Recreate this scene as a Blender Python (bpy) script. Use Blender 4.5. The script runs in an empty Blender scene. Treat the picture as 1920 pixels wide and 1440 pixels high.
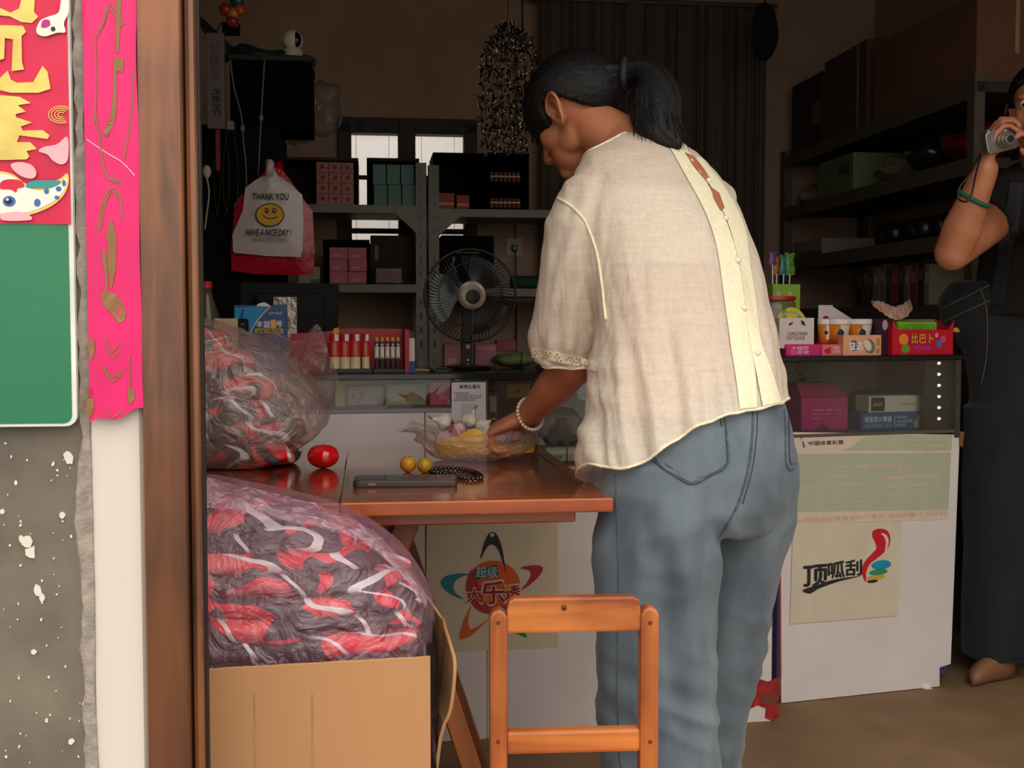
import bpy, bmesh, math, random
from mathutils import Vector, Matrix, noise
from mathutils.bvhtree import BVHTree

# ------------------------------------------------------------------ camera, sky, exposure
SC = bpy.context.scene
COL = SC.collection
F_PX = 2200.0
CAM_Z = 1.08
PITCH = math.radians(3.0)
_cd = bpy.data.cameras.new('camera')
_cd.sensor_width = 36.0
_cd.lens = F_PX / 1920.0 * 36.0
_cd.clip_start = 0.05
CAM = bpy.data.objects.new('camera', _cd)
COL.objects.link(CAM)
CAM.location = (0, 0, CAM_Z)
CAM.rotation_euler = (math.radians(90) - PITCH, 0, 0)
SC.camera = CAM

W = bpy.data.worlds.new('overcast_sky')
SC.world = W
W.use_nodes = True
_bg = W.node_tree.nodes['Background']
_bg.inputs['Color'].default_value = (1.0, 0.95, 0.88, 1)
# standard overcast sky: zenith three times as bright as the horizon
_n = W.node_tree.nodes; _l = W.node_tree.links
_tc = _n.new('ShaderNodeTexCoord'); _sx = _n.new('ShaderNodeSeparateXYZ'); _l.new(_tc.outputs['Generated'], _sx.inputs[0])
_mx = _n.new('ShaderNodeMath'); _mx.operation = 'MAXIMUM'; _mx.inputs[1].default_value = 0.0; _l.new(_sx.outputs['Z'], _mx.inputs[0])
_ma = _n.new('ShaderNodeMath'); _ma.operation = 'MULTIPLY_ADD'; _ma.inputs[1].default_value = 1.40; _ma.inputs[2].default_value = 0.70; _l.new(_mx.outputs[0], _ma.inputs[0])
_l.new(_ma.outputs[0], _bg.inputs['Strength'])

SC.view_settings.view_transform = 'Standard'
SC.view_settings.look = 'None'
SC.view_settings.gamma = 1.0
SC.view_settings.use_curve_mapping = False
SC.view_settings.exposure = 0.68
SC.cycles.use_denoising = True
SC.cycles.max_bounces = 8
SC.cycles.transparent_max_bounces = 24
SC.cycles.caustics_reflective = False
SC.cycles.caustics_refractive = False

# ------------------------------------------------------------------ measuring helpers
_CF = Vector((0, math.cos(PITCH), -math.sin(PITCH)))
_CU = Vector((0, math.sin(PITCH), math.cos(PITCH)))
EYE = Vector((0, 0, CAM_Z))
def ray(px, py):
    return (_CF + Vector((1, 0, 0)) * ((px - 960) / F_PX) + _CU * ((720 - py) / F_PX))
def P(px, py, Y):
    d = ray(px, py); return EYE + d * (Y / d.y)
def PZ(px, py, z):
    d = ray(px, py); return EYE + d * ((z - CAM_Z) / d.z)

class Frame:
    """A plan frame: origin + turn about the vertical; local x along the front, y into the depth."""
    def __init__(s, x, y, deg):
        s.o = Vector((x, y, 0)); s.a = math.radians(deg)
        s.ux = Vector((math.cos(s.a), math.sin(s.a), 0)); s.uy = Vector((-math.sin(s.a), math.cos(s.a), 0))
    def w(s, x, y, z=0):
        return s.o + s.ux * x + s.uy * y + Vector((0, 0, z))
    def loc(s, v):
        d = v - s.o; return Vector((d.dot(s.ux), d.dot(s.uy), v.z))
    def hit(s, px, py, yl):
        d = ray(px, py); k = (yl - (EYE - s.o).dot(s.uy)) / d.dot(s.uy)
        return s.loc(EYE + d * k)
    def hitx(s, px, py, xl):
        d = ray(px, py); k = (xl - (EYE - s.o).dot(s.ux)) / d.dot(s.ux)
        return s.loc(EYE + d * k)

# ------------------------------------------------------------------ materials
def C(r, g, b):
    def f(v):
        v /= 255.0
        return v / 12.92 if v <= 0.04045 else ((v + 0.055) / 1.055) ** 2.4
    return (f(r), f(g), f(b), 1.0)
_mats = {}
def mat(name, col, rough=0.6, metal=0.0, spec=0.5, var=0.12, vs=14.0, bump=0.0, bs=60.0, coat=0.0, stretch=(1, 1, 1), col2=None, detail=4.0, trans=0.0, emit=None, alpha=None, sheen=0.0, sss=0.0):
    if name in _mats: return _mats[name]
    m = bpy.data.materials.new(name); m.use_nodes = True
    nt = m.node_tree; N = nt.nodes; L = nt.links
    b = N['Principled BSDF']
    tc = N.new('ShaderNodeTexCoord'); mp = N.new('ShaderNodeMapping')
    mp.inputs['Scale'].default_value = stretch
    L.new(tc.outputs['Object'], mp.inputs['Vector'])
    nz = N.new('ShaderNodeTexNoise'); nz.inputs['Scale'].default_value = vs; nz.inputs['Detail'].default_value = detail
    L.new(mp.outputs['Vector'], nz.inputs['Vector'])
    rp = N.new('ShaderNodeValToRGB')
    c2 = col2 if col2 else tuple(max(0, c * (1 - 2 * var)) for c in col[:3]) + (1,)
    rp.color_ramp.elements[0].position = 0.3; rp.color_ramp.elements[0].color = c2
    rp.color_ramp.elements[1].position = 0.7; rp.color_ramp.elements[1].color = col
    L.new(nz.outputs['Fac'], rp.inputs['Fac']); L.new(rp.outputs['Color'], b.inputs['Base Color'])
    b.inputs['Roughness'].default_value = rough; b.inputs['Metallic'].default_value = metal
    b.inputs['Specular IOR Level'].default_value = spec
    b.inputs['Coat Weight'].default_value = coat; b.inputs['Coat Roughness'].default_value = 0.12
    b.inputs['Transmission Weight'].default_value = trans
    b.inputs['Sheen Weight'].default_value = sheen
    if sss:
        b.inputs['Subsurface Weight'].default_value = sss; b.inputs['Subsurface Radius'].default_value = (0.012, 0.005, 0.003); b.inputs['Subsurface Scale'].default_value = 1.0
    if alpha is not None: b.inputs['Alpha'].default_value = alpha
    if emit:
        b.inputs['Emission Color'].default_value = emit[0]; b.inputs['Emission Strength'].default_value = emit[1]
    if bump:
        n2 = N.new('ShaderNodeTexNoise'); n2.inputs['Scale'].default_value = bs; n2.inputs['Detail'].default_value = 5
        L.new(mp.outputs['Vector'], n2.inputs['Vector'])
        bp = N.new('ShaderNodeBump'); bp.inputs['Strength'].default_value = bump; bp.inputs['Distance'].default_value = 0.004
        L.new(n2.outputs['Fac'], bp.inputs['Height']); L.new(bp.outputs['Normal'], b.inputs['Normal'])
    _mats[name] = m
    return m
def film(name, col, clear=0.7, rough=0.25, bump=0.5, bs=22.0, gloss=0.35):
    """thin plastic film: part see-through, part tinted, crinkled gloss"""
    if name in _mats: return _mats[name]
    m = bpy.data.materials.new(name); m.use_nodes = True
    nt = m.node_tree; N = nt.nodes; L = nt.links
    for n in list(N): N.remove(n)
    out = N.new('ShaderNodeOutputMaterial')
    tr = N.new('ShaderNodeBsdfTransparent'); tr.inputs['Color'].default_value = (1, 1, 1, 1)
    df = N.new('ShaderNodeBsdfDiffuse'); df.inputs['Color'].default_value = col
    tl = N.new('ShaderNodeBsdfTranslucent'); tl.inputs['Color'].default_value = col
    gl = N.new('ShaderNodeBsdfGlossy'); gl.inputs['Roughness'].default_value = rough
    tc = N.new('ShaderNodeTexCoord'); nz = N.new('ShaderNodeTexNoise'); nz.inputs['Scale'].default_value = bs; nz.inputs['Detail'].default_value = 6; nz.inputs['Distortion'].default_value = 1.5
    L.new(tc.outputs['Object'], nz.inputs['Vector'])
    bp = N.new('ShaderNodeBump'); bp.inputs['Strength'].default_value = bump; bp.inputs['Distance'].default_value = 0.02
    L.new(nz.outputs['Fac'], bp.inputs['Height'])
    for n in (df, gl, tl): L.new(bp.outputs['Normal'], n.inputs['Normal'])
    m1 = N.new('ShaderNodeMixShader'); m1.inputs[0].default_value = 0.5
    L.new(df.outputs[0], m1.inputs[1]); L.new(tl.outputs[0], m1.inputs[2])
    m2 = N.new('ShaderNodeMixShader'); m2.inputs[0].default_value = clear
    L.new(m1.outputs[0], m2.inputs[1]); L.new(tr.outputs[0], m2.inputs[2])
    fr = N.new('ShaderNodeFresnel'); fr.inputs['IOR'].default_value = 1.45
    L.new(bp.outputs['Normal'], fr.inputs['Normal'])
    mx = N.new('ShaderNodeMath'); mx.operation = 'MULTIPLY_ADD'; mx.inputs[1].default_value = 1.3; mx.inputs[2].default_value = gloss * 0.015
    L.new(fr.outputs[0], mx.inputs[0])
    mn = N.new('ShaderNodeMath'); mn.operation = 'MINIMUM'; mn.inputs[1].default_value = 0.22; L.new(mx.outputs[0], mn.inputs[0])
    m3 = N.new('ShaderNodeMixShader'); L.new(mn.outputs[0], m3.inputs[0])
    L.new(m2.outputs[0], m3.inputs[1]); L.new(gl.outputs[0], m3.inputs[2])
    L.new(m3.outputs[0], out.inputs['Surface'])
    _mats[name] = m
    return m
def glass(name, tint=(0.93, 0.97, 0.95, 1), gloss=0.04):
    if name in _mats: return _mats[name]
    m = bpy.data.materials.new(name); m.use_nodes = True
    nt = m.node_tree; N = nt.nodes; L = nt.links
    for n in list(N): N.remove(n)
    out = N.new('ShaderNodeOutputMaterial'); tr = N.new('ShaderNodeBsdfTransparent'); tr.inputs['Color'].default_value = tint
    gl = N.new('ShaderNodeBsdfGlossy'); gl.inputs['Roughness'].default_value = 0.03
    fr = N.new('ShaderNodeFresnel'); fr.inputs['IOR'].default_value = 1.45
    tc = N.new('ShaderNodeTexCoord'); nz = N.new('ShaderNodeTexNoise'); nz.inputs['Scale'].default_value = 3
    L.new(tc.outputs['Object'], nz.inputs['Vector'])
    df = N.new('ShaderNodeBsdfDiffuse'); df.inputs['Color'].default_value = (0.6, 0.58, 0.52, 1)
    mm = N.new('ShaderNodeMath'); mm.operation = 'MULTIPLY'; mm.inputs[1].default_value = gloss * 2
    L.new(nz.outputs['Fac'], mm.inputs[0])
    m0 = N.new('ShaderNodeMixShader'); L.new(mm.outputs[0], m0.inputs[0]); L.new(tr.outputs[0], m0.inputs[1]); L.new(df.outputs[0], m0.inputs[2])
    m3 = N.new('ShaderNodeMixShader'); L.new(fr.outputs[0], m3.inputs[0]); L.new(m0.outputs[0], m3.inputs[1]); L.new(gl.outputs[0], m3.inputs[2])
    L.new(m3.outputs[0], out.inputs['Surface'])
    _mats[name] = m
    return m
def wood(name, ca, cb, rough=0.35, scale=6.0, stretch=(1, 1, 0.08), coat=0.3, bump=0.15, wave=0.5):
    if name in _mats: return _mats[name]
    m = bpy.data.materials.new(name); m.use_nodes = True
    nt = m.node_tree; N = nt.nodes; L = nt.links; b = N['Principled BSDF']
    tc = N.new('ShaderNodeTexCoord'); mp = N.new('ShaderNodeMapping'); mp.inputs['Scale'].default_value = stretch
    L.new(tc.outputs['Object'], mp.inputs['Vector'])
    n1 = N.new('ShaderNodeTexNoise'); n1.inputs['Scale'].default_value = scale * 4; n1.inputs['Detail'].default_value = 8; n1.inputs['Distortion'].default_value = wave
    n2 = N.new('ShaderNodeTexNoise'); n2.inputs['Scale'].default_value = scale; n2.inputs['Detail'].default_value = 3
    L.new(mp.outputs['Vector'], n1.inputs['Vector']); L.new(tc.outputs['Object'], n2.inputs['Vector'])
    mx = N.new('ShaderNodeMath'); mx.operation = 'MULTIPLY_ADD'; mx.inputs[1].default_value = 0.65
    sc_ = N.new('ShaderNodeMath'); sc_.operation = 'MULTIPLY'; sc_.inputs[1].default_value = 0.35
    L.new(n2.outputs['Fac'], sc_.inputs[0]); L.new(n1.outputs['Fac'], mx.inputs[0]); L.new(sc_.outputs[0], mx.inputs[2])
    rp = N.new('ShaderNodeValToRGB'); rp.color_ramp.elements[0].position = 0.36; rp.color_ramp.elements[0].color = ca
    rp.color_ramp.elements[1].position = 0.64; rp.color_ramp.elements[1].color = cb
    L.new(mx.outputs[0], rp.inputs['Fac']); L.new(rp.outputs['Color'], b.inputs['Base Color'])
    b.inputs['Roughness'].default_value = rough; b.inputs['Coat Weight'].default_value = coat; b.inputs['Coat Roughness'].default_value = 0.1
    bp = N.new('ShaderNodeBump'); bp.inputs['Strength'].default_value = bump; bp.inputs['Distance'].default_value = 0.003
    L.new(n1.outputs['Fac'], bp.inputs['Height']); L.new(bp.outputs['Normal'], b.inputs['Normal'])
    _mats[name] = m
    return m
def flatc(rgb, rough=0.55, **k):
    return mat('print_%d_%d_%d' % rgb, C(*rgb), rough=rough, var=0.04, **k)

# ------------------------------------------------------------------ mesh helpers
class MB:
    def __init__(s): s.v = []; s.f = []
    def add(s, vs, fs):
        n = len(s.v); s.v += [Vector(v) for v in vs]; s.f += [tuple(i + n for i in f) for f in fs]; return s
    def box(s, x0, y0, z0, x1, y1, z1, M=None):
        vs = [Vector(v) for v in ((x0, y0, z0), (x1, y0, z0), (x1, y1, z0), (x0, y1, z0), (x0, y0, z1), (x1, y0, z1), (x1, y1, z1), (x0, y1, z1))]
        if M is not None: vs = [M @ v for v in vs]
        return s.add(vs, [(3, 2, 1, 0), (4, 5, 6, 7), (0, 1, 5, 4), (1, 2, 6, 5), (2, 3, 7, 6), (3, 0, 4, 7)])
    def prism(s, pts, y0, y1, M=None):
        n = len(pts)
        ar = sum(pts[i][0] * pts[(i + 1) % n][1] - pts[(i + 1) % n][0] * pts[i][1] for i in range(n))
        if ar < 0: pts = pts[::-1]
        vs = [Vector((x, y0, z)) for x, z in pts] + [Vector((x, y1, z)) for x, z in pts]
        if M is not None: vs = [M @ v for v in vs]
        return s.add(vs, [tuple(range(n)), tuple(range(2 * n - 1, n - 1, -1))] + [((i + 1) % n, i, i + n, (i + 1) % n + n) for i in range(n)])
    def slab(s, pts, z0, z1):
        n = len(pts)
        ar = sum(pts[i][0] * pts[(i + 1) % n][1] - pts[(i + 1) % n][0] * pts[i][1] for i in range(n))
        if ar < 0: pts = pts[::-1]
        vs = [(x, y, z0) for x, y in pts] + [(x, y, z1) for x, y in pts]
        return s.add(vs, [tuple(range(n - 1, -1, -1)), tuple(range(n, 2 * n))] + [(i, (i + 1) % n, (i + 1) % n + n, i + n) for i in range(n)])
    def loft(s, rings, cap0=True, cap1=True, closed=False):
        n = len(rings[0]); b = len(s.v)
        for r in rings: s.v += [Vector(v) for v in r]
        m = len(rings)
        for k in range(m if closed else m - 1):
            a0 = b + k * n; a1 = b + ((k + 1) % m) * n
            for i in range(n): s.f.append((a0 + i, a0 + (i + 1) % n, a1 + (i + 1) % n, a1 + i))
        if not closed:
            if cap0: s.f.append(tuple(b + i for i in range(n - 1, -1, -1)))
            if cap1: s.f.append(tuple(b + (m - 1) * n + i for i in range(n)))
        return s
    def tube(s, pts, r, n=8, closed=False, caps=True, flat=1.0):
        pts = [Vector(p) for p in pts]; m = len(pts)
        rr = r if isinstance(r, (list, tuple)) else [r] * m
        rings = []; prev = None
        for i, p in enumerate(pts):
            if closed: t = pts[(i + 1) % m] - pts[i - 1]
            else: t = pts[min(i + 1, m - 1)] - pts[max(i - 1, 0)]
            t = t.normalized() if t.length > 1e-9 else Vector((0, 0, 1))
            if prev is None:
                u = t.cross(Vector((0, 0, 1)) if abs(t.z) < 0.9 else Vector((1, 0, 0))).normalized()
            else:
                u = (prev - t * prev.dot(t)).normalized()
            prev = u; w = t.cross(u)
            rings.append([p + (u * math.cos(a) + w * math.sin(a) * flat) * rr[i] for a in (2 * math.pi * k / n for k in range(n))])
        return s.loft(rings, caps, caps, closed)
    def cyl(s, p0, p1, r0, r1=None, n=16):
        return s.tube([p0, p1], [r0, r0 if r1 is None else r1], n)
    def lathe(s, prof, n=24, c=(0, 0, 0), sx=1.0, sy=1.0):
        c = Vector(c)
        rings = [[c + Vector((math.cos(2 * math.pi * k / n) * r * sx, math.sin(2 * math.pi * k / n) * r * sy, z)) for k in range(n)] for r, z in prof]
        return s.loft(rings)
    def ball(s, c, rx, ry=None, rz=None, nu=16, nv=10, M=None):
        ry = rx if ry is None else ry; rz = rx if rz is None else rz; c = Vector(c)
        rings = []
        for j in range(1, nv):
            t = math.pi * j / nv - math.pi / 2
            rg = [Vector((math.cos(2 * math.pi * k / nu) * math.cos(t) * rx, math.sin(2 * math.pi * k / nu) * math.cos(t) * ry, math.sin(t) * rz)) for k in range(nu)]
            rings.append([c + (M @ q if M is not None else q) for q in rg])
        b = len(s.v); s.loft(rings, False, False)
        lo = Vector((0, 0, -rz)); hi = Vector((0, 0, rz))
        s.v += [c + (M @ lo if M is not None else lo), c + (M @ hi if M is not None else hi)]
        e = len(s.v); m = len(rings)
        for i in range(nu):
            s.f.append((b + (i + 1) % nu, b + i, e - 2)); s.f.append((b + (m - 1) * nu + i, b + (m - 1) * nu + (i + 1) % nu, e - 1))
        return s
    def grid(s, fn, nu, nv, wrap=False):
        b = len(s.v)
        for j in range(nv + 1):
            for i in range(nu if wrap else nu + 1): s.v.append(Vector(fn(i / nu, j / nv)))
        w = nu if wrap else nu + 1
        for j in range(nv):
            for i in range(nu):
                i2 = (i + 1) % w if wrap else i + 1
                s.f.append((b + j * w + i, b + j * w + i2, b + (j + 1) * w + i2, b + (j + 1) * w + i))
        return s
    def mesh(s, name, bevel=0.0, seg=1, smooth=False):
        me = bpy.data.meshes.new(name); me.from_pydata([tuple(v) for v in s.v], [], s.f)
        bm = bmesh.new(); bm.from_mesh(me)
        if bevel:
            es = [e for e in bm.edges if len(e.link_faces) == 2 and e.calc_face_angle(0) > 0.6]
            bmesh.ops.bevel(bm, geom=es, offset=bevel, segments=seg, affect='EDGES', profile=0.6, clamp_overlap=True)
        bm.to_mesh(me); bm.free()
        if smooth:
            me.polygons.foreach_set('use_smooth', [True] * len(me.polygons))
        me.update()
        return me
    def build(s, name, m, parent=None, bevel=0.0, seg=1, smooth=False, label=None):
        return obj(name, s.mesh(name, bevel, seg, smooth), m, parent, label)
def obj(name, me, m, parent=None, label=None):
    o = bpy.data.objects.new(name, me); COL.objects.link(o)
    if m is not None:
        if isinstance(m, (list, tuple)):
            for q in m: me.materials.append(q)
        elif not me.materials: me.materials.append(m)
    if parent is not None: o.parent = parent
    if label: o['label'] = label
    return o
def tag(o, label, cat, group=None, kind=None):
    o['label'] = label; o['category'] = cat
    if group: o['group'] = group
    if kind: o['kind'] = kind
    return o
def thing(name, label, cat, loc=(0, 0, 0), rz=0.0, group=None, rot=None):
    o = bpy.data.objects.new(name, None); COL.objects.link(o); o.empty_display_size = 0.02
    o.location = loc; o.rotation_euler = rot if rot else (0, 0, rz)
    return tag(o, label, cat, group)
def struct(o):
    o['kind'] = 'structure'; return o
def box_thing(name, label, cat, loc, rz, w, d, h, m, bevel=0.0015, group=None):
    """a carton: an empty at the middle of its front foot; +y runs back"""
    t = thing(name, label, cat, loc, rz, group)
    MB().box(-w / 2, 0, 0, w / 2, d, h).build('box_body', m, t, bevel)
    return t
def flat(name, polys, m, parent, y=0.0, th=0.0006, label=None):
    b = MB()
    for p in polys: b.prism(list(p), y - th, y)
    return b.build(name, m, parent, label=label)
def rect(x0, z0, x1, z1): return [(x0, z0), (x1, z0), (x1, z1), (x0, z1)]
def ell(cx, cz, rx, rz, n=24, a0=0, a1=2 * math.pi, rot=0.0):
    out = []
    full = abs(a1 - a0 - 2 * math.pi) < 1e-6
    for k in range(n if full else n + 1):
        a = a0 + (a1 - a0) * k / n; x = rx * math.cos(a); z = rz * math.sin(a)
        out.append((cx + x * math.cos(rot) - z * math.sin(rot), cz + x * math.sin(rot) + z * math.cos(rot)))
    return out
def stroke(pts, w0, w1=None):
    """a brush stroke polygon along pts with widths w0..w1 (or a list)"""
    n = len(pts); ws = w0 if isinstance(w0, (list, tuple)) else [w0 + ((w0 if w1 is None else w1) - w0) * i / (n - 1) for i in range(n)]
    a, b = [], []
    for i in range(n):
        x0, z0 = pts[max(i - 1, 0)]; x1, z1 = pts[min(i + 1, n - 1)]
        dx, dz = x1 - x0, z1 - z0; l = math.hypot(dx, dz) or 1
        nx, nz_ = -dz / l, dx / l
        a.append((pts[i][0] + nx * ws[i] / 2, pts[i][1] + nz_ * ws[i] / 2)); b.append((pts[i][0] - nx * ws[i] / 2, pts[i][1] - nz_ * ws[i] / 2))
    return a + b[::-1]
def spline(pts, k=6, closed=False):
    """Catmull-Rom through pts (tuples of any length)"""
    n = len(pts); out = []
    idx = (lambda i: pts[i % n]) if closed else (lambda i: pts[min(max(i, 0), n - 1)])
    for i in range(n if closed else n - 1):
        p0, p1, p2, p3 = idx(i - 1), idx(i), idx(i + 1), idx(i + 2)
        for j in range(k):
            t = j / k
            out.append(tuple(0.5 * (2 * b + (c - a) * t + (2 * a - 5 * b + 4 * c - d) * t * t + (3 * b - a - 3 * c + d) * t ** 3) for a, b, c, d in zip(p0, p1, p2, p3)))
    if not closed: out.append(tuple(pts[-1]))
    return out
def text(body, m, parent, x0, z0, x1, z1, y=0.0, name='lettering', shear=0.0, bold=0.0, M=None, up=False):
    """letters fitted into a rectangle of the parent's xz plane, facing -y"""
    cu = bpy.data.curves.new(name, 'FONT'); cu.body = body; cu.extrude = 0.0; cu.resolution_u = 2
    to = bpy.data.objects.new(name, cu); COL.objects.link(to)
    dg = bpy.context.evaluated_depsgraph_get(); dg.update()
    me = bpy.data.meshes.new_from_object(to.evaluated_get(dg)); bpy.data.objects.remove(to); bpy.data.curves.remove(cu)
    me.name = name
    if not me.vertices:
        return None
    xs = [v.co.x for v in me.vertices]; ys = [v.co.y for v in me.vertices]
    ax, bx, ay, by = min(xs), max(xs), min(ys), max(ys)
    for v in me.vertices:
        u = (v.co.x - ax) / max(bx - ax, 1e-6); w = (v.co.y - ay) / max(by - ay, 1e-6)
        x = x0 + u * (x1 - x0) + shear * (w - 0.5) * (z1 - z0); z = z0 + w * (z1 - z0)
        v.co = Vector((x, y - 0.0008, z)) if not up else Vector((x, z, y + 0.0008))
        if M is not None: v.co = M @ v.co
    if bold:
        sx = (x1 - x0) / max(bx - ax, 1e-6) * bold; sz = (z1 - z0) / max(by - ay, 1e-6) * bold
        vs = [v.co.copy() for v in me.vertices]; fs = [tuple(p.vertices) for p in me.polygons]; n = len(vs); nv, nf = [], []
        for k, (ox, oz) in enumerate(((0, 0), (sx, 0), (-sx, 0), (0, sz), (0, -sz))):
            nv += [(v.x + ox, v.y - 0.00002 * k, v.z + oz) for v in vs]; nf += [tuple(i + k * n for i in q) for q in fs]
        me = bpy.data.meshes.new(name); me.from_pydata(nv, [], nf)
    me.materials.clear()
    return obj(name, me, m, parent)
def remesh(mb, voxel, smooth=4, name='body'):
    """union of overlapping closed shapes as one continuous skin"""
    me = mb.mesh(name)
    o = bpy.data.objects.new(name, me); COL.objects.link(o)
    r = o.modifiers.new('r', 'REMESH'); r.mode = 'VOXEL'; r.voxel_size = voxel
    if smooth:
        q = o.modifiers.new('s', 'SMOOTH'); q.iterations = smooth; q.factor = 0.5
    dg = bpy.context.evaluated_depsgraph_get(); dg.update()
    out = bpy.data.meshes.new_from_object(o.evaluated_get(dg)); bpy.data.objects.remove(o); bpy.data.meshes.remove(me)
    out.name = name
    out.polygons.foreach_set('use_smooth', [True] * len(out.polygons))
    return out
def nrand(p, s=1.0, o=0.0):
    return noise.noise(Vector((p[0] * s + o, p[1] * s + o * 0.7, p[2] * s - o)))
R = random.Random(7)
def smoothstep(a, b, x):
    t = min(1, max(0, (x - a) / (b - a))); return t * t * (3 - 2 * t)
def interp(tab, x):
    if x <= tab[0][0]: return tab[0][1]
    for (a, va), (b_, vb) in zip(tab, tab[1:]):
        if x <= b_: return va + (vb - va) * (x - a) / (b_ - a)
    return tab[-1][1]
def surface(me):
    bm = bmesh.new(); bm.from_mesh(me); t = BVHTree.FromBMesh(bm); bm.free(); return t
def on_surface(tree, px, py, off=0.002, origin=None):
    d = ray(px, py).normalized(); loc, nrm, i, dist = tree.ray_cast(EYE, d)
    if loc is None: return None
    if nrm.dot(d) > 0: nrm = -nrm
    return loc + nrm * off
def rows_mesh(rows, thick=0.0015):
    mb = MB(); idx = {}
    for j, r in enumerate(rows):
        for i, v in enumerate(r):
            if v is not None: idx[(j, i)] = len(mb.v); mb.v.append(v)
    for j in range(len(rows) - 1):
        for i in range(len(rows[0]) - 1):
            k = [(j, i), (j, i + 1), (j + 1, i + 1), (j + 1, i)]
            if all(q in idx for q in k): mb.f.append(tuple(idx[q] for q in k))
    return mb

# ------------------------------------------------------------------ the shop shell
S = Frame(0, 0, 7.0)                       # shop axes: x along the front, y into the depth
FRONT, BACK, LEFT, RIGHT, CEIL = 1.50, 5.75, -1.25, 2.55, 2.80
def sbox(b, x0, y0, z0, x1, y1, z1):
    vs = [S.w(x, y, z) for x, y, z in ((x0, y0, z0), (x1, y0, z0), (x1, y1, z0), (x0, y1, z0), (x0, y0, z1), (x1, y0, z1), (x1, y1, z1), (x0, y1, z1))]
    return b.add(vs, [(3, 2, 1, 0), (4, 5, 6, 7), (0, 1, 5, 4), (1, 2, 6, 5), (2, 3, 7, 6), (3, 0, 4, 7)])
M_floor = mat('dusty_concrete', C(150, 118, 84), rough=0.75, vs=5, var=0.16, bump=0.25, bs=45, detail=8)
M_wallin = mat('old_cream_plaster', C(186, 154, 128), rough=0.85, vs=3, var=0.10, bump=0.1, bs=30)
M_ceil = mat('ceiling_plaster', C(120, 104, 88), rough=0.9, vs=3)
M_pave = mat('street_concrete', C(128, 122, 112), rough=0.85, vs=4, bump=0.2, bs=40)
struct(sbox(MB(), LEFT, FRONT - 0.15, -0.12, RIGHT, BACK, 0).build('floor', M_floor))
struct(sbox(MB(), -9, -9, -0.16, 9, FRONT - 0.15, -0.03).build('ground', M_pave))
struct(sbox(MB(), LEFT - 0.2, FRONT, CEIL, RIGHT + 0.2, BACK + 0.15, CEIL + 0.15).build('ceiling', M_ceil))
struct(sbox(MB(), LEFT - 0.15, FRONT + 0.2, 0, LEFT, BACK, CEIL).build('wall_left', M_wallin))
struct(sbox(MB(), RIGHT, FRONT + 0.2, 0, RIGHT + 0.15, BACK, CEIL).build('wall_right', M_wallin))
# back wall with its window hole
wa = S.hit(640, 228, BACK); wb = S.hit(887, 470, BACK)
WX0, WX1, WZ1, WZ0 = wa.x, wb.x, wa.z, wb.z - 0.02
b = MB()
sbox(b, LEFT - 0.15, BACK, 0, WX0, BACK + 0.15, CEIL); sbox(b, WX1, BACK, 0, RIGHT + 0.15, BACK + 0.15, CEIL)
sbox(b, WX0, BACK, WZ1, WX1, BACK + 0.15, CEIL); sbox(b, WX0, BACK, 0, WX1, BACK + 0.15, WZ0)
struct(b.build('wall_back', M_wallin))
# street front: lintel over the opening, pier beyond the right end
M_cem = mat('grey_cement_render', C(134, 123, 106), rough=0.7, vs=6, var=0.2, bump=0.35, bs=28, detail=8, col2=C(94, 87, 77))
b = MB(); sbox(b, -2.2, FRONT - 0.02, 2.62, RIGHT + 0.25, FRONT + 0.2, 3.5); struct(b.build('wall_front', M_cem))
b = MB(); sbox(b, 2.35, FRONT, -0.03, RIGHT + 0.25, FRONT + 0.2, 2.62); struct(b.build('wall_pier', M_cem))
# back yard wall of white boards behind the window
M_board = mat('white_boards', C(236, 230, 236), rough=0.4, var=0.03, vs=8)
yard = struct(sbox(MB(), -2.5, 7.4, -0.1, 3.5, 7.5, 3.2).build('wall_yard', M_board))
for k in range(28):
    x = -2.5 + 0.203 * k
    sbox(MB(), x, 7.385, 0, x + 0.2, 7.4, 3.2).build('board', M_board, yard, bevel=0.003)
struct(sbox(MB(), -9, BACK + 0.15, -0.16, 9, 12, -0.03).build('ground_yard', M_pave))
# window: dark wooden frame with two casements
M_dark = wood('dark_window_wood', C(38, 26, 20), C(66, 48, 36), rough=0.6, coat=0.0)
win = bpy.data.objects.new('window_1', None); COL.objects.link(win); struct(win)
win.location = S.w(0, BACK - 0.03, 0); win.rotation_euler = (0, 0, S.a)
def wl(px, py): h = S.hit(px, py, BACK - 0.03); return h.x, h.z
def wpiece(name, x0, z0, x1, z1, y0=0.0, y1=0.09, m=None): return MB().box(x0, y0, z0, x1, y1, z1).build(name, m or M_dark, win, 0.003)
e = 0.018
wpiece('frame_top', WX0 - e, WZ1 - 0.055, WX1 + e, WZ1 + e); wpiece('frame_bottom', WX0 - e, WZ0 - e, WX1 + e, WZ0 + 0.05)
wpiece('frame_side', WX0 - e, WZ0, WX0 + 0.045, WZ1); wpiece('frame_side', WX1 - 0.045, WZ0, WX1 + e, WZ1)
xa = wl(747, 300)[0]; xb = wl(779, 300)[0]
wpiece('mullion', xa, WZ0, xb, WZ1, -0.01)
zb = wl(700, 432)[1]
M_pane = glass('window_glass')
for x0, x1 in ((WX0 + 0.045, xa), (xb, WX1 - 0.045)):
    wpiece('glazing_bar', x0, zb - 0.012, x1, zb + 0.012, 0.02, 0.06)
    wpiece('glazing_bar', x0, wl(700, 330)[1] - 0.012, x1, wl(700, 330)[1] + 0.006, 0.02, 0.06)
    wpiece('pane', x0, WZ0 + 0.05, x1, WZ1 - 0.055, 0.04, 0.044, M_pane)

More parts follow.
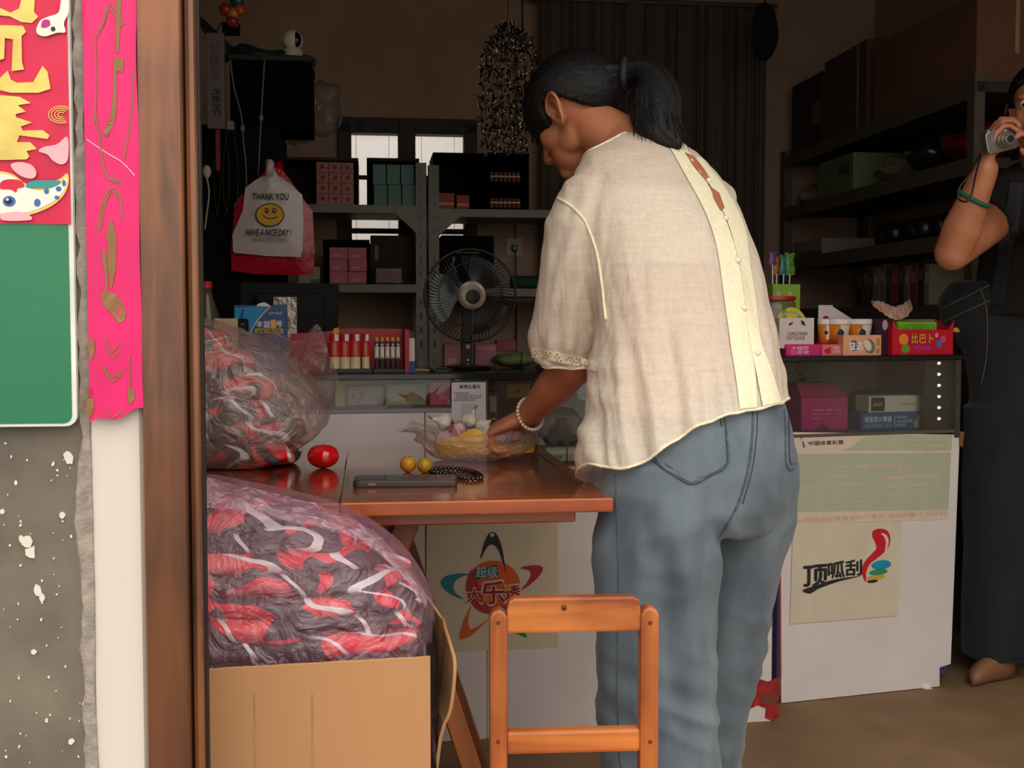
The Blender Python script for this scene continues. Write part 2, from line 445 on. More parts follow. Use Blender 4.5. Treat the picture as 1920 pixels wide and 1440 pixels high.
# ------------------------------------------------------------------ street wall at the left with its post
G = Frame(*S.w(0, FRONT - 0.02).xy, 7.0)   # wall plane: local y = 0
def gl(px, py, y=0.0): h = G.hit(px, py, y); return h.x, h.z
xw = gl(163, 700)[0]
b = MB().box(-3.2, 0, -0.03, xw, 0.24, 2.63)
wo = b.build('wall_street', M_cem); wo.location = G.o; wo.rotation_euler = (0, 0, G.a); struct(wo)
# white painted strip between the render and the post
M_white = mat('white_paint_strip', C(226, 214, 204), rough=0.5, var=0.06, vs=10, stretch=(1, 1, 0.15), bump=0.1, bs=30)
xs1 = gl(268, 700, 0.01)[0]
tr1 = MB().box(xw, 0.0, -0.03, xs1, 0.2, 2.62).build('trim_1', M_white, None, 0.004); tr1.location = G.o; tr1.rotation_euler = (0, 0, G.a); struct(tr1)
# ragged broken render along the strip
rg = MB(); n = 150
R2 = random.Random(3)
for side in (0,):
    zs = [-0.03 + 2.65 * i / n for i in range(n + 1)]
    lx = [xw - 0.006 - 0.010 * max(0, nrand((0, 0, z * 9), 1.0, 5)) - 0.006 * R2.random() for z in zs]
    rx = [xw + 0.004 + 0.004 * nrand((0, 0, z * 14), 1.0, 2) for z in zs]
    lx2 = [a + 0.003 for a in lx]
    for i in range(n + 1):
        rg.v += [Vector((lx[i], 0.0005, zs[i])), Vector((lx2[i], -0.003 - 0.002 * R2.random(), zs[i])), Vector((rx[i], -0.003, zs[i])), Vector((rx[i] + 0.001, 0.0005, zs[i]))]
    for i in range(n):
        a = 4 * i
        for k in range(3): rg.f.append((a + k, a + k + 1, a + k + 5, a + k + 4))
M_plas = mat('broken_plaster', C(170, 158, 146), rough=0.9, vs=60, var=0.2, bump=0.6, bs=150)
o = rg.build('trim_2', M_plas); o.location = G.o; o.rotation_euler = (0, 0, G.a); struct(o)
# lime splashes on the render
sp = MB(); R3 = random.Random(11)
spots = [(128, 857, 9), (50, 1015, 9), (58, 1035, 10), (70, 1108, 8), (80, 1120, 6), (118, 965, 5), (5, 958, 4), (63, 1222, 5), (135, 1390, 5), (165, 1040, 4), (158, 1318, 4), (88, 1350, 3), (40, 1010, 6), (160, 880, 3), (100, 870, 3), (30, 905, 3)]
for k in range(60): spots.append((R3.uniform(5, 165), R3.uniform(820, 1430), R3.uniform(0.8, 2.2)))
for px, py, r in spots:
    x, z = gl(px, py); r = r * 0.00068
    pts = []
    for k in range(7):
        a = 2 * math.pi * k / 7; q = r * R3.uniform(0.6, 1.3)
        pts.append((x + q * math.cos(a), z + q * 1.3 * math.sin(a)))
    sp.prism(pts, -0.0012 - r * 0.15, 0.0005)
o = sp.build('paint_splashes', mat('lime_splash', C(225, 220, 205), rough=0.8, var=0.05), wo); o['kind'] = 'stuff'

# dark timber post, jamb groove, and the door leaf edge
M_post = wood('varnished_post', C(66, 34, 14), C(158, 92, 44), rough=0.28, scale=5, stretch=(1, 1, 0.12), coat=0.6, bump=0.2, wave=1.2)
def _darker_foot(m):
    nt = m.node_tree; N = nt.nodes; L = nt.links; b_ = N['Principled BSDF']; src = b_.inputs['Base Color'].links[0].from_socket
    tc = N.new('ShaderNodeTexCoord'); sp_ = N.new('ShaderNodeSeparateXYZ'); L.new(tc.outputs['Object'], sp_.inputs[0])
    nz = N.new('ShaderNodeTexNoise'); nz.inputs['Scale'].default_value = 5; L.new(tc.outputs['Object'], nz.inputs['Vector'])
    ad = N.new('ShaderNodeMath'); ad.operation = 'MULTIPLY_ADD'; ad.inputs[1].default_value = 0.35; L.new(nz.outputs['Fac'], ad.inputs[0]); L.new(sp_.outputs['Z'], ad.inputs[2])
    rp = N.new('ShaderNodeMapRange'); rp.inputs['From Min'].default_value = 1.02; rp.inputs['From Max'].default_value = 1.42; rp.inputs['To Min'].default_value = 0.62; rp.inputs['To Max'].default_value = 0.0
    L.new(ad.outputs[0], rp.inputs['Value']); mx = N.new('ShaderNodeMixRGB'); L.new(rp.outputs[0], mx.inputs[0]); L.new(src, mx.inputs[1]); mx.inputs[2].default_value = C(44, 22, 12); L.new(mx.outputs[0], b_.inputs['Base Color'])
_darker_foot(M_post)   # old timber turns darker brown towards its foot, with an uneven edge
M_post2 = wood('dark_jamb', C(56, 30, 16), C(140, 84, 46), rough=0.3, scale=7, stretch=(1.5, 1, 0.06), coat=0.6, bump=0.2)
M_groove = mat('jamb_groove', C(24, 16, 12), rough=0.6)
def gpost(name, p0, p1, y0, y1, m, bevel):
    a = gl(p0, 700, y0)[0]; c = gl(p1, 700, y0)[0]
    o = MB().box(a, y0, -0.03, c, y1, 2.62).build(name, m, None, bevel, 2); o.location = G.o; o.rotation_euler = (0, 0, G.a); return struct(o)
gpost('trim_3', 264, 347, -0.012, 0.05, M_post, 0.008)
gpost('trim_4', 346, 354, 0.012, 0.05, M_groove, 0.002)
gpost('trim_5', 353, 373, 0.004, 0.05, M_post2, 0.007)
gpost('trim_6', 372, 382, 0.02, 0.035, M_groove, 0.002)
# ------------------------------------------------------------------ counters, table, racks, chair
K = Frame(-0.08, 2.99, 10.0)     # middle counter: front plane y = 0
Q = Frame(0.75, 3.27, 17.0)      # right-hand counter
KT, QT = 0.952, 0.985            # their top heights
M_cw = mat('white_laminate', C(226, 216, 212), rough=0.45, var=0.05, vs=5)
M_blk = mat('black_trim', C(26, 24, 24), rough=0.35)
M_gl = glass('counter_glass', (0.95, 0.97, 0.95, 1), 0.025)
M_lilac = mat('lilac_shelf_edge', C(150, 146, 156), rough=0.5)
M_steel = mat('grey_painted_steel', C(138, 128, 112), rough=0.5, var=0.08, vs=20)
M_steel_d = mat('dark_painted_steel', C(92, 84, 76), rough=0.5, var=0.1, vs=20)

kx0, kx1 = -0.98, 0.795
kdiv = K.hit(912, 760, 0).x
kz = K.hit(760, 766, 0).z; kz2 = 0.655
kc = thing('display_counter', 'long white shop counter with glass upper case behind the wooden table', 'counter', K.w(0, 0), K.a)
seam = K.hit(798, 1100, 0).x
MB().box(kx0, 0, 0.0, seam - 0.001, 0.02, kz - 0.012).build('front_panel', M_cw, kc, 0.002)
MB().box(seam + 0.001, 0, 0.0, kdiv, 0.02, kz - 0.012).build('front_panel', M_cw, kc, 0.002)
MB().box(kdiv + 0.001, 0, 0.0, kx1, 0.02, kz2).build('front_panel', M_cw, kc, 0.002)
MB().box(kx0, 0.43, 0, kx1, 0.45, kz).build('back_panel', M_cw, kc, 0.002)
MB().box(kx0, 0.0, kz - 0.012, kdiv, 0.43, kz).build('case_floor', M_lilac, kc, 0.002)
MB().box(kdiv, 0.02, kz2, kx1, 0.43, kz2 + 0.012).build('case_floor', M_lilac, kc, 0.002)
MB().box(kx1 - 0.02, 0.02, 0, kx1, 0.43, kz2).build('side_panel', M_cw, kc, 0.002)
MB().box(kx0, 0.005, kz, kdiv - 0.002, 0.010, KT - 0.016).build('glass_front', M_gl, kc)
MB().box(kdiv + 0.002, 0.005, kz2 + 0.012, kx1, 0.010, KT - 0.016).build('glass_front', M_gl, kc)
MB().box(kx0, 0.43, kz, kx1, 0.435, KT - 0.016).build('glass_back', M_gl, kc)
MB().box(kx0 - 0.01, -0.012, KT - 0.016, kx1 + 0.01, 0.46, KT).build('counter_top', mat('black_glass_top', C(40, 38, 36), rough=0.12, var=0.05), kc, 0.002)
MB().box(kdiv - 0.004, 0.004, kz2, kdiv + 0.004, 0.43, KT - 0.016).build('divider', M_steel_d, kc, 0.001)

# right counter: white paper clad base, glass case on top
qw = Q.hit(1796, 780, 0).x
qz = Q.hit(1650, 812, 0).z
qc = thing('glass_counter', 'white paper clad counter with glass display case beside the standing photographer', 'counter', Q.w(0, 0), Q.a)
def ql(px, py, y=0.0): h = Q.hit(px, py, y); return (h.x, h.z)
pan = [ql(1465, 1334), ql(1590, 1322), ql(1735, 1303), ql(1762, 1300), ql(1762, 1252), ql(1783, 1245), ql(1800, 815), ql(1500, 812), (0.0, qz)]
pan = [(x, max(z, 0.002)) for x, z in pan]
MB().prism(pan, 0.0, 0.006).build('front_panel', mat('white_paper_cladding', C(228, 220, 218), rough=0.55, var=0.05, vs=4, bump=0.1, bs=18), qc, 0.001)
MB().box(0.004, 0.008, 0.03, qw - 0.012, 0.40, qz - 0.01).build('base_box', mat('worn_blue_base', C(70, 66, 110), rough=0.6), qc, 0.004)
MB().box(0.0, -0.002, qz - 0.006, qw + 0.004, 0.42, qz + 0.004).build('case_floor', M_steel_d, qc, 0.001)
g = 0.005
gx0 = 0.004
MB().box(gx0, 0.0, qz + 0.004, qw - 0.008, g, QT - 0.014).build('glass_front', M_gl, qc)
MB().box(gx0, 0.40, qz + 0.004, qw, 0.405, QT - 0.014).build('case_back', mat('case_back_board', C(150, 140, 120), rough=0.6), qc)
MB().box(qw - 0.006, 0.002, qz + 0.004, qw - 0.001, 0.40, QT - 0.014).build('glass_side', M_gl, qc)
MB().box(gx0 - 0.01, -0.008, QT - 0.014, qw + 0.008, 0.42, QT).build('counter_top', M_blk, qc, 0.002)
MB().box(qw - 0.012, -0.004, qz - 0.02, qw + 0.006, 0.012, QT - 0.012).build('corner_post', mat('dark_corner_bead', C(70, 66, 60), rough=0.4), qc, 0.001)
# light strip standing in the case with six double arrow lights
la = ql(1735, 680, 0.03); lb = ql(1778, 800, 0.03)
MB().box(la[0], 0.03, qz + 0.004, lb[0] + 0.01, 0.05, QT - 0.014).build('light_strip_board', mat('strip_black', C(40, 42, 36), rough=0.4), qc, 0.001)
M_led = mat('lit_arrow', C(255, 250, 235), emit=(C(255, 246, 220), 2.2))
for k in range(6):
    cx, cz = ql(1761, 681 + k * 20.8, 0.03)
    a = 0.0055
    flat('arrow_light', [[(cx - a, cz + a * .8), (cx - a * .2, cz), (cx - a, cz - a * .8)], [(cx, cz + a * .8), (cx + a * .9, cz), (cx, cz - a * .8)]], M_led, qc, 0.0295, 0.001)

# wooden folding table
TZ = 0.78
tf = PZ(1150, 934, TZ)
T = Frame(tf.x, tf.y, 7.0)
M_tab = wood('varnished_table', C(120, 52, 24), C(178, 92, 42), rough=0.16, scale=3, stretch=(0.12, 1, 1), coat=1.0, bump=0.05, wave=0.6)
M_tabe = wood('varnished_edge', C(128, 52, 18), C(196, 96, 38), rough=0.25, scale=4, stretch=(0.1, 1, 1), coat=0.8, bump=0.1)
def tl(px, py): v = T.loc(PZ(px, py, TZ)); return v.x, v.y
tx_s0 = tl(661, 943)[0]; tx_s1 = tl(636, 840)[0]; tdep = tl(640, 839)[1]
tx_l = tl(330, 920)[0]
tb = thing('folding_table', 'varnished reddish brown wooden folding table with a hinged leaf', 'table', T.w(0, 0), T.a)
txs = (tx_s0 + tx_s1) / 2
TE = 0.042
def leaf(x0, x1, s0, s1):
    MB().slab([(x0[0], TE), (x1[0], TE), (x1[1], tdep), (x0[1], tdep)], TZ - 0.022, TZ).build('table_leaf', M_tab, tb, 0.0015)
leaf((txs + 0.001, txs + 0.001), (-0.03, -0.03), 0, 0)
leaf((tx_l, tx_l), (txs - 0.001, txs - 0.001), 0, 0)
for x0, x1 in ((txs + 0.001, 0.0), (tx_l, txs - 0.001)):
    MB().box(x0, 0.0, TZ - 0.024, x1, TE - 0.0005, TZ + 0.0005).build('edge_board', M_tabe, tb, 0.003, 2)
MB().box(-0.0295, TE, TZ - 0.024, 0.0, tdep, TZ + 0.0005).build('edge_board', M_tabe, tb, 0.003, 2)
MB().box(tx_l + 0.05, 0.03, TZ - 0.045, -0.06, 0.055, TZ - 0.024).build('apron_rail', M_tabe, tb, 0.002)
MB().box(tx_l + 0.05, tdep - 0.06, TZ - 0.045, -0.06, tdep - 0.035, TZ - 0.024).build('apron_rail', M_tabe, tb, 0.002)
M_leg = wood('table_leg_wood', C(110, 58, 30), C(170, 100, 56), rough=0.4, scale=4, stretch=(1, 1, 0.15), coat=0.3)
def tray(px, py, yl): h = T.hit(px, py, yl); return Vector((h.x, yl, h.z))
for yl in (0.10, tdep - 0.12):
    a0 = tray(775, 968, 0.10); a1 = tray(728, 1034, 0.10); dx = (a1.x - a0.x) / (a1.z - a0.z)
    top = Vector((a0.x, yl, TZ - 0.03)); foot = Vector((a0.x + dx * (0 - a0.z), yl, 0.0))
    u = Vector((1, 0, 0))
    def strut(p, q, w, t):
        n = Vector((0, 1, 0)); s = (q - p).normalized().cross(n).normalized() * w / 2
        MB().loft([[p - s, p + s, p + s + n * t, p - s + n * t], [q - s, q + s, q + s + n * t, q - s + n * t]]).build('leg', M_leg, tb, 0.003)
    foot.x = max(foot.x, tx_l + 0.1)
    strut(top, foot, 0.042, 0.022)
    b0 = tray(850, 1340, 0.13); b1 = tray(880, 1430, 0.13); dx = (b1.x - b0.x) / (b1.z - b0.z)
    strut(Vector((b0.x + dx * (TZ - 0.03 - b0.z), yl + 0.026, TZ - 0.03)), Vector((b0.x - dx * b0.z, yl + 0.026, 0.0)), 0.036, 0.022)

# small varnished pine chair facing the street
M_ch = wood('orange_pine', C(138, 62, 22), C(212, 124, 54), rough=0.3, scale=6, stretch=(1, 1, 0.12), coat=0.5, bump=0.15)
M_chx = wood('orange_pine_rail', C(142, 66, 24), C(216, 130, 58), rough=0.3, scale=6, stretch=(0.12, 1, 1), coat=0.5, bump=0.15)
H = Frame(*P(1077, 1200, 1.74).xy, 4.0)
ch = thing('pine_chair', 'small orange varnished pine chair in front of the table', 'chair', H.w(0, 0), H.a)
def hl(px, py): h = H.hit(px, py, 0); return h.x, h.z
px0, px1 = hl(918, 1250)[0], hl(952, 1250)[0]; qx0, qx1 = hl(1201, 1250)[0], hl(1236, 1250)[0]
zt = hl(1077, 1141)[1]
for a, c in ((px0, px1), (qx0, qx1)):
    r = 0.012
    o = MB().prism([(a, 0.0), (c, 0.0), (c, zt - r), (c - r * .35, zt - r * .3), (c - r, zt), (a + r, zt), (a + r * .35, zt - r * .3), (a, zt - r)], 0.0, 0.030).build('back_post', M_ch, ch, 0.005, 2)
z1, z0 = hl(1077, 1121)[1], hl(1077, 1187)[1]
r = 0.016; aa, cc = px1 - 0.006, qx0 + 0.006
MB().prism([(px1 - 0.001, z0), (qx0 + 0.001, z0), (qx0 + 0.001, zt - 0.004), (cc - 0.008, z1 - 0.004), (cc - r, z1), (aa + r, z1), (aa + 0.008, z1 - 0.004), (px1 - 0.001, zt - 0.004)], 0.003, 0.027).build('top_rail', M_chx, ch, 0.004, 2)
z1, z0 = hl(1077, 1371)[1], hl(1077, 1414)[1]
MB().box(px1 - 0.001, 0.003, z0, qx0 + 0.001, 0.026, z1).build('lower_rail', M_chx, ch, 0.005, 2)
# pegs and the knot
M_peg = mat('dark_peg', C(96, 50, 22), rough=0.5)
for px, py in ((934, 1168), (1219, 1168), (934, 1391), (1219, 1391)):
    x, z = hl(px, py); MB().cyl((x, -0.0008, z), (x, 0.004, z), 0.0032, n=10).build('peg', M_peg, ch)
x, z = hl(1058, 1140); MB().ball((x, 0.002, z), 0.0042, 0.0035, 0.0042, 10, 6).build('knot', mat('knot_dark', C(88, 36, 14), rough=0.4), ch)
sz = 0.36
MB().box(px0 + 0.002, -0.25, sz - 0.02, qx1 - 0.002, 0.0, sz).build('seat', M_chx, ch, 0.005, 2)
for a in (px0 + 0.01, qx1 - 0.04):
    MB().box(a, -0.235, 0, a + 0.03, -0.205, sz - 0.02).build('front_leg', M_ch, ch, 0.004)
    MB().box(a + 0.006, -0.205, 0.14, a + 0.024, 0.0, 0.165).build('stretcher', M_ch, ch, 0.003)
MB().box(px1, 0.006, 0.2, qx0, 0.024, 0.23).build('stretcher', M_chx, ch, 0.003)

# ------------------------------------------------------------------ back racks of slotted angle
BY = 5.22
def bl(px, py, y=BY): h = S.hit(px, py, y); return h.x, h.z
def rack(name, label, xa, xb, levels, ya, yb, posts, ztop, mm):
    t = thing(name, label, 'shelf rack', S.w(0, 0), S.a, 'slotted steel racks on the back wall' if 'back' in label else None)
    for px_, sgn in posts:
        for y_, sy in ((ya, 1), (yb, -1)):
            w = 0.048
            pb = MB()
            pb.box(min(px_, px_ + sgn * w), min(y_, y_ + sy * 0.003), 0, max(px_, px_ + sgn * w), max(y_, y_ + sy * 0.003), ztop)
            pb.box(min(px_, px_ + sgn * 0.003), min(y_, y_ + sy * w), 0, max(px_, px_ + sgn * 0.003), max(y_, y_ + sy * w), ztop)
            po = pb.build('post', mm, t)
            if sy == 1:
                z = 0.97; cx = px_ + sgn * w * 0.55
                sme = MB().box(cx - 0.006, y_ - 0.0008, 0, cx + 0.006, y_ + 0.001, 0.03).mesh('slot')
                while z < ztop - 0.03:
                    so = obj('slot', sme, M_blk, po); so.location = (0, 0, z); z += 0.062
    for zl in levels:
        MB().box(xa, ya + 0.004, zl - 0.035, xb, yb - 0.004, zl - 0.002).build('shelf_board', mm, t, 0.002)
        MB().box(xa, ya - 0.001, zl - 0.036, xb, ya + 0.003, zl).build('shelf_lip', mm, t, 0.001)
    return t
z_a = bl(700, 384)[1]; z_b = bl(700, 533)[1]
xL0, xL1 = bl(400, 400)[0], bl(800, 400)[0]; xR0, xR1 = bl(803, 400)[0], bl(1120, 400)[0]
zt1 = bl(790, 305)[1]
rackL = rack('steel_rack', 'grey slotted steel rack under the left side of the small back window', xL0, xL1, (z_a, z_b, 0.6), BY, BY + 0.38, ((xL0, 1), (xL1, -1)), zt1, M_steel)
z_a2 = bl(900, 392)[1]; z_b2 = bl(980, 541)[1]
rackR = rack('steel_rack', 'grey slotted steel rack behind the black fan', xR0, xR1, (z_a2, z_b2, 0.6), BY, BY + 0.38, ((xR0, 1), (xR1, -1)), zt1 - 0.01, M_steel)
for t, x, sg, z in ((rackL, xL1, -1, z_a), (rackR, xR0, 1, z_a2)):
    q = 0.048
    MB().prism([(x + sg * q, z), (x + sg * (q + 0.09), z), (x + sg * (q + 0.09), z - 0.036), (x + sg * q, z - 0.12)], BY - 0.004, BY - 0.001).build('gusset', M_steel, t)

# right-hand rack along the side wall
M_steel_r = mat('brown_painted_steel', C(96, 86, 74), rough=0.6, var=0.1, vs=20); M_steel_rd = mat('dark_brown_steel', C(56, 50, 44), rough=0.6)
RXF = 2.06
Rk = thing('steel_rack', 'long dark steel rack full of stock along the side wall', 'shelf rack', S.w(0, 0), S.a)
ry0 = S.hitx(1826, 300, RXF).y; ry1 = 5.70
rlev = [1.905, 1.648, 1.395, 1.145, 0.75, 0.35]
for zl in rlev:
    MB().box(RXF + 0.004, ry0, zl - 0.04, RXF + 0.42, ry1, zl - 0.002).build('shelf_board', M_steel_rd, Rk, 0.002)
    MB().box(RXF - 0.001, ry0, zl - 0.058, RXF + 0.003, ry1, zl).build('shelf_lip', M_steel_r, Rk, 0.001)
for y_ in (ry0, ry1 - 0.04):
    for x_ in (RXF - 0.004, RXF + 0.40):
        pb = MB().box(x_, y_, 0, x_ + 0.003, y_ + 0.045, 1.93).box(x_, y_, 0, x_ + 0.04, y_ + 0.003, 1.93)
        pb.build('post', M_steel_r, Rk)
# ------------------------------------------------------------------ things on the street wall
def gthing(name, label, cat, y): return thing(name, label, cat, G.w(0, y, 0), G.a)
def gp(pts, y=-0.01, k=1.0, ox=0.0, oy=0.0): return [gl(ox + x * k, oy + yy * k, y) for x, yy in pts]
# green enamel board with a white rim
yb_ = -0.008
gb = gthing('notice_board', 'green enamel board with a white rim on the grey wall', 'board', 0)
def rr(x0, z0, x1, z1, r):
    out = []
    for cx, cz, a0 in ((x1 - r, z0 + r, -90), (x1 - r, z1 - r, 0), (x0 + r, z1 - r, 90), (x0 + r, z0 + r, 180)):
        for k in range(6):
            a = math.radians(a0 + 18 * k); out.append((cx + r * math.cos(a), cz + r * math.sin(a)))
    return out
bx1, bz0 = gl(143, 600, yb_)[0], gl(70, 799, yb_)[1]
flat('board_rim', [rr(bx1 - 0.62, bz0, bx1, bz0 + 1.1, 0.013)], mat('white_rim', C(236, 236, 226), rough=0.35), gb, yb_ + 0.004, 0.010)
flat('board_face', [rr(bx1 - 0.615, bz0 + 0.0035, bx1 - 0.0055, bz0 + 1.095, 0.010)], mat('green_enamel', C(28, 122, 80), rough=0.3, var=0.08, vs=6, coat=0.3), gb, yb_ - 0.0055, 0.001)
for px, py in ((128, 788),):
    x, z = gl(px, py, yb_)
# red festival poster with gold strokes and two carp
yp = -0.0155
po = gthing('festival_poster', 'red paper poster with gold characters and a carp above the green board', 'poster', 0)
px1 = gl(131, 300, yp)[0]; pz0 = gl(60, 420, yp)[1]
M_red = mat('poster_red', C(222, 22, 74), rough=0.4, var=0.10, vs=9, bump=0.12, bs=25)
pg = MB(); n = 30
def pf(u, v):
    x = px1 - 0.42 + 0.42 * u; z = pz0 + 0.62 * v
    return (x, yp + 0.0014 * noise.noise(Vector((x * 22, z * 22, 0))), z)
pg.grid(pf, 24, 36); pob = pg.build('poster_sheet', M_red, po, smooth=True)
M_gold = mat('gold_print', C(244, 214, 112), rough=0.35, var=0.14, vs=30, metal=0.1)
yg = yp - 0.0018
Z3 = 1 / 3.0
def gflat(name, polys, m, y=yg, th=0.0005): return flat(name, [gp(p, y, Z3) for p in polys], m, po, y, th)
gflat('gold_character', [[(-90, 60), (0, 45), (60, 72), (108, 48), (128, -30), (198, -30), (192, 68), (216, 95), (180, 130), (118, 124), (55, 92), (-90, 80)]], M_gold)
gflat('gold_character', [[(-60, 140), (130, 146), (147, 180), (122, 204), (124, 350), (136, 392), (66, 400), (74, 222), (28, 214), (24, 330), (-60, 360)],
      [(-60, 440), (0, 440), (44, 398), (62, 448), (96, 466), (188, 462), (240, 370), (268, 404), (285, 500), (218, 522), (60, 522), (-60, 495)]], M_gold)
gflat('gold_character', [[(-60, 530), (110, 545), (175, 580), (100, 592), (146, 628), (88, 642), (92, 660), (182, 690), (118, 712), (130, 735), (240, 732), (280, 762), (268, 782), (110, 762), (95, 800), (170, 800), (207, 838), (150, 850), (165, 880), (150, 897), (-60, 902)]], M_gold)
M_cw2 = flatc((250, 240, 226)); M_pink = flatc((246, 178, 186)); M_teal = flatc((40, 150, 150)); M_blue = flatc((60, 110, 170)); M_dk = flatc((26, 30, 60)); M_wht = flatc((252, 250, 244)); M_rd = flatc((214, 30, 60))
for r in (72, 56, 38, 20):
    gflat('gold_swirl', [stroke(ell(345, 645, r, r * 0.66, 22, math.pi * 0.35, math.pi * 1.75), 5)], M_gold, yg)
# carp at the foot of the poster
gflat('carp_outline', [spline([(-40, 985), (60, 975), (150, 1035), (230, 1040), (330, 1010), (380, 975), (384, 1040), (350, 1110), (280, 1165), (180, 1205), (100, 1210), (-40, 1195)], 5, True)], M_gold, yg)
gflat('carp_body', [spline([(-40, 1000), (60, 988), (140, 1045), (230, 1075), (330, 1040), (372, 1005), (372, 1040), (340, 1100), (270, 1150), (175, 1190), (90, 1195), (-40, 1185)], 5, True)], M_cw2, yg - 0.0006)
gflat('carp_crown', [spline([(0, 1060), (10, 1020), (60, 1008), (120, 1018), (136, 1050), (100, 1060), (90, 1082), (60, 1066)], 4, True)], M_rd, yg - 0.0012)
gflat('carp_fin', [spline([(145, 1050), (180, 1018), (260, 1016), (340, 1018), (300, 1050), (200, 1058)], 4, True)], M_teal, yg - 0.0012)
gflat('carp_tail', [spline([(218, 850), (250, 826), (320, 812), (372, 770), (386, 800), (380, 900), (345, 925), (300, 905), (268, 870)], 5, True)], M_pink, yg - 0.0006)
gflat('carp_scale', [ell(262, 1075, 14, 16), ell(330, 1062, 16, 14), ell(210, 1140, 18, 22), ell(320, 1110, 14, 10), ell(360, 1030, 10, 18)], M_blue, yg - 0.0012)
gflat('carp_side_fin', [spline([(60, 930), (110, 912), (180, 930), (205, 975), (180, 1005), (110, 985)], 5, True)], M_pink, yg - 0.0012)
gflat('carp_side_fin', [spline([(10, 1205), (90, 1190), (165, 1210), (170, 1238), (20, 1240)], 4, True)], M_pink, yg - 0.0012)
gflat('carp_eye', [ell(52, 1132, 36, 30)], M_blue, yg - 0.0012); gflat('carp_pupil', [ell(48, 1130, 20, 18)], M_dk, yg - 0.0018); gflat('carp_glint', [ell(42, 1122, 8, 7)], M_wht, yg - 0.0024)
# small carp near the top
gflat('small_carp', [spline([(205, 180), (225, 120), (270, 95), (330, 70), (345, 0), (380, -30), (388, 60), (360, 130), (368, 180), (320, 185), (250, 205)], 5, True)], M_cw2, yg - 0.0006)
gflat('small_carp_mark', [spline([(232, 150), (242, 115), (275, 112), (282, 140), (255, 155)], 4, True)], flatc((190, 40, 130)), yg - 0.0012)
gflat('small_carp_eye', [ell(299, 163, 13, 13)], M_dk, yg - 0.0012)
# pink couplet strip pasted over the white trim
cp = gthing('couplet_strip', 'pink paper couplet strip with gold brush strokes beside the post', 'banner', 0)
yc = -0.010
cz1 = 2.1
def cedge(z):
    return None
xl0, xr0 = gl(161, 400, yc)[0], gl(262, 400, yc)[0]
czl, czr = gl(185, 794, yc)[1], gl(250, 768, yc)[1]
def cf(u, v):
    z0 = czl + (czr - czl) * u + 0.004 * math.sin(u * 9)
    z = z0 + (cz1 - z0) * v
    x = xl0 + (xr0 - xl0) * u + 0.002 * noise.noise(Vector((u * 3, z * 9, 0)))
    y = yc - 0.004 * math.sin(math.pi * u) ** 0.5 - 0.0018 * noise.noise(Vector((u * 9, z * 3.0, 2))) - 0.0008 * noise.noise(Vector((u * 20, z * 9, 5)))
    return (x, y, z)
cg = MB().grid(cf, 28, 90); cm = cg.mesh('paper_strip', smooth=True)
obj('paper_strip', cm, mat('couplet_pink', C(236, 22, 112), rough=0.38, var=0.10, vs=10), cp)
ct = surface(cm)
def on_strip(x, z, off=0.0009):
    loc, nr, i, d = ct.ray_cast(Vector((x, -0.2, z)), Vector((0, 1, 0)))
    return (x, (loc.y - off) if loc else yc - 0.006, z)
M_gb = mat('dull_gold_ink', C(150, 108, 62), rough=0.35, var=0.1)
def cstroke(name, pts, w, k=6, zoom=1, oy=0):
    q = spline([gl(x * Z3, oy + y * Z3, yc) for x, y in pts], k)
    ws = w if not isinstance(w, (list, tuple)) else [interp([(i / (len(w) - 1), ww) for i, ww in enumerate(w)], i / (len(q) - 1)) for i in range(len(q))]
    ws = [a * 0.00068 * Z3 for a in ws] if isinstance(ws, list) else ws * 0.00068 * Z3
    pg_ = stroke(q, ws if isinstance(ws, list) else [ws] * len(q)); n = len(pg_) // 2
    mb = MB(); mb.v = [Vector(on_strip(x, z)) for x, z in pg_]; m_ = len(pg_)
    mb.f = [(i, i + 1, m_ - 2 - i, m_ - 1 - i) for i in range(n - 1)]
    return mb.build(name, M_gb, cp)
cstroke('brush_stroke', [(672, 0), (670, 120), (666, 220), (664, 300)], [26, 22, 18, 10])
cstroke('brush_stroke', [(668, 330), (672, 370), (668, 405)], [54, 50, 44])
cstroke('brush_stroke', [(650, 400), (650, 520), (640, 660), (596, 765)], [16, 18, 26, 30])
cstroke('brush_stroke', [(630, 1240), (632, 1330), (636, 1400), (634, 1500), (630, 1620)], [10, 54, 40, 44, 6])
cstroke('brush_stroke', [(578, 1655), (625, 1690), (678, 1770), (676, 1815)], [36, 90, 70, 10])
cstroke('brush_stroke', [(590, 1410), (592, 1460), (604, 1560), (600, 1650)], [14, 24, 14, 10])
for pts in ([(550, 210), (585, 120), (622, 32), (660, 70), (700, 140)], [(560, 190), (590, 130), (624, 60), (690, 150)], [(540, 640), (560, 740), (600, 980), (690, 1035)], [(605, 1000), (690, 1020)], [(745, 400), (752, 520), (735, 700), (700, 900)],
            [(560, 1300), (580, 1150), (632, 1060), (676, 1100), (690, 1250)], [(570, 1290), (594, 1150), (634, 1080), (668, 1120)], [(600, 1900), (610, 1960), (640, 1975), (675, 1930)], [(604, 1950), (640, 2008), (680, 1970)], [(590, 2080), (640, 2140), (690, 2100)], [(584, 2060), (640, 2118), (700, 2070)], [(590, 2290), (640, 2345), (700, 2300)], [(500, 2180), (510, 2280), (506, 2340)], [(730, 2000), (735, 2100), (728, 2200)], [(540, 200), (545, 500), (535, 700)]):
    cstroke('gold_line', pts, 8)
cstroke('gold_blot', [(516, 1900), (518, 1960), (514, 2020)], [20, 34, 16]); cstroke('gold_blot', [(512, 2240), (512, 2290), (508, 2340)], [30, 40, 20]); cstroke('gold_blot', [(742, 2190), (740, 2230), (738, 2270)], [34, 40, 14])
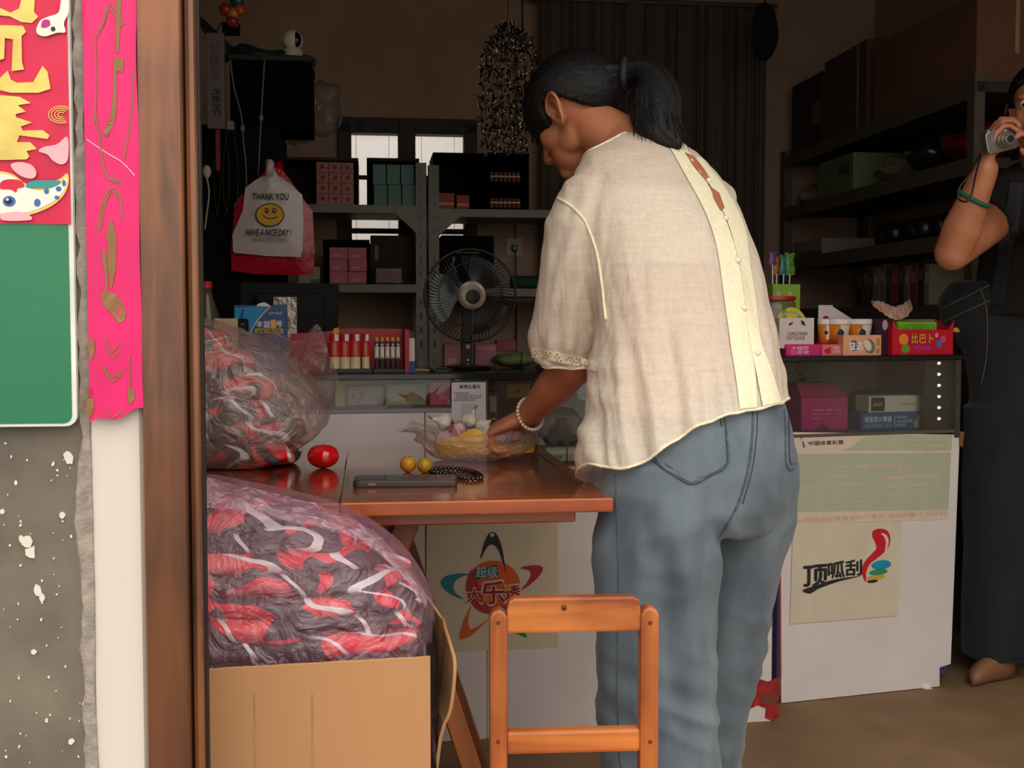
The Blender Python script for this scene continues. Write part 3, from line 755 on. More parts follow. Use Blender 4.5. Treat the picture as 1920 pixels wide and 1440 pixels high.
o = cstroke('crease_line', [(490, 785), (600, 860), (690, 915), (760, 990)], 6); o.data.materials.clear(); o.data.materials.append(flatc((232, 170, 190)))
# ------------------------------------------------------------------ people
M_skin = mat('tanned_skin', C(196, 128, 92), rough=0.5, var=0.08, vs=18, bump=0.12, bs=260, sss=0.15, col2=C(176, 108, 76))
M_hair = mat('black_hair', C(16, 13, 13), rough=0.42, spec=0.35, var=0.3, vs=40, stretch=(6, 6, 1), bump=0.7, bs=90)
def chain(mb, pts, rad, n=10):
    """tapered limb: tube plus balls at the joints"""
    mb.tube(pts, rad, n)
    for p, r in zip(pts, rad): mb.ball(p, r * 0.995, nu=n, nv=8)
def ering(c, ax, ay, a, b, n=28):
    return [c + ax * (a * math.cos(2 * math.pi * k / n)) + ay * (b * math.sin(2 * math.pi * k / n)) for k in range(n)]
def hand(mb, w, d, nrm, side, size=1.0, curl=(0.5, 0.6, 0.5), spread=0.10, thumb=0.5, thumb_in=0.3, finger_scale=(1, 1, 1, 1)):
    """five fingered hand rooted at wrist w, fingers along d, palm facing nrm, side = direction of the thumb"""
    d = d.normalized(); nrm = (nrm - d * nrm.dot(d)).normalized(); s = d.cross(nrm)
    if s.dot(side) < 0: s = -s
    k = size
    # palm
    rings = []
    for t, wd, th in ((0.0, 0.026, 0.019), (0.02, 0.030, 0.018), (0.05, 0.038, 0.016), (0.075, 0.041, 0.014), (0.09, 0.040, 0.011)):
        rings.append(ering(w + d * (t * k), s, nrm, wd * k, th * k, 16))
    mb.loft(rings)
    mb.ball(w + d * 0.03 * k + s * 0.022 * k + nrm * 0.008 * k, 0.018 * k, nu=12, nv=8)
    tips = []
    L = ((0.040, 0.024, 0.020), (0.045, 0.028, 0.022), (0.041, 0.026, 0.021), (0.032, 0.020, 0.018))
    for f in range(4):
        off = (0.030, 0.010, -0.010, -0.029)[f] * k
        base = w + d * ((0.084, 0.088, 0.085, 0.078)[f] * k) + s * off
        ang = 0; dirv = (d + s * (spread * (1.2, 0.4, -0.4, -1.2)[f])).normalized()
        p = base - dirv * 0.01 * k; pts = [p, base]; cur = base; a = 0
        for j in range(3):
            a += curl[j]
            v = dirv * math.cos(a) + nrm * math.sin(a)
            cur = cur + v * L[f][j] * k * finger_scale[f]; pts.append(cur)
        chain(mb, pts, [0.0095 * k, 0.0092 * k, 0.0086 * k, 0.0078 * k, 0.0066 * k], 10)
        tips.append((pts[-1], pts[-1] - pts[-2]))
    b0 = w + d * 0.022 * k + s * 0.024 * k + nrm * 0.006 * k
    v1 = (d * math.cos(thumb) + s * math.sin(thumb) + nrm * thumb_in).normalized()
    v2 = (d * math.cos(thumb * 0.5) + s * math.sin(thumb * 0.4) + nrm * thumb_in * 1.5).normalized()
    t1 = b0 + v1 * 0.04 * k; t2 = t1 + v2 * 0.03 * k; t3 = t2 + v2 * 0.024 * k
    chain(mb, [b0, t1, t2, t3], [0.014 * k, 0.0105 * k, 0.0098 * k, 0.0075 * k], 10)
    return tips
class HeadFrame:
    def __init__(s, o, f, u, k=1.0):
        s.k = k; s.o = o; s.f = f.normalized(); u = (u - s.f * u.dot(s.f)).normalized(); s.u = u; s.l = u.cross(s.f)
    def w(s, lat, fwd, up): return s.o + (s.l * lat + s.f * fwd + s.u * up) * s.k
    def M(s): return Matrix((s.l, s.f, s.u)).transposed() * s.k
def head_shapes(mb, h):
    M3 = h.M()
    mb.ball(h.w(0, -0.004, 0.045), 0.072, 0.093, 0.080, 28, 18, M3)           # cranium
    mb.ball(h.w(0, 0.045, 0.02), 0.060, 0.046, 0.070, 20, 14, M3)            # face
    mb.ball(h.w(0, 0.052, -0.045), 0.047, 0.040, 0.042, 20, 14, M3)           # jaw
    mb.ball(h.w(0, 0.078, -0.072), 0.022, 0.020, 0.018, 14, 10, M3)           # chin
    for sd in (-1, 1):
        mb.ball(h.w(sd * 0.040, 0.048, -0.010), 0.022, 0.032, 0.030, 14, 10, M3)  # cheek
        mb.ball(h.w(sd * 0.036, 0.022, -0.034), 0.020, 0.036, 0.034, 14, 10, M3)  # jaw corner
        mb.ball(h.w(sd * 0.028, 0.083, 0.040), 0.022, 0.012, 0.008, 12, 8, M3)   # brow
        mb.ball(h.w(sd * 0.011, 0.100, -0.026), 0.008, 0.010, 0.007, 10, 8, M3)  # nostril
    mb.tube([h.w(0, 0.088, 0.026), h.w(0, 0.098, 0.0), h.w(0, 0.110, -0.022)], [0.007, 0.009, 0.010], 12)
    mb.ball(h.w(0, 0.108, -0.023), 0.011, 0.010, 0.009, 12, 8, M3)
    mb.ball(h.w(0, 0.090, -0.043), 0.020, 0.009, 0.005, 12, 8, M3); mb.ball(h.w(0, 0.088, -0.052), 0.017, 0.009, 0.006, 12, 8, M3)
def ear_mesh(h, sd):
    mb = MB()
    out = spline([(0.016, -0.004), (0.020, 0.014), (0.012, 0.030), (-0.004, 0.034), (-0.018, 0.026), (-0.022, 0.008), (-0.014, -0.012), (-0.006, -0.028), (0.006, -0.030), (0.010, -0.018)], 4, True)
    def lat(p, q): return 0.074 + max(0, (0.014 - p)) * 0.55
    rim = [h.w(sd * (lat(p, q) + 0.004), p - 0.006, q) for p, q in out]
    n = len(rim); c = Vector((0.002, -0.004))
    mb.tube(rim, 0.0036, 8, closed=True)
    rings = []
    for t, dep in ((1.0, 0.0), (0.8, -0.002), (0.55, -0.006), (0.25, -0.012)):
        rings.append([h.w(sd * (lat(p, q) + 0.002 + dep), c.x + (p - c.x) * t - 0.006, c.y + (q - c.y) * t) for p, q in out])
    mb.loft(rings, False, True)
    back = [[h.w(sd * lat(p, q), p - 0.006, q) for p, q in out], [h.w(sd * 0.060, p * 0.5 - 0.004, q * 0.6) for p, q in out]]
    mb.loft(back, False, False)
    anti = spline([(0.004, -0.020), (-0.006, -0.010), (-0.011, 0.006), (-0.006, 0.020), (0.004, 0.024)], 4)
    mb.tube([h.w(sd * (lat(p, q) + 0.0015), p - 0.006, q) for p, q in anti], 0.0028, 7)
    mb.ball(h.w(sd * 0.079, 0.008, -0.004), 0.004, 0.005, 0.006, 8, 6, h.M())
    mb.ball(h.w(sd * 0.080, -0.002, -0.024), 0.005, 0.008, 0.009, 10, 8, h.M())
    return mb
def join_mesh(me, mb):
    bm = bmesh.new(); bm.from_mesh(me)
    m2 = mb.mesh('tmp', smooth=True); bm.from_mesh(m2); bpy.data.meshes.remove(m2)
    bmesh.ops.recalc_face_normals(bm, faces=bm.faces)
    bm.to_mesh(me); bm.free(); me.polygons.foreach_set('use_smooth', [True] * len(me.polygons)); me.update(); return me
def hair_cap(h, line, th=0.014):
    """hair hugging the skull; below the hairline it dips under the skin"""
    c = (0.0, -0.004, 0.045); nu, nv = 120, 80; mb = MB()
    def fn(u, v):
        a = 2 * math.pi * u; t = math.pi * (v - 0.5) * 0.998
        dl, df, du = math.cos(t) * math.cos(a), math.cos(t) * math.sin(a), math.sin(t)
        L_, F_, U_ = 0.072 * dl, 0.093 * df, 0.080 * du
        p = F_ + c[1]; q = U_ + c[2]
        m = smoothstep(-0.004, 0.005, q - interp(line, p) - 0.003 * noise.noise(Vector((p * 120, dl * 20, 0))))
        k = -0.030 + (0.030 + th) * m
        st = 0.0018 * noise.noise(Vector((dl * 28, a * 3.0, du * 30))) * m
        s = 1 + (k + st) / 0.082
        return h.w(c[0] + L_ * s, c[1] + F_ * s, c[2] + U_ * s)
    mb.grid(fn, nu, nv, wrap=True)
    return mb
# ------------------------------------------------------------------ the woman at the table
WS = 1.045
def PW(px, py, Y): return P(px, py, Y * WS)
Fw = Vector((-0.57, 0.82, 0)).normalized(); Lf = Vector((-0.82, -0.57, 0)).normalized(); Bk = -Fw
wm = thing('person', 'person in a cream blouse and blue jeans leaning over the table', 'person', PW(1290, 1800, 2.02).xy.to_3d())
wm.location = (0, 0, 0)
Rw = random.Random(5)

# --- jeans
jb = MB()
def leg_rings(tab, ry):
    rings = []
    for px, py, Y, hw in tab:
        c = PW(px, py, Y); r = hw / F_PX * Y * WS
        rings.append(ering(c, Vector((1, 0, 0)), Vector((0, 1, 0)), r, ry * r, 28))
    return rings
LL = [(1245, 860, 2.00, 112), (1238, 960, 1.985, 116), (1233, 1050, 1.98, 114), (1230, 1150, 1.98, 113), (1229, 1250, 1.975, 112), (1232, 1350, 1.97, 113), (1239, 1440, 1.965, 115), (1243, 1600, 1.96, 114), (1245, 1720, 1.95, 112)]
RL = [(1398, 860, 2.12, 98), (1388, 960, 2.13, 97), (1370, 1050, 2.15, 96), (1352, 1150, 2.17, 92), (1332, 1250, 2.20, 88), (1312, 1350, 2.22, 86), (1300, 1440, 2.23, 86), (1290, 1560, 2.24, 86), (1284, 1590, 2.25, 86)]
jb.loft(leg_rings(LL, 0.98)); jb.loft(leg_rings(RL, 1.05))
rings = []
for px, py, Y, a, b_ in ((1318, 720, 2.10, 0.150, 0.115), (1316, 770, 2.085, 0.165, 0.130), (1314, 820, 2.07, 0.176, 0.142), (1310, 880, 2.06, 0.180, 0.146), (1305, 940, 2.055, 0.176, 0.140), (1300, 985, 2.055, 0.160, 0.120)):
    rings.append(ering(PW(px, py, Y), Lf, Fw, a * WS, b_ * WS, 32))
jb.loft(rings)
jb.ball(PW(1272, 895, 1.985), 0.094, 0.090, 0.100, 20, 14); jb.ball(PW(1424, 872, 2.04), 0.068, 0.078, 0.088, 20, 14)
jme = remesh(jb, 0.007, 6, 'jeans')
def ridge(x, y, z): return 1.0 - 2.6 * abs(noise.noise(Vector((x, y, z))))
def jean_fold(co):
    z = co.z; x = co.x; d = 0.0
    kn = math.exp(-((z - 0.42) / 0.09) ** 2) + 0.8 * math.exp(-((z - 0.14) / 0.12) ** 2)
    d += kn * 0.0075 * ridge(x * 4 + z * 2, co.y * 4 + 3, z * 17 + x * 7)
    th = math.exp(-((z - 0.68) / 0.10) ** 2)
    d += th * 0.0085 * ridge(x * 9 + z * 7, co.y * 6, z * 9 - x * 6)
    d += 0.0042 * ridge(x * 9, co.y * 9, z * 3.0 + 8)
    s = x - (0.300 + (z - 0.6) * -0.13)               # long drape line down the near thigh
    d += (0.012 * math.exp(-(s / 0.020) ** 2) - 0.010 * math.exp(-((s + 0.045) / 0.025) ** 2)) * smoothstep(0.28, 0.45, z) * smoothstep(0.80, 0.66, z)
    return d
nn = [v.normal.copy() for v in jme.vertices]
for v, q in zip(jme.vertices, nn):
    v.co += q * jean_fold(v.co)
jme.update()
def denim(name, ca, cb):
    m = mat(name, cb, rough=0.85, var=0.2, vs=9, col2=ca, detail=12, bump=0.18, bs=420, sheen=0.15, stretch=(1.6, 1.6, 0.6))
    nt = m.node_tree; N = nt.nodes; L = nt.links
    wv = N.new('ShaderNodeTexWave'); wv.inputs['Scale'].default_value = 260; wv.inputs['Distortion'].default_value = 1.0; wv.bands_direction = 'DIAGONAL'
    tc = [n for n in N if n.type == 'TEX_COORD'][0]; L.new(tc.outputs['Object'], wv.inputs['Vector'])
    b_ = N['Principled BSDF']; src = b_.inputs['Base Color'].links[0].from_socket
    mx = N.new('ShaderNodeMixRGB'); mx.blend_type = 'MULTIPLY'; mx.inputs[0].default_value = 0.25
    L.new(src, mx.inputs[1]); L.new(wv.outputs['Color'], mx.inputs[2]); L.new(mx.outputs[0], b_.inputs['Base Color'])
    return m
M_den = denim('washed_blue_denim', C(82, 95, 107), C(116, 128, 137))
M_den2 = mat('denim_seam', C(84, 98, 116), rough=0.9, vs=120, var=0.3)
M_st = mat('dark_stitch', C(58, 50, 48), rough=0.8, vs=60)
jeans = obj('jeans', jme, M_den, wm, 'faded blue denim jeans')
jt = surface(jme)
def seam(pts, r, name, m, par, tree=jt, off=0.0005, k=8, flat_=1.0):
    q = [on_surface(tree, x, y, off) for x, y in spline(pts, k)]
    q = [v for v in q if v is not None]
    if len(q) > 2: return MB().tube(q, r, 6).build(name, m, par, smooth=True)
seam([(1154, 890), (1158, 1000), (1160, 1100), (1158, 1250), (1160, 1380), (1164, 1439)], 0.0014, 'side_seam', M_den2, jeans)
seam([(1412, 770), (1410, 820), (1402, 880), (1385, 940), (1362, 985), (1346, 1010)], 0.0022, 'seat_seam', M_den2, jeans)
seam([(1420, 770), (1418, 820), (1410, 880), (1392, 945)], 0.0009, 'stitching', M_st, jeans)
for pts in ([(1228, 838), (1226, 864), (1260, 888), (1296, 907), (1330, 892), (1362, 872), (1363, 830), (1358, 780)], [(1470, 770), (1472, 800), (1474, 868), (1484, 880), (1492, 868)]):
    outl = [on_surface(jt, x, y, 0.001) for x, y in spline(pts, 6)]; outl = [v for v in outl if v is not None]
    MB().tube(outl, 0.0021, 6).build('pocket_edge', M_den2, jeans, smooth=True)
ins = [(1236, 842), (1234, 860), (1264, 881), (1296, 898), (1328, 884), (1354, 868), (1355, 830), (1351, 785)]
seam(ins, 0.0009, 'stitching', M_st, jeans, off=0.0012)
seam([(1478, 780), (1480, 860), (1486, 870)], 0.0009, 'stitching', M_st, jeans, off=0.0012)
rows = []
for k in range(10):
    t = k / 9; y = 800 + t * 104
    xl = interp([(800, 1232), (864, 1228), (880, 1248), (904, 1294)], y); xr = interp([(800, 1358), (870, 1360), (885, 1340), (904, 1298)], y)
    rows.append([on_surface(jt, xl + (xr - xl) * i / 10, y, 0.0022) for i in range(11)])
rows_mesh(rows).build('back_pocket', M_den, jeans, smooth=True)
# shoes below the frame
M_shoe = mat('dark_shoe', C(48, 42, 40), rough=0.6)
for px, py, Y in ((1245, 1720, 1.95), (1284, 1590, 2.25)):
    c = PW(px, py, Y); c.z = 0
    sb = MB(); sb.loft([ering(c + Fw * t + Vector((0, 0, 0.035 - 0.008 * (i > 3))), Lf, Vector((0, 0, 1)), w_, 0.034 - 0.006 * (i > 3)) for i, (t, w_) in enumerate(((-0.08, 0.026), (-0.06, 0.036), (0.0, 0.038), (0.06, 0.044), (0.12, 0.042), (0.15, 0.024)))])
    sb.build('shoe', M_shoe, wm, smooth=True)

# --- torso shape shared by skin and blouse
TOR = [(1203, 254, 2.315, 0.060, 0.052), (1206, 272, 2.305, 0.092, 0.066), (1210, 298, 2.29, 0.140, 0.084), (1216, 330, 2.275, 0.166, 0.102), (1224, 365, 2.26, 0.180, 0.118), (1238, 420, 2.235, 0.186, 0.130), (1262, 500, 2.205, 0.187, 0.134), (1284, 590, 2.165, 0.188, 0.136), (1300, 690, 2.125, 0.196, 0.144), (1303, 770, 2.09, 0.204, 0.152), (1297, 840, 2.07, 0.212, 0.158), (1292, 920, 2.05, 0.214, 0.160)]
def torso(mb, off, upto=99, squeeze=1.0):
    rings = []
    for px, py, Y, a, b_ in TOR[:upto]:
        rings.append(ering(PW(px, py, Y), Lf, Fw, max(a - off, 0.03) * squeeze * WS, max(b_ - off, 0.03) * squeeze * WS, 40))
    mb.loft(rings)
SHL = PW(1100, 392, 2.185); ELB = PW(1072, 690, 2.24); WR = PW(990, 778, 2.36)
SHR = PW(1310, 385, 2.40); ELR = PW(1262, 640, 2.56); WRR = PW(1215, 775, 2.46)
hd = HeadFrame(PW(1086, 222, 2.385), Vector((-0.64, 0.53, -0.56)), Vector((-0.43, 0.36, 0.828)), WS)
bb = MB()
torso(bb, 0.014, 10, 0.97)
chain(bb, [SHL, SHL.lerp(ELB, 0.5), ELB], [0.040, 0.043, 0.041], 16); chain(bb, [ELB, ELB.lerp(WR, 0.35), ELB.lerp(WR, 0.75), WR], [0.040, 0.040, 0.030, 0.025], 16)
chain(bb, [SHR, SHR.lerp(ELR, 0.5), ELR], [0.038, 0.042, 0.038], 16); chain(bb, [ELR, ELR.lerp(WRR, 0.35), ELR.lerp(WRR, 0.75), WRR], [0.038, 0.039, 0.029, 0.025], 16)
chain(bb, [PW(1192, 300, 2.30), PW(1165, 268, 2.335), hd.w(0, -0.022, -0.045), hd.w(0, -0.01, 0.0)], [0.066, 0.058, 0.054, 0.052], 20)
head_shapes(bb, hd)
hand(bb, WR, Vector((-0.82, 0.30, -0.38)), Vector((-0.25, 0.25, -1)), Vector((0.3, 0.9, 0)), 1.0, (0.95, 1.15, 0.8), 0.04, 0.5, 0.6)
hand(bb, WRR, Vector((-0.55, 0.2, -0.12)), Vector((0, 0, -1)), Vector((-0.2, -0.9, 0)), 0.95, (0.4, 0.5, 0.4), 0.06, 0.6, 0.3)
bme = remesh(bb, 0.004, 7, 'body')
for sd in (1, -1): join_mesh(bme, ear_mesh(hd, sd))
body = obj('body', bme, M_skin, wm)
M_eye = mat('eye_white', C(225, 215, 205), rough=0.15, var=0.02); M_iris = mat('dark_iris', C(30, 18, 12), rough=0.1)
for sd in (1, -1):
    e_ = MB().ball(hd.w(sd * 0.030, 0.078, 0.020), 0.0125, nu=14, nv=10).build('eye', M_eye, wm, smooth=True)
    MB().ball(hd.w(sd * 0.030, 0.0868, 0.017), 0.0058, nu=10, nv=8).build('iris', M_iris, e_, smooth=True)

# --- hair with ponytail
line = [(-0.12, -0.050), (-0.085, -0.060), (-0.04, -0.008), (-0.022, 0.022), (-0.004, 0.040), (0.016, 0.030), (0.024, 0.004), (0.034, 0.000), (0.076, 0.010), (0.11, 0.016)]
hair = hair_cap(hd, line, 0.015).build('hair', M_hair, wm, smooth=True)
pt = MB()
pony = [((1090, 172), 2.385, 74, 60), ((1132, 156), 2.375, 56, 50), ((1156, 146), 2.36, 36, 36), ((1170, 140), 2.35, 27, 27), ((1190, 132), 2.33, 30, 30), ((1212, 140), 2.31, 40, 34), ((1226, 168), 2.29, 50, 40), ((1228, 205), 2.27, 54, 38), ((1234, 240), 2.255, 46, 32), ((1256, 262), 2.24, 28, 20), ((1278, 278), 2.23, 9, 8)]
rings = []
for i, ((x, y), Y, w_, dp) in enumerate(pony):
    c = PW(x, y, Y); p0 = PW(*pony[max(i - 1, 0)][0], Y); p1 = PW(*pony[min(i + 1, len(pony) - 1)][0], Y)
    t = (p1 - p0).normalized(); s = Vector((0, 1, 0)).cross(t).normalized()
    rings.append([c + s * (w_ / F_PX * Y * math.cos(a)) * (1 + 0.06 * math.sin(a * 9 + i * 0.4)) + Vector((0, 1, 0)) * (dp / F_PX * Y * math.sin(a)) * (1 + 0.06 * math.sin(a * 11)) for a in (2 * math.pi * k / 40 for k in range(40))])
pt.loft(rings)
ptm = pt.mesh('ponytail', smooth=True)
o = obj('ponytail', ptm, M_hair, wm)
mod = o.modifiers.new('s', 'SUBSURF'); mod.levels = 1; mod.render_levels = 1
# loose strands at the end of the tail
st = MB()
for k in range(110):
    a = Rw.uniform(0, 1); x0 = 1190 + Rw.uniform(0, 75); y0 = 180 + Rw.uniform(-20, 40)
    x1 = x0 + Rw.uniform(-8, 28) + (x0 - 1190) * 0.1; y1 = 250 + Rw.uniform(-14, 26) + max(0, (x1 - 1225)) * 0.32
    Y = 2.232 + Rw.uniform(0, 0.03)
    st.tube([PW(x0, y0, Y + 0.01), PW((x0 + x1) / 2 + Rw.uniform(-3, 6), (y0 + y1) / 2, Y - 0.012), PW(x1, y1, Y - 0.006)], [0.0012, 0.0012, 0.0003], 4)
o = st.build('loose_strands', M_hair, wm); o['kind'] = 'stuff'
o = MB().tube([PW(1172 + 4 * math.cos(a), 140 + 27 * math.sin(a), 2.34 + 0.028 * math.cos(a)) for a in (2 * math.pi * k / 20 for k in range(20))], 0.008, 8, closed=True).build('hair_tie', mat('navy_hair_tie', C(22, 26, 40), rough=0.7), wm, smooth=True)

# --- undershirt, seen faintly through the blouse
M_und = mat('white_undershirt', C(222, 214, 204), rough=0.8)
us = MB(); rings = []
for px, py, Y, a, b_ in [t for t in TOR if 365 <= t[1] <= 500]:
    rings.append(ering(PW(px, py, Y), Lf, Fw, (a - 0.010) * 0.985 * WS, (b_ - 0.010) * 0.985 * WS, 40))
us.loft(rings, False, False).build('undershirt', M_und, wm, smooth=True)
# --- blouse
M_bl = bpy.data.materials.new('sheer_cream_linen'); M_bl.use_nodes = True
def _blouse(m):
    nt = m.node_tree; N = nt.nodes; L = nt.links; b_ = N['Principled BSDF']; out = N['Material Output']
    tc = N.new('ShaderNodeTexCoord'); mp = N.new('ShaderNodeMapping'); mp.inputs['Scale'].default_value = (1, 1, 0.12); L.new(tc.outputs['Object'], mp.inputs['Vector'])
    nz = N.new('ShaderNodeTexNoise'); nz.inputs['Scale'].default_value = 160; nz.inputs['Detail'].default_value = 5; L.new(mp.outputs[0], nz.inputs['Vector'])
    mp2 = N.new('ShaderNodeMapping'); mp2.inputs['Scale'].default_value = (0.12, 0.12, 1); L.new(tc.outputs['Object'], mp2.inputs['Vector'])
    nz2 = N.new('ShaderNodeTexNoise'); nz2.inputs['Scale'].default_value = 180; nz2.inputs['Detail'].default_value = 5; L.new(mp2.outputs[0], nz2.inputs['Vector'])
    ad = N.new('ShaderNodeMath'); ad.operation = 'ADD'; L.new(nz.outputs['Fac'], ad.inputs[0]); L.new(nz2.outputs['Fac'], ad.inputs[1])
    rp = N.new('ShaderNodeValToRGB'); rp.color_ramp.elements[0].position = 0.35; rp.color_ramp.elements[0].color = C(244, 226, 202); rp.color_ramp.elements[1].position = 0.65; rp.color_ramp.elements[1].color = C(255, 244, 228)
    hf = N.new('ShaderNodeMath'); hf.operation = 'MULTIPLY'; hf.inputs[1].default_value = 0.5; L.new(ad.outputs[0], hf.inputs[0]); L.new(hf.outputs[0], rp.inputs['Fac'])
    df = N.new('ShaderNodeBsdfDiffuse'); tl_ = N.new('ShaderNodeBsdfTranslucent'); tr = N.new('ShaderNodeBsdfTransparent')
    L.new(rp.outputs[0], df.inputs['Color']); L.new(rp.outputs[0], tl_.inputs['Color'])
    bp = N.new('ShaderNodeBump'); bp.inputs['Strength'].default_value = 0.25; bp.inputs['Distance'].default_value = 0.0015; L.new(ad.outputs[0], bp.inputs['Height'])
    n3 = N.new('ShaderNodeTexNoise'); n3.inputs['Scale'].default_value = 26; n3.inputs['Detail'].default_value = 4; n3.inputs['Distortion'].default_value = 1.2; L.new(mp.outputs[0], n3.inputs['Vector'])
    bp2 = N.new('ShaderNodeBump'); bp2.inputs['Strength'].default_value = 0.35; bp2.inputs['Distance'].default_value = 0.012; L.new(n3.outputs['Fac'], bp2.inputs['Height']); L.new(bp.outputs[0], bp2.inputs['Normal'])
    L.new(bp2.outputs[0], df.inputs['Normal']); L.new(bp2.outputs[0], tl_.inputs['Normal'])
    m1 = N.new('ShaderNodeMixShader'); m1.inputs[0].default_value = 0.22; L.new(df.outputs[0], m1.inputs[1]); L.new(tl_.outputs[0], m1.inputs[2])
    m2 = N.new('ShaderNodeMixShader'); m2.inputs[0].default_value = 0.20; L.new(m1.outputs[0], m2.inputs[1]); L.new(tr.outputs[0], m2.inputs[2])
    L.new(m2.outputs[0], out.inputs['Surface']); N.remove(b_)
_blouse(M_bl)
M_bl2 = mat('cream_linen_double', C(250, 240, 206), rough=0.8, var=0.06, vs=120, bump=0.2, bs=300)
lb = MB(); torso(lb, 0.0)
def sleeve(tab):
    rings = []
    for i, (p, r, rd) in enumerate(tab):
        a = tab[max(i - 1, 0)][0]; c = tab[min(i + 1, len(tab) - 1)][0]; t = (c - a).normalized()
        u = t.cross(Vector((0, 1, 0))).normalized(); w_ = t.cross(u)
        rings.append(ering(p, u, w_, r, rd, 28))
    return rings
SLV = [(PW(1150, 350, 2.22), 0.050, 0.060), (PW(1104, 378, 2.185), 0.062, 0.066), (PW(1084, 430, 2.175), 0.068, 0.070), (PW(1076, 500, 2.18), 0.068, 0.068), (PW(1070, 570, 2.19), 0.069, 0.066), (PW(1061, 630, 2.205), 0.071, 0.066), (PW(1058, 660, 2.212), 0.066, 0.062), (PW(1056, 678, 2.218), 0.062, 0.058)]
lb.loft(sleeve(SLV))
SRV = [(PW(1280, 345, 2.38), 0.05, 0.06), (PW(1330, 372, 2.42), 0.060, 0.062), (PW(1312, 460, 2.47), 0.064, 0.064), (PW(1290, 560, 2.52), 0.064, 0.062), (PW(1272, 620, 2.55), 0.058, 0.056)]
lb.loft(sleeve(SRV))
lme = remesh(lb, 0.0065, 5, 'blouse')
# open the hem, the cuffs and the collar
bm = bmesh.new(); bm.from_mesh(lme)
cut = SLV[-1][0]; cd_ = (SLV[-1][0] - SLV[-2][0]).normalized() * 0.75 + Vector((0.35, 0, -0.75)).normalized() * 0.25; cd_.normalize()
cutr = SRV[-1][0]; cdr = (SRV[-1][0] - SRV[-2][0]).normalized()
COLP = PW(1200, 262, 2.31); cold = (hd.w(0, 0, 0) - PW(1200, 300, 2.30)).normalized()
def proj(co):
    v = co - EYE; f = v.dot(_CF); return 960 + v.x / f * F_PX, 720 - v.dot(_CU) / f * F_PX
def hem_y(co):
    x, y = proj(co); fr = (co - PW(1297, 840, 2.07)).dot(Fw)
    h = interp([(1060, 868), (1120, 872), (1166, 884), (1222, 858), (1300, 803), (1360, 780), (1416, 770), (1440, 764), (1506, 742)], x)
    return h + max(0, fr - 0.02) * 300
def drop(co):
    if (co - cut).dot(cd_) > -0.004 and (co - cut).length < 0.12: return True
    if (co - cutr).dot(cdr) > -0.006 and (co - cutr).length < 0.10: return True
    if (co - COLP).dot(cold) > 0.004 and (co - COLP).length < 0.14: return True
    x, y = proj(co)
    if y > 700 and y > hem_y(co) and (co - SLV[-1][0]).length > 0.085: return True
    return False
dead = [f for f in bm.faces if drop(f.calc_center_median())]
bmesh.ops.delete(bm, geom=dead, context='FACES')
# keep the largest island
seen = set(); best = []
for v in bm.verts:
    if v in seen: continue
    stack = [v]; isl = []; seen.add(v)
    while stack:
        q = stack.pop(); isl.append(q)
        for e_ in q.link_edges:
            o_ = e_.other_vert(q)
            if o_ not in seen: seen.add(o_); stack.append(o_)
    if len(isl) > len(best): best = isl
keep = set(best); bmesh.ops.delete(bm, geom=[v for v in bm.verts if v not in keep], context='VERTS')
bm.normal_update()
def blouse_fold(v):
    co = v.co; x, y = proj(co); d = 0.0
    low = smoothstep(420, 860, y)
    slv = (co - SLV[3][0]).length < 0.19 and x < 1138
    if slv:
        d += 0.006 * noise.noise(Vector((x * 0.035 + y * 0.012, co.y * 9, y * 0.006))) + 0.003 * noise.noise(Vector((x * 0.09, y * 0.02, 4)))
        d += 0.005 * smoothstep(590, 640, y) * smoothstep(672, 650, y) * (0.5 + math.sin(x * 0.16 + y * 0.02))
    else:
        u = x + (y - 500) * -0.16                                      # folds fan from the shoulder to the hem
        d += (0.0050 + 0.014 * low) * noise.noise(Vector((u * 0.030, y * 0.0035, 2.0)))
        d += (0.002 + 0.007 * low) * noise.noise(Vector((u * 0.075, y * 0.008, 7.0)))
        d += 0.0050 * noise.noise(Vector((x * 0.012, y * 0.022, 11.0)))
        near = smoothstep(1210, 1090, x) * smoothstep(560, 760, y)
        d += near * (0.012 * noise.noise(Vector((x * 0.02, y * 0.03, 5.0))) + 0.010)
    return d
mv = [(v, v.normal * blouse_fold(v)) for v in bm.verts]
for v, q in mv: v.co += q
bmesh.ops.smooth_vert(bm, verts=[v for v in bm.verts if any(e_.is_boundary for e_ in v.link_edges)], factor=0.5, use_axis_x=True, use_axis_y=True, use_axis_z=True)
bl_loops = []
be = [e_ for e_ in bm.edges if e_.is_boundary]
adj = {}
for e_ in be:
    for v in e_.verts: adj.setdefault(v, []).append(e_.other_vert(v))
todo = set(adj)
while todo:
    s0 = todo.pop(); lp = [s0]; cur = s0
    while True:
        nx = [q for q in adj[cur] if q in todo]
        if not nx: break
        cur = nx[0]; todo.discard(cur); lp.append(cur)
    if len(lp) > 20: bl_loops.append([v.co.copy() for v in lp])
bm.to_mesh(lme); bm.free(); lme.polygons.foreach_set('use_smooth', [True] * len(lme.polygons)); lme.update()
blouse = obj('blouse', lme, M_bl, wm, 'sheer cream linen blouse buttoned down the back')
for lp in bl_loops:
    n = len(lp); sm = [sum((lp[(i + k) % n] for k in range(-3, 4)), Vector()) / 7 for i in range(n)]
    MB().tube(sm, 0.0028, 6, closed=True).build('hem', M_bl2, blouse, smooth=True)
lt = surface(lme)
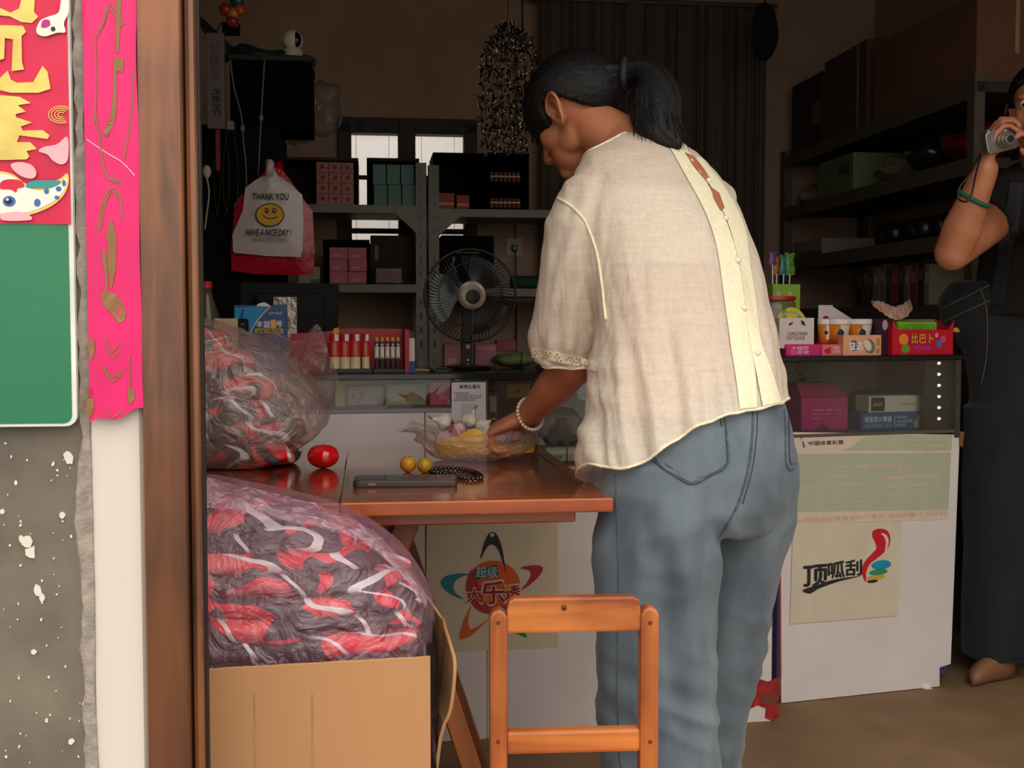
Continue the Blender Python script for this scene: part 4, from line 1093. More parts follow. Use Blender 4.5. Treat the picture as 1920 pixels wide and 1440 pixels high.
# button band down the back
band = [(1248, 262, 1272, 258), (1262, 290, 1290, 284), (1290, 340, 1318, 334), (1318, 392, 1348, 388), (1336, 440, 1368, 436), (1346, 480, 1380, 478), (1354, 540, 1392, 538), (1362, 600, 1402, 598), (1370, 660, 1410, 658), (1380, 720, 1416, 716), (1386, 768, 1418, 764)]
bs_ = spline(band, 4)
rows = [[on_surface(lt, a + (c - a) * i / 5, y0 + (y1 - y0) * i / 5, 0.0025) for i in range(6)] for a, y0, c, y1 in bs_]
rows_mesh(rows).build('button_band', M_bl2, blouse, smooth=True)
band2 = [(1292, 300, 1312, 296), (1330, 350, 1352, 346), (1352, 395, 1378, 390), (1370, 440, 1396, 436), (1384, 500, 1404, 498), (1394, 560, 1414, 558), (1404, 640, 1424, 638), (1416, 700, 1444, 694), (1428, 762, 1462, 754)]
rows = [[on_surface(lt, a + (c - a) * i / 4, y0 + (y1 - y0) * i / 4, 0.0035) for i in range(5)] for a, y0, c, y1 in spline(band2, 4)]
rows_mesh(rows).build('button_band', M_bl2, blouse, smooth=True)
# gaps in the band where skin shows
gap = [[(1282, 288), (1300, 296), (1318, 320), (1332, 342), (1322, 342), (1300, 316)], [(1330, 352), (1346, 364), (1356, 392), (1350, 398), (1336, 374)]]
for g_ in gap:
    pts = [on_surface(lt, x, y, 0.0042) for x, y in g_]
    if all(p is not None for p in pts):
        MB().add(pts, [tuple(range(len(pts)))]).build('band_opening', M_skin, blouse)
M_pearl = mat('pearl_button', C(245, 238, 220), rough=0.2, coat=0.6)
for px, py in ((1326, 342), (1357, 412), (1380, 490), (1392, 580), (1418, 664)):
    c = on_surface(lt, px, py, 0.005)
    if c is not None: MB().ball(c, 0.0062, 0.004, 0.0055, 10, 8).build('button', M_pearl, blouse, smooth=True)
# sleeve seam and openwork cuff
o = seam([(1046, 372), (1072, 388), (1098, 418), (1118, 470), (1130, 540), (1136, 600)], 0.003, 'sleeve_seam', M_bl2, blouse, lt, 0.001)
rows = []
for k in range(4):
    t = k / 3
    rows.append([on_surface(lt, 998 + 122 * i / 20, 651 + t * 19 + 27 * (i / 20) ** 1.3, 0.0022) for i in range(21)])
rows_mesh(rows).build('cuff', M_bl2, blouse, smooth=True)
M_hole = mat('openwork_hole', C(150, 110, 84), rough=0.9)
hb = MB()
for r in range(3):
    for i in range(16):
        px = 1006 + 6.6 * i + (3.3 if r % 2 else 0); py = 656 + 27 * ((px - 998) / 122) ** 1.3 + r * 5.0
        if nrand((i, r, 3), 0.9) < -0.25: continue
        c = on_surface(lt, px, py, 0.0032)
        if c is not None: hb.ball(c, 0.0014, 0.0010, 0.0018, 6, 5)
hb.build('openwork', M_hole, blouse)
# pearl bracelet
M_prl = mat('pearl_bead', C(236, 214, 190), rough=0.18, coat=0.8, var=0.04)
ax = (WR - ELB).normalized(); u = ax.cross(Vector((0, 0, 1))).normalized(); w_ = ax.cross(u)
cb = WR - ax * 0.012 + Vector((0.0, 0, -0.004))
br = bpy.data.objects.new('bracelet', None); COL.objects.link(br); br.parent = wm; br['label'] = 'pearl bead bracelet'
bead0 = None
for k in range(26):
    a = 2 * math.pi * k / 26; c = cb + (u * math.cos(a) + w_ * math.sin(a)) * 0.0325 + ax * 0.010 * math.sin(a)
    if bead0 is None: bead0 = MB().ball((0, 0, 0), 0.0042, nu=10, nv=8).mesh('bead', smooth=True)
    o = obj('bead', bead0, M_prl, br); o.location = c
# ------------------------------------------------------------------ carton, bags of clothes, things on the table
M_card = mat('corrugated_card', C(188, 138, 92), rough=0.8, var=0.07, vs=3, bump=0.08, bs=60, stretch=(1, 1, 0.3))
M_card_in = mat('card_inside', C(150, 104, 72), rough=0.85, var=0.08)
b0 = P(807, 1240, 1.62)
X = Frame(b0.x, b0.y, 12.0)
cx = thing('carton', 'open brown cardboard carton with a bag of jerseys by the door post', 'box', X.w(0, 0), X.a)
def xl_(px, py, y=0.0): h = X.hit(px, py, y); return h.x, h.z
fl = xl_(330, 1300)[0]
n = 14; top = [(fl + (0 - fl) * i / n, xl_(807, 1231)[1] + (xl_(400, 1254)[1] - xl_(807, 1231)[1]) * (1 - i / n) * 1.15 + 0.0004 * math.sin(i * 2.3)) for i in range(n + 1)]
MB().prism([(fl, 0.0), (0, 0.0)] + top[::-1], 0.0, 0.005).build('front_panel', M_card, cx, 0.0008)
for px in (478, 586):
    x, z = xl_(px, 1320); MB().box(x - 0.0012, -0.0006, 0.01, x + 0.0012, 0.001, xl_(px, 1300)[1]).build('crease', mat('card_crease', C(180, 130, 86), rough=0.85), cx)
CDEP = 0.27
MB().box(fl, CDEP, 0, 0.0, CDEP + 0.005, 0.56).build('back_panel', M_card, cx); MB().box(fl, 0.006, 0, fl + 0.005, CDEP - 0.001, 0.56).build('side_panel', M_card, cx); MB().box(fl + 0.006, 0.006, 0.0, -0.006, CDEP - 0.001, 0.005).build('bottom_panel', M_card, cx)
# leaning side panel
e0 = [P(790, 1620, 1.715), P(822, 1440, 1.715), P(848, 1330, 1.715), P(856, 1262, 1.715), P(855, 1232, 1.72)]
e1 = [P(770, 1480, 1.90), P(790, 1340, 1.90), P(800, 1240, 1.90), P(806, 1170, 1.90), P(804, 1118, 1.90)]
e0[0].z = e1[0].z = 0.002
A = [spline([tuple(v) for v in e0], 4), spline([tuple(v) for v in e1], 4)]
side = MB(); m = len(A[0]); rings = []
for i in range(m):
    p, q = Vector(A[0][i]), Vector(A[1][i]); mid = p.lerp(q, 0.5) + Vector((0.006, 0, 0.010 * (i / m)))
    r_ = [p, p.lerp(q, .25).lerp(mid, .6), mid, p.lerp(q, .75).lerp(mid, .6), q]
    rings.append([X.loc(v) for v in r_])
th = 0.005
for j in range(4):
    for i in range(m - 1):
        a_, b_, c_, d_ = rings[i][j], rings[i][j + 1], rings[i + 1][j + 1], rings[i + 1][j]
full = []
for rg_ in rings: full.append([v for v in rg_] + [v + Vector((-th, 0, 0)) for v in rg_[::-1]])
side.loft(full); side.build('side_panel', M_card, cx, smooth=False)

def jersey_mat(name, o1, s=1.0):
    if name in _mats: return _mats[name]
    m = bpy.data.materials.new(name); m.use_nodes = True; nt = m.node_tree; N = nt.nodes; L = nt.links; b_ = N['Principled BSDF']
    tc = N.new('ShaderNodeTexCoord'); mp = N.new('ShaderNodeMapping'); mp.inputs['Location'].default_value = (o1, o1 * 1.7, o1 * 0.6); mp.inputs['Scale'].default_value = (s, s, s * 1.2)
    L.new(tc.outputs['Object'], mp.inputs['Vector'])
    nb = N.new('ShaderNodeTexNoise'); nb.inputs['Scale'].default_value = 13; nb.inputs['Detail'].default_value = 0.5; nb.inputs['Distortion'].default_value = 0.8; L.new(mp.outputs[0], nb.inputs['Vector'])
    rp = N.new('ShaderNodeValToRGB'); rp.color_ramp.interpolation = 'CONSTANT'
    rp.color_ramp.elements[0].color = C(48, 43, 44); rp.color_ramp.elements[1].position = 0.55; rp.color_ramp.elements[1].color = C(240, 34, 54)
    e_ = rp.color_ramp.elements.new(0.64); e_.color = C(246, 104, 100)
    L.new(nb.outputs['Fac'], rp.inputs['Fac'])
    wv = N.new('ShaderNodeTexWave'); wv.inputs['Scale'].default_value = 4.2; wv.inputs['Distortion'].default_value = 9.0; wv.inputs['Detail'].default_value = 0.6; wv.inputs['Detail Scale'].default_value = 2.0; wv.bands_direction = 'DIAGONAL'
    L.new(mp.outputs[0], wv.inputs['Vector'])
    r2 = N.new('ShaderNodeValToRGB'); r2.color_ramp.interpolation = 'CONSTANT'; r2.color_ramp.elements[0].color = (0, 0, 0, 1); r2.color_ramp.elements[1].position = 0.945; r2.color_ramp.elements[1].color = (1, 1, 1, 1)
    L.new(wv.outputs['Fac'], r2.inputs['Fac'])
    mx = N.new('ShaderNodeMixRGB'); L.new(r2.outputs[0], mx.inputs[0]); L.new(rp.outputs[0], mx.inputs[1]); mx.inputs[2].default_value = C(246, 244, 248)
    L.new(mx.outputs[0], b_.inputs['Base Color']); b_.inputs['Roughness'].default_value = 0.55
    nz = N.new('ShaderNodeTexNoise'); nz.inputs['Scale'].default_value = 30; L.new(tc.outputs['Object'], nz.inputs['Vector'])
    bp = N.new('ShaderNodeBump'); bp.inputs['Strength'].default_value = 0.5; bp.inputs['Distance'].default_value = 0.006; L.new(nz.outputs['Fac'], bp.inputs['Height']); L.new(bp.outputs[0], b_.inputs['Normal'])
    _mats[name] = m; return m
def cushion(mb, c, hx, hy, hz, ax, ay, seed, p=4.0, lump=0.1):
    """a soft folded garment: a squashed superellipsoid with wavy faces"""
    def fn(u, v):
        a = 2 * math.pi * u; t = math.pi * (v - 0.5) * 0.996
        def sp_(x, q): return math.copysign(abs(x) ** q, x)
        x = sp_(math.cos(t), 0.5) * sp_(math.cos(a), 2 / p); y = sp_(math.cos(t), 0.5) * sp_(math.sin(a), 2 / p); z = sp_(math.sin(t), 0.8)
        k = 1 + lump * noise.noise(Vector((x * 2.2 + seed, y * 2.2, z + seed)))
        zz = z * hz * (1 + 0.6 * lump * noise.noise(Vector((x * 5, y * 5, seed))))
        wave = hz * 0.7 * noise.noise(Vector((x * 2.4 + seed * 3, y * 2.4, 1)))
        return c + ax * (x * hx * k) + ay * (y * hy * k) + Vector((0, 0, zz + wave))
    mb.grid(fn, 44, 16, wrap=True); return mb
ordn = ['lowest', 'second lowest', 'third lowest', 'fourth lowest', 'third highest', 'second highest', 'topmost']
zb0 = 0.592
jz = zb0
jx = [(-0.60, -0.146), (-0.60, -0.140), (-0.60, -0.150), (-0.595, -0.166), (-0.58, -0.192), (-0.56, -0.228), (-0.53, -0.285)]
for k in range(7):
    x0, x1 = jx[k]; hz = 0.019
    c = X.w(0, 0.17, jz + hz); c.x = (x0 + x1) / 2; c.y = 1.745
    mb = cushion(MB(), Vector((0, 0, 0)), (x1 - x0) / 2, 0.108 - 0.006 * k, hz * 1.1, Vector((1, 0.1, 0)), Vector((0, 1, 0)), 3.1 * k, 5)
    o = mb.build('folded_jersey', jersey_mat('jersey_%d' % k, k * 1.37), smooth=True); o.location = c; o.rotation_euler = (0, 0, 0.05 * math.sin(k * 2.1))
    tag(o, 'folded red, black and white jersey, %s of the carton pile' % ordn[k], 'clothing', 'jerseys folded in the carton')
    jz += 0.030
# dark bag down the side of the carton
mb = MB(); mb.ball((0, 0, 0), 0.022, 0.09, 0.20, 20, 14); me = mb.mesh('black_bag', smooth=True)
for v in me.vertices: v.co *= 1 + 0.25 * noise.noise(v.co * 22)
o = obj('black_plastic_bag', me, mat('black_film', C(28, 24, 30), rough=0.2, bump=0.8, bs=40)); o.location = P(814, 1400, 1.76) + Vector((-0.012, 0.0, 0)); tag(o, 'crumpled black plastic bag squeezed beside the carton front panel', 'bag')
# pink clear bag over the pile
M_pf = film('pink_clear_film', C(250, 186, 214), 0.80, 0.12, 1.0, 20, 2.5)
sil = [(1300, 812), (1240, 809), (1180, 812), (1120, 802), (1075, 776), (1040, 750), (1000, 712), (965, 662), (940, 590), (918, 500), (903, 430), (893, 396)]
rings = []
for py, pr in sil:
    q = P(pr, py, 1.745); z = q.z; xr = q.x; xl0_ = -0.635; cy = 1.745; 
    t = (1300 - py) / 407.0; hy = 0.132 * (1 - 0.45 * t ** 3); cxx = (xl0_ + xr) / 2; hx = (xr - xl0_) / 2
    ring = []
    for k in range(64):
        a = 2 * math.pi * k / 64
        sx = math.copysign(abs(math.cos(a)) ** 0.55, math.cos(a)); sy = math.copysign(abs(math.sin(a)) ** 0.7, math.sin(a))
        p_ = Vector((cxx + sx * hx, cy + sy * hy + 0.15 * (cxx + sx * hx + 0.36), z))
        d = 0.006 * noise.noise(p_ * 18) + 0.005 * abs(noise.noise(Vector((p_.x * 30 + p_.z * 20, p_.y * 20, p_.z * 9)))) + 0.003 * noise.noise(p_ * 60)
        ring.append(p_ + Vector((sx, sy, 0.2)) * d)
    rings.append(ring)
mb = MB(); mb.loft(rings, False, True)
o = mb.build('clear_plastic_bag', M_pf, smooth=True); tag(o, 'pink tinted clear plastic bag over the jersey pile in the carton', 'bag')
sub = o.modifiers.new('s', 'SUBSURF'); sub.levels = 1; sub.render_levels = 1
# gathered layers of film at the mouth of the bag
for k in range(3):
    def mouth(u, v):
        px = 300 + 500 * u; yt = interp([(300, 892), (396, 893), (430, 903), (500, 918), (590, 941), (662, 967), (712, 1002), (760, 1052), (800, 1110)], px)
        py = yt + 3 + 3 * k + v * (62 - 10 * k) * (1 - 0.55 * u); Yq = 1.60 + 0.03 * k + 0.035 * u + 0.016 * math.sin(u * (30 + 7 * k) + v * 2) * (1 - v) + 0.05 * (1 - v) ** 2 + 0.012 * noise.noise(Vector((u * 14, v * 4, k)))
        return P(px, py, Yq)
    MB().grid(mouth, 70, 10).build('gathered_mouth', M_pf, o, smooth=True)

# second bag of clothes, on the table
M_cf = film('clear_film', C(246, 220, 212), 0.66, 0.12, 1.0, 18, 2.5)
body = [(300, 602, 890, .10), (345, 596, 889, .15), (385, 600, 888, .17), (440, 616, 886, .17), (490, 640, 876, .16), (535, 668, 858, .14), (572, 705, 838, .115), (598, 735, 815, .085), (612, 762, 794, .05)]
YB = 2.46
rings = []
zf = TZ + 0.002
for px, yt, yb2, hy in spline(body, 3):
    zt_ = P(px, yt, YB).z; zb_ = max(zf, P(px, yb2, 2.40).z); xx = P(px, 700, YB).x
    ring = []
    for k in range(40):
        a = 2 * math.pi * k / 40; sz_ = math.copysign(abs(math.sin(a)) ** 0.55, math.sin(a)); sy = math.copysign(abs(math.cos(a)) ** 0.6, math.cos(a))
        p_ = Vector((xx, YB + sy * hy, (zt_ + zb_) / 2 + sz_ * (zt_ - zb_) / 2))
        d = 0.007 * noise.noise(p_ * 16) + 0.006 * abs(noise.noise(Vector((p_.x * 12, p_.y * 30, p_.z * 30)))) + 0.003 * noise.noise(p_ * 55)
        q = p_ + Vector((0.2, sy, sz_)) * d; q.z = max(q.z, zf); ring.append(q)
    rings.append(ring)
bg = thing('clear_plastic_bag', 'clear plastic bag of red and black clothes standing on the table', 'bag')
MB().loft(rings).build('bag_body', M_cf, bg, smooth=True)
inner = [(470, 650), (500, 648), (530, 665), (565, 695), (595, 730), (612, 765), (608, 800)]
outer = [(470, 640), (512, 622), (560, 640), (596, 608), (618, 668), (634, 716), (612, 790)]
si, so = spline(inner, 5), spline(outer, 5)
def tailf(u, v):
    i = min(int(u * (len(si) - 1)), len(si) - 1); a_, c_ = si[i], so[i]
    t = v; px = a_[0] + (c_[0] - a_[0]) * t; py = a_[1] + (c_[1] - a_[1]) * t
    Yq = 2.45 - 0.05 * t + 0.05 * math.sin(u * 22) * (0.3 + 0.7 * t) * 0.6 + 0.02 * noise.noise(Vector((u * 9, v * 3, 1)))
    return P(px, py, Yq)
MB().grid(tailf, 60, 12).build('gathered_neck', M_cf, bg, smooth=True)
names = ['bottom', 'second', 'third', 'fourth', 'top']
lay = [(330, 560, 872), (330, 572, 828), (330, 552, 785), (330, 518, 742), (330, 470, 700), (330, 428, 664)]
names = ['lowest', 'second lowest', 'third lowest', 'third highest', 'second highest', 'topmost']
for k, (xa_, xb_, py) in enumerate(lay):
    a_ = P(xa_, py, YB); c_ = P(xb_, py, YB)
    mb = cushion(MB(), Vector((0, 0, 0)), (c_.x - a_.x) / 2, 0.105 - 0.005 * k, 0.026, Vector((1, 0, -0.05)), Vector((0, 1, 0)), 1.7 * k + 5, 4)
    o = mb.build('folded_jersey', jersey_mat('jersey_t%d' % k, k * 0.83 + 4, 1.2), smooth=True); o.location = ((a_.x + c_.x) / 2, YB, TZ + 0.032 + 0.046 * k)
    tag(o, 'folded red and black garment, %s in the bag on the table' % names[k], 'clothing', 'garments in the bag on the table')

# tomato
c = PZ(603, 880, TZ)
t = thing('tomato', 'ripe red tomato on the wooden table', 'tomato', (c.x, c.y + 0.02, TZ))
mb = MB(); r = 0.0325
def tomf(u, v):
    a = 2 * math.pi * u; q = math.pi * (v - 0.5) * 0.998; k = 1 + 0.025 * math.cos(a * 5) * math.cos(q)
    return (r * k * math.cos(q) * math.cos(a), r * k * math.cos(q) * math.sin(a), 0.0255 + 0.0255 * math.sin(q) * (1 - 0.12 * max(0, math.sin(q)) ** 8))
mb.grid(tomf, 36, 20, wrap=True).build('flesh', mat('tomato_red', C(214, 20, 24), rough=0.14, var=0.05, coat=0.8), t, smooth=True)
sc_ = MB()
for k in range(5):
    a = 1.257 * k; sc_.add([(0.001 * math.cos(a + 1.5), 0.001 * math.sin(a + 1.5), 0.049), (0.012 * math.cos(a), 0.012 * math.sin(a), 0.0515), (-0.001 * math.cos(a + 1.5), -0.001 * math.sin(a + 1.5), 0.049)], [(0, 1, 2)])
sc_.build('calyx', mat('calyx_green', C(70, 96, 40)), t)
# phone in a dark case
pf0 = PZ(662, 914, TZ); pf1 = PZ(858, 914, TZ)
t = thing('mobile_phone', 'mobile phone in a dark brown case lying on the table', 'phone', (pf0 + pf1) / 2, math.radians(4))
w = (pf1 - pf0).length; d = 0.082
def rslab(x0, y0, x1, y1, r): return [(x, y) for x, y in rr(x0, y0, x1, y1, r)]
MB().slab(rslab(-w / 2, 0, w / 2, d, 0.012), 0, 0.0125).build('case', mat('brown_phone_case', C(72, 56, 52), rough=0.45), t, 0.003, 2)
MB().slab(rslab(-w / 2 + 0.004, 0.004, w / 2 - 0.004, d - 0.004, 0.009), 0.0125, 0.0132).build('screen', mat('phone_screen', C(20, 20, 22), rough=0.04, var=0.0, spec=0.9), t)
MB().box(-w / 2 + 0.028, -0.0008, 0.004, -w / 2 + 0.042, 0.001, 0.008).build('side_button', mat('button_tan', C(150, 118, 104), rough=0.4), t, 0.0005)
# small yellow fruits
for i, (px, py, rr_, lab) in enumerate(((764, 887, 0.0165, 'small yellow fruit beside the phone, the one nearer the tomato'), (795, 888, 0.0158, 'small greenish yellow fruit beside the phone, the one nearer the black beads'))):
    c = PZ(px, py, TZ); t = thing('kumquat', lab, 'fruit', (c.x, c.y + 0.012, TZ), 0, 'small yellow fruits on the table')
    MB().ball((0, 0, rr_ * 1.0), rr_, rr_, rr_ * 1.0, 20, 14).build('flesh', mat('kumquat_%d' % i, C(206, 142, 30) if i == 0 else C(188, 150, 34), rough=0.3, var=0.12, vs=60, bump=0.2, bs=300), t, smooth=True)
    MB().ball((0.003, -0.004, rr_ * 1.93), 0.0018, nu=8, nv=6).build('stem_end', mat('stem_brown', C(90, 70, 40)), t)
# black prayer beads
t = thing('bead_string', 'string of black prayer beads lying behind the phone', 'beads', PZ(850, 896, TZ))
o0 = PZ(850, 896, TZ); me = MB().ball((0, 0, 0), 0.0046, nu=12, nv=8).mesh('bead', smooth=True); mbd = mat('black_bead', C(16, 16, 18), rough=0.1, coat=0.8)
loop = spline([(806, 885), (835, 882), (868, 884), (896, 892), (902, 900), (880, 902), (858, 898), (838, 892), (818, 890)], 30, True)
acc = 0; last = None
for px, py in loop:
    c = PZ(px, py, TZ)
    if last is None or (c - last).length > 0.0088:
        o = obj('bead', me, mbd, t); o.location = c - o0 + Vector((0, 0, 0.0046)); last = c

# plastic bag with garlic and a yellow wrapper
M_bagc = film('thin_clear_film', C(255, 226, 220), 0.58, 0.14, 1.0, 26, 1.0)
gc = PZ(895, 868, TZ); GY = gc.y + 0.055
t = thing('clear_plastic_bag', 'small clear plastic bag of garlic under the hand on the table', 'bag', (gc.x, GY, TZ))
def gbag(u, v):
    a = 2 * math.pi * u; rr_ = (0.085 + 0.05 * math.sin(min(1, v * 1.15) * math.pi * 0.5)) 
    if v < 0.15: rr_ *= 0.55 + 0.45 * v / 0.15
    z = 0.001 + 0.068 * max(0, v - 0.1) ** 0.8 * (1 + 0.28 * noise.noise(Vector((math.cos(a) * 2, math.sin(a) * 2, 3))))
    k = 1 + 0.10 * noise.noise(Vector((math.cos(a) * 3.2, math.sin(a) * 3.2, v * 4))) + 0.05 * noise.noise(Vector((math.cos(a) * 9, math.sin(a) * 9, v * 6)))
    return (rr_ * k * math.cos(a), rr_ * 0.72 * k * math.sin(a), z)
MB().grid(gbag, 80, 16, wrap=True).build('bag_film', M_bagc, t, smooth=True)
def gfl(u, v):
    a = math.pi * (0.75 + 0.5 * u)
    x, y, z = gbag((a / (2 * math.pi)) % 1, 1.0); return (x + (-0.035 * v) , y - 0.02 * v + 0.01 * math.sin(u * 14) * v, z + 0.006 * v + 0.006 * math.sin(u * 9) * v)
MB().grid(gfl, 24, 6).build('bag_handle', M_bagc, t, smooth=True)
# yellow wrapper standing in the bag
t = thing('yellow_wrapper', 'bent yellow card sheet with white back inside the garlic bag', 'wrapper', (gc.x, GY, TZ))
yw = [(812, 829), (838, 822), (866, 813), (892, 804), (915, 816), (940, 828), (975, 834), (1004, 832)]
lo = [(820, 852), (838, 852), (866, 852), (892, 852), (915, 852), (940, 852), (975, 850), (1000, 848)]
yws, los = spline(yw, 4), spline(lo, 4)
rows = []
for i in range(len(yws)):
    u = i / (len(yws) - 1); Yq = GY - 0.070 + 0.05 * (2 * u - 1) ** 2
    rows.append([P(*yws[i], Yq + 0.012) - t.location, P((yws[i][0] + los[i][0]) / 2, (yws[i][1] + los[i][1]) / 2, Yq) - t.location, P(*los[i], Yq - 0.004) - t.location])
rows_mesh(rows).build('yellow_sheet', mat('yellow_card', C(232, 176, 44), rough=0.5, var=0.06), t, smooth=True)
wp = [[P(900 + 40 * i / 4, 795 + 30 * j / 4 + 6 * math.sin(i * 1.3), GY - 0.035 + 0.02 * math.sin(i)) - t.location for i in range(5)] for j in range(5)]
rows_mesh(wp).build('white_sheet', mat('white_tissue', C(236, 228, 214), rough=0.7), t, smooth=True)
# garlic
M_gar = mat('garlic_skin', C(234, 222, 204), rough=0.6, var=0.08, vs=40, stretch=(3, 3, 0.5), bump=0.3, bs=80); M_garp = mat('garlic_skin_pink', C(222, 190, 186), rough=0.6, var=0.2, vs=30, stretch=(4, 4, 0.4), col2=C(150, 80, 100))
def garlic(px, py, Y, r, lab, rx, ry, m):
    c = P(px, py, Y); t = thing('garlic_bulb', lab, 'garlic', c, rot=(rx, ry, 0), group='garlic bulbs in the bag')
    def f(u, v):
        a = 2 * math.pi * u; prof = [(0, 0.02), (0.06, 0.55), (0.2, 0.92), (0.38, 1.0), (0.55, 0.86), (0.7, 0.5), (0.82, 0.24), (1.0, 0.16)]
        k = interp(prof, v) * (1 + 0.07 * math.cos(7 * a) * (1 - v)); return (r * k * math.cos(a), r * k * math.sin(a), r * (-0.85 + 2.4 * v))
    MB().grid(f, 42, 20, wrap=True).build('bulb', m, t, smooth=True)
    MB().tube([(0, 0, r * 1.5), (0.001, 0, r * 1.9), (0.003, 0, r * 2.2)], [r * 0.16, r * 0.12, r * 0.1], 8).build('stalk', mat('dry_stalk', C(150, 120, 86)), t, smooth=True)
    MB().ball((0, 0, -r * 0.86), r * 0.25, r * 0.25, r * 0.1, 10, 6).build('root_plate', mat('dry_root', C(140, 112, 84)), t)
garlic(834, 792, GY + 0.02, 0.0185, 'pale garlic bulb with a dry stalk at the outer edge of the garlic bag', 0.2, -1.25, M_gar)
garlic(858, 806, GY - 0.03, 0.020, 'pink streaked garlic bulb nearest in the garlic bag', 0.9, -0.5, M_garp)
garlic(880, 790, GY + 0.045, 0.019, 'pale garlic bulb in the middle of the garlic bag', -0.4, 0.4, M_gar)
garlic(905, 800, GY + 0.02, 0.018, 'pale garlic bulb beside the fingers in the garlic bag', 0.5, 0.9, M_gar)
# ------------------------------------------------------------------ goods in and on the middle counter
def kbox(name, label, cat, px0, py0, px1, py1, yl, depth, m, z=KT, group=None, fr=None, rz=0.0, bevel=0.0015, top=None):
    fr = fr or K
    a = fr.hit(px0, py1, yl); c = fr.hit(px1, py0, yl)
    w = c.x - a.x; h = c.z - z
    t = thing(name, label, cat, fr.w((a.x + c.x) / 2, yl, z), fr.a + rz, group)
    MB().box(-w / 2, 0, 0, w / 2, depth, h).build('box_body', m, t, bevel)
    t['w'] = w; t['h'] = h
    return t, w, h
def fx(w, h, poly): return [((x - 0.5) * w, z * h) for x, z in poly]
zs_ = kz
g1 = 'wrapped soap bars in the glass case'
t, w, h = kbox('soap_bar', 'narrow yellow soap box at the end of the glass case shelf', 'soap', 628, 716, 648, 757, 0.10, 0.05, flatc((222, 190, 92)), zs_, g1)
flat('end_flap', [fx(w, h, rect(0.85, 0.0, 0.95, 1))], flatc((196, 160, 70)), t)
t, w, h = kbox('soap_bar', 'pale pink wrapped soap bar with a red diamond in the glass case', 'soap', 650, 723, 721, 757, 0.11, 0.05, flatc((206, 170, 160), 0.35), zs_, g1, bevel=0.004)
flat('diamond_print', [fx(w, h, [(0.12, 0.5), (0.3, 0.12), (0.46, 0.5), (0.3, 0.88)])], flatc((176, 92, 92)), t)
flat('diamond_centre', [fx(w, h, ell(0.29, 0.5, 0.09, 0.28))], flatc((214, 188, 178)), t, -0.001)
flat('fold_line', [fx(w, h, [(0.55, 0.98), (0.75, 0.5), (0.56, 0.98)]), fx(w, h, [(0.98, 0.98), (0.8, 0.5), (0.97, 0.02), (0.83, 0.5)])], flatc((224, 196, 186)), t)
t, w, h = kbox('soap_bar', 'olive cream wrapped soap bar with an orange flower in the glass case', 'soap', 723, 718, 800, 756, 0.09, 0.055, flatc((196, 182, 146), 0.35), zs_, g1, bevel=0.004)
flat('fold_line', [fx(w, h, [(0.0, 1), (0.3, 0.5), (0.02, 0.98)]), fx(w, h, [(1, 1), (0.72, 0.5), (0.98, 0.98)]), fx(w, h, [(0, 0), (0.3, 0.5), (0.03, 0.02)]), fx(w, h, [(1, 0), (0.72, 0.5), (0.97, 0.02)])], flatc((214, 202, 168)), t)
flat('flower_print', [fx(w, h, ell(0.5, 0.45, 0.2, 0.25, 9)), ], flatc((226, 172, 120)), t, -0.0004)
flat('flower_heart', [fx(w, h, ell(0.46, 0.42, 0.08, 0.12, 7))], flatc((232, 140, 90)), t, -0.001)
t, w, h = kbox('soap_bar', 'hot pink wrapped soap bar tilted beside the notice sheet', 'soap', 804, 713, 847, 753, 0.06, 0.05, flatc((238, 70, 104), 0.3), zs_, g1, rz=-0.12, bevel=0.005)
text('特价\n100g', flatc((252, 206, 200)), t, -w * 0.05, h * 0.2, w * 0.4, h * 0.7)
# notice sheet on the glass (its code square is left blank)
a = K.hit(847, 790, -0.004); c = K.hit(911, 707, -0.004)
t = thing('notice_sheet', 'white notice sheet with green header taped on the counter glass', 'notice', K.w(a.x, -0.002, a.z), K.a)
w, h = c.x - a.x, c.z - a.z
MB().box(0, 0, 0, w, 0.001, h).build('sheet', flatc((226, 218, 222)), t)
flat('header', [rect(0, h * 0.885, w, h)], flatc((20, 84, 66)), t)
flat('header_emblem', [ell(w * 0.13, h * 0.945, 0.003, 0.003, 10)], flatc((220, 230, 226)), t, -0.0008)
text('廉情监督', flatc((220, 230, 226)), t, w * 0.17, h * 0.925, w * 0.3, h * 0.965, -0.0008)
text('廉情监督码', flatc((40, 36, 44)), t, w * 0.22, h * 0.74, w * 0.84, h * 0.83, bold=0.01)
text('尊敬的服务对象：\n　请您使用微信扫描下方二维码\n对我单位的服务进行监督评价\n欢迎提出宝贵意见建议。', flatc((90, 84, 90)), t, w * 0.07, h * 0.45, w * 0.92, h * 0.66)
flat('code_frame', [rect(w * 0.28, h * 0.08, w * 0.72, h * 0.40)], flatc((206, 198, 202)), t, -0.0003)
text('扫码监督', flatc((110, 104, 110)), t, w * 0.34, h * 0.02, w * 0.66, h * 0.055)
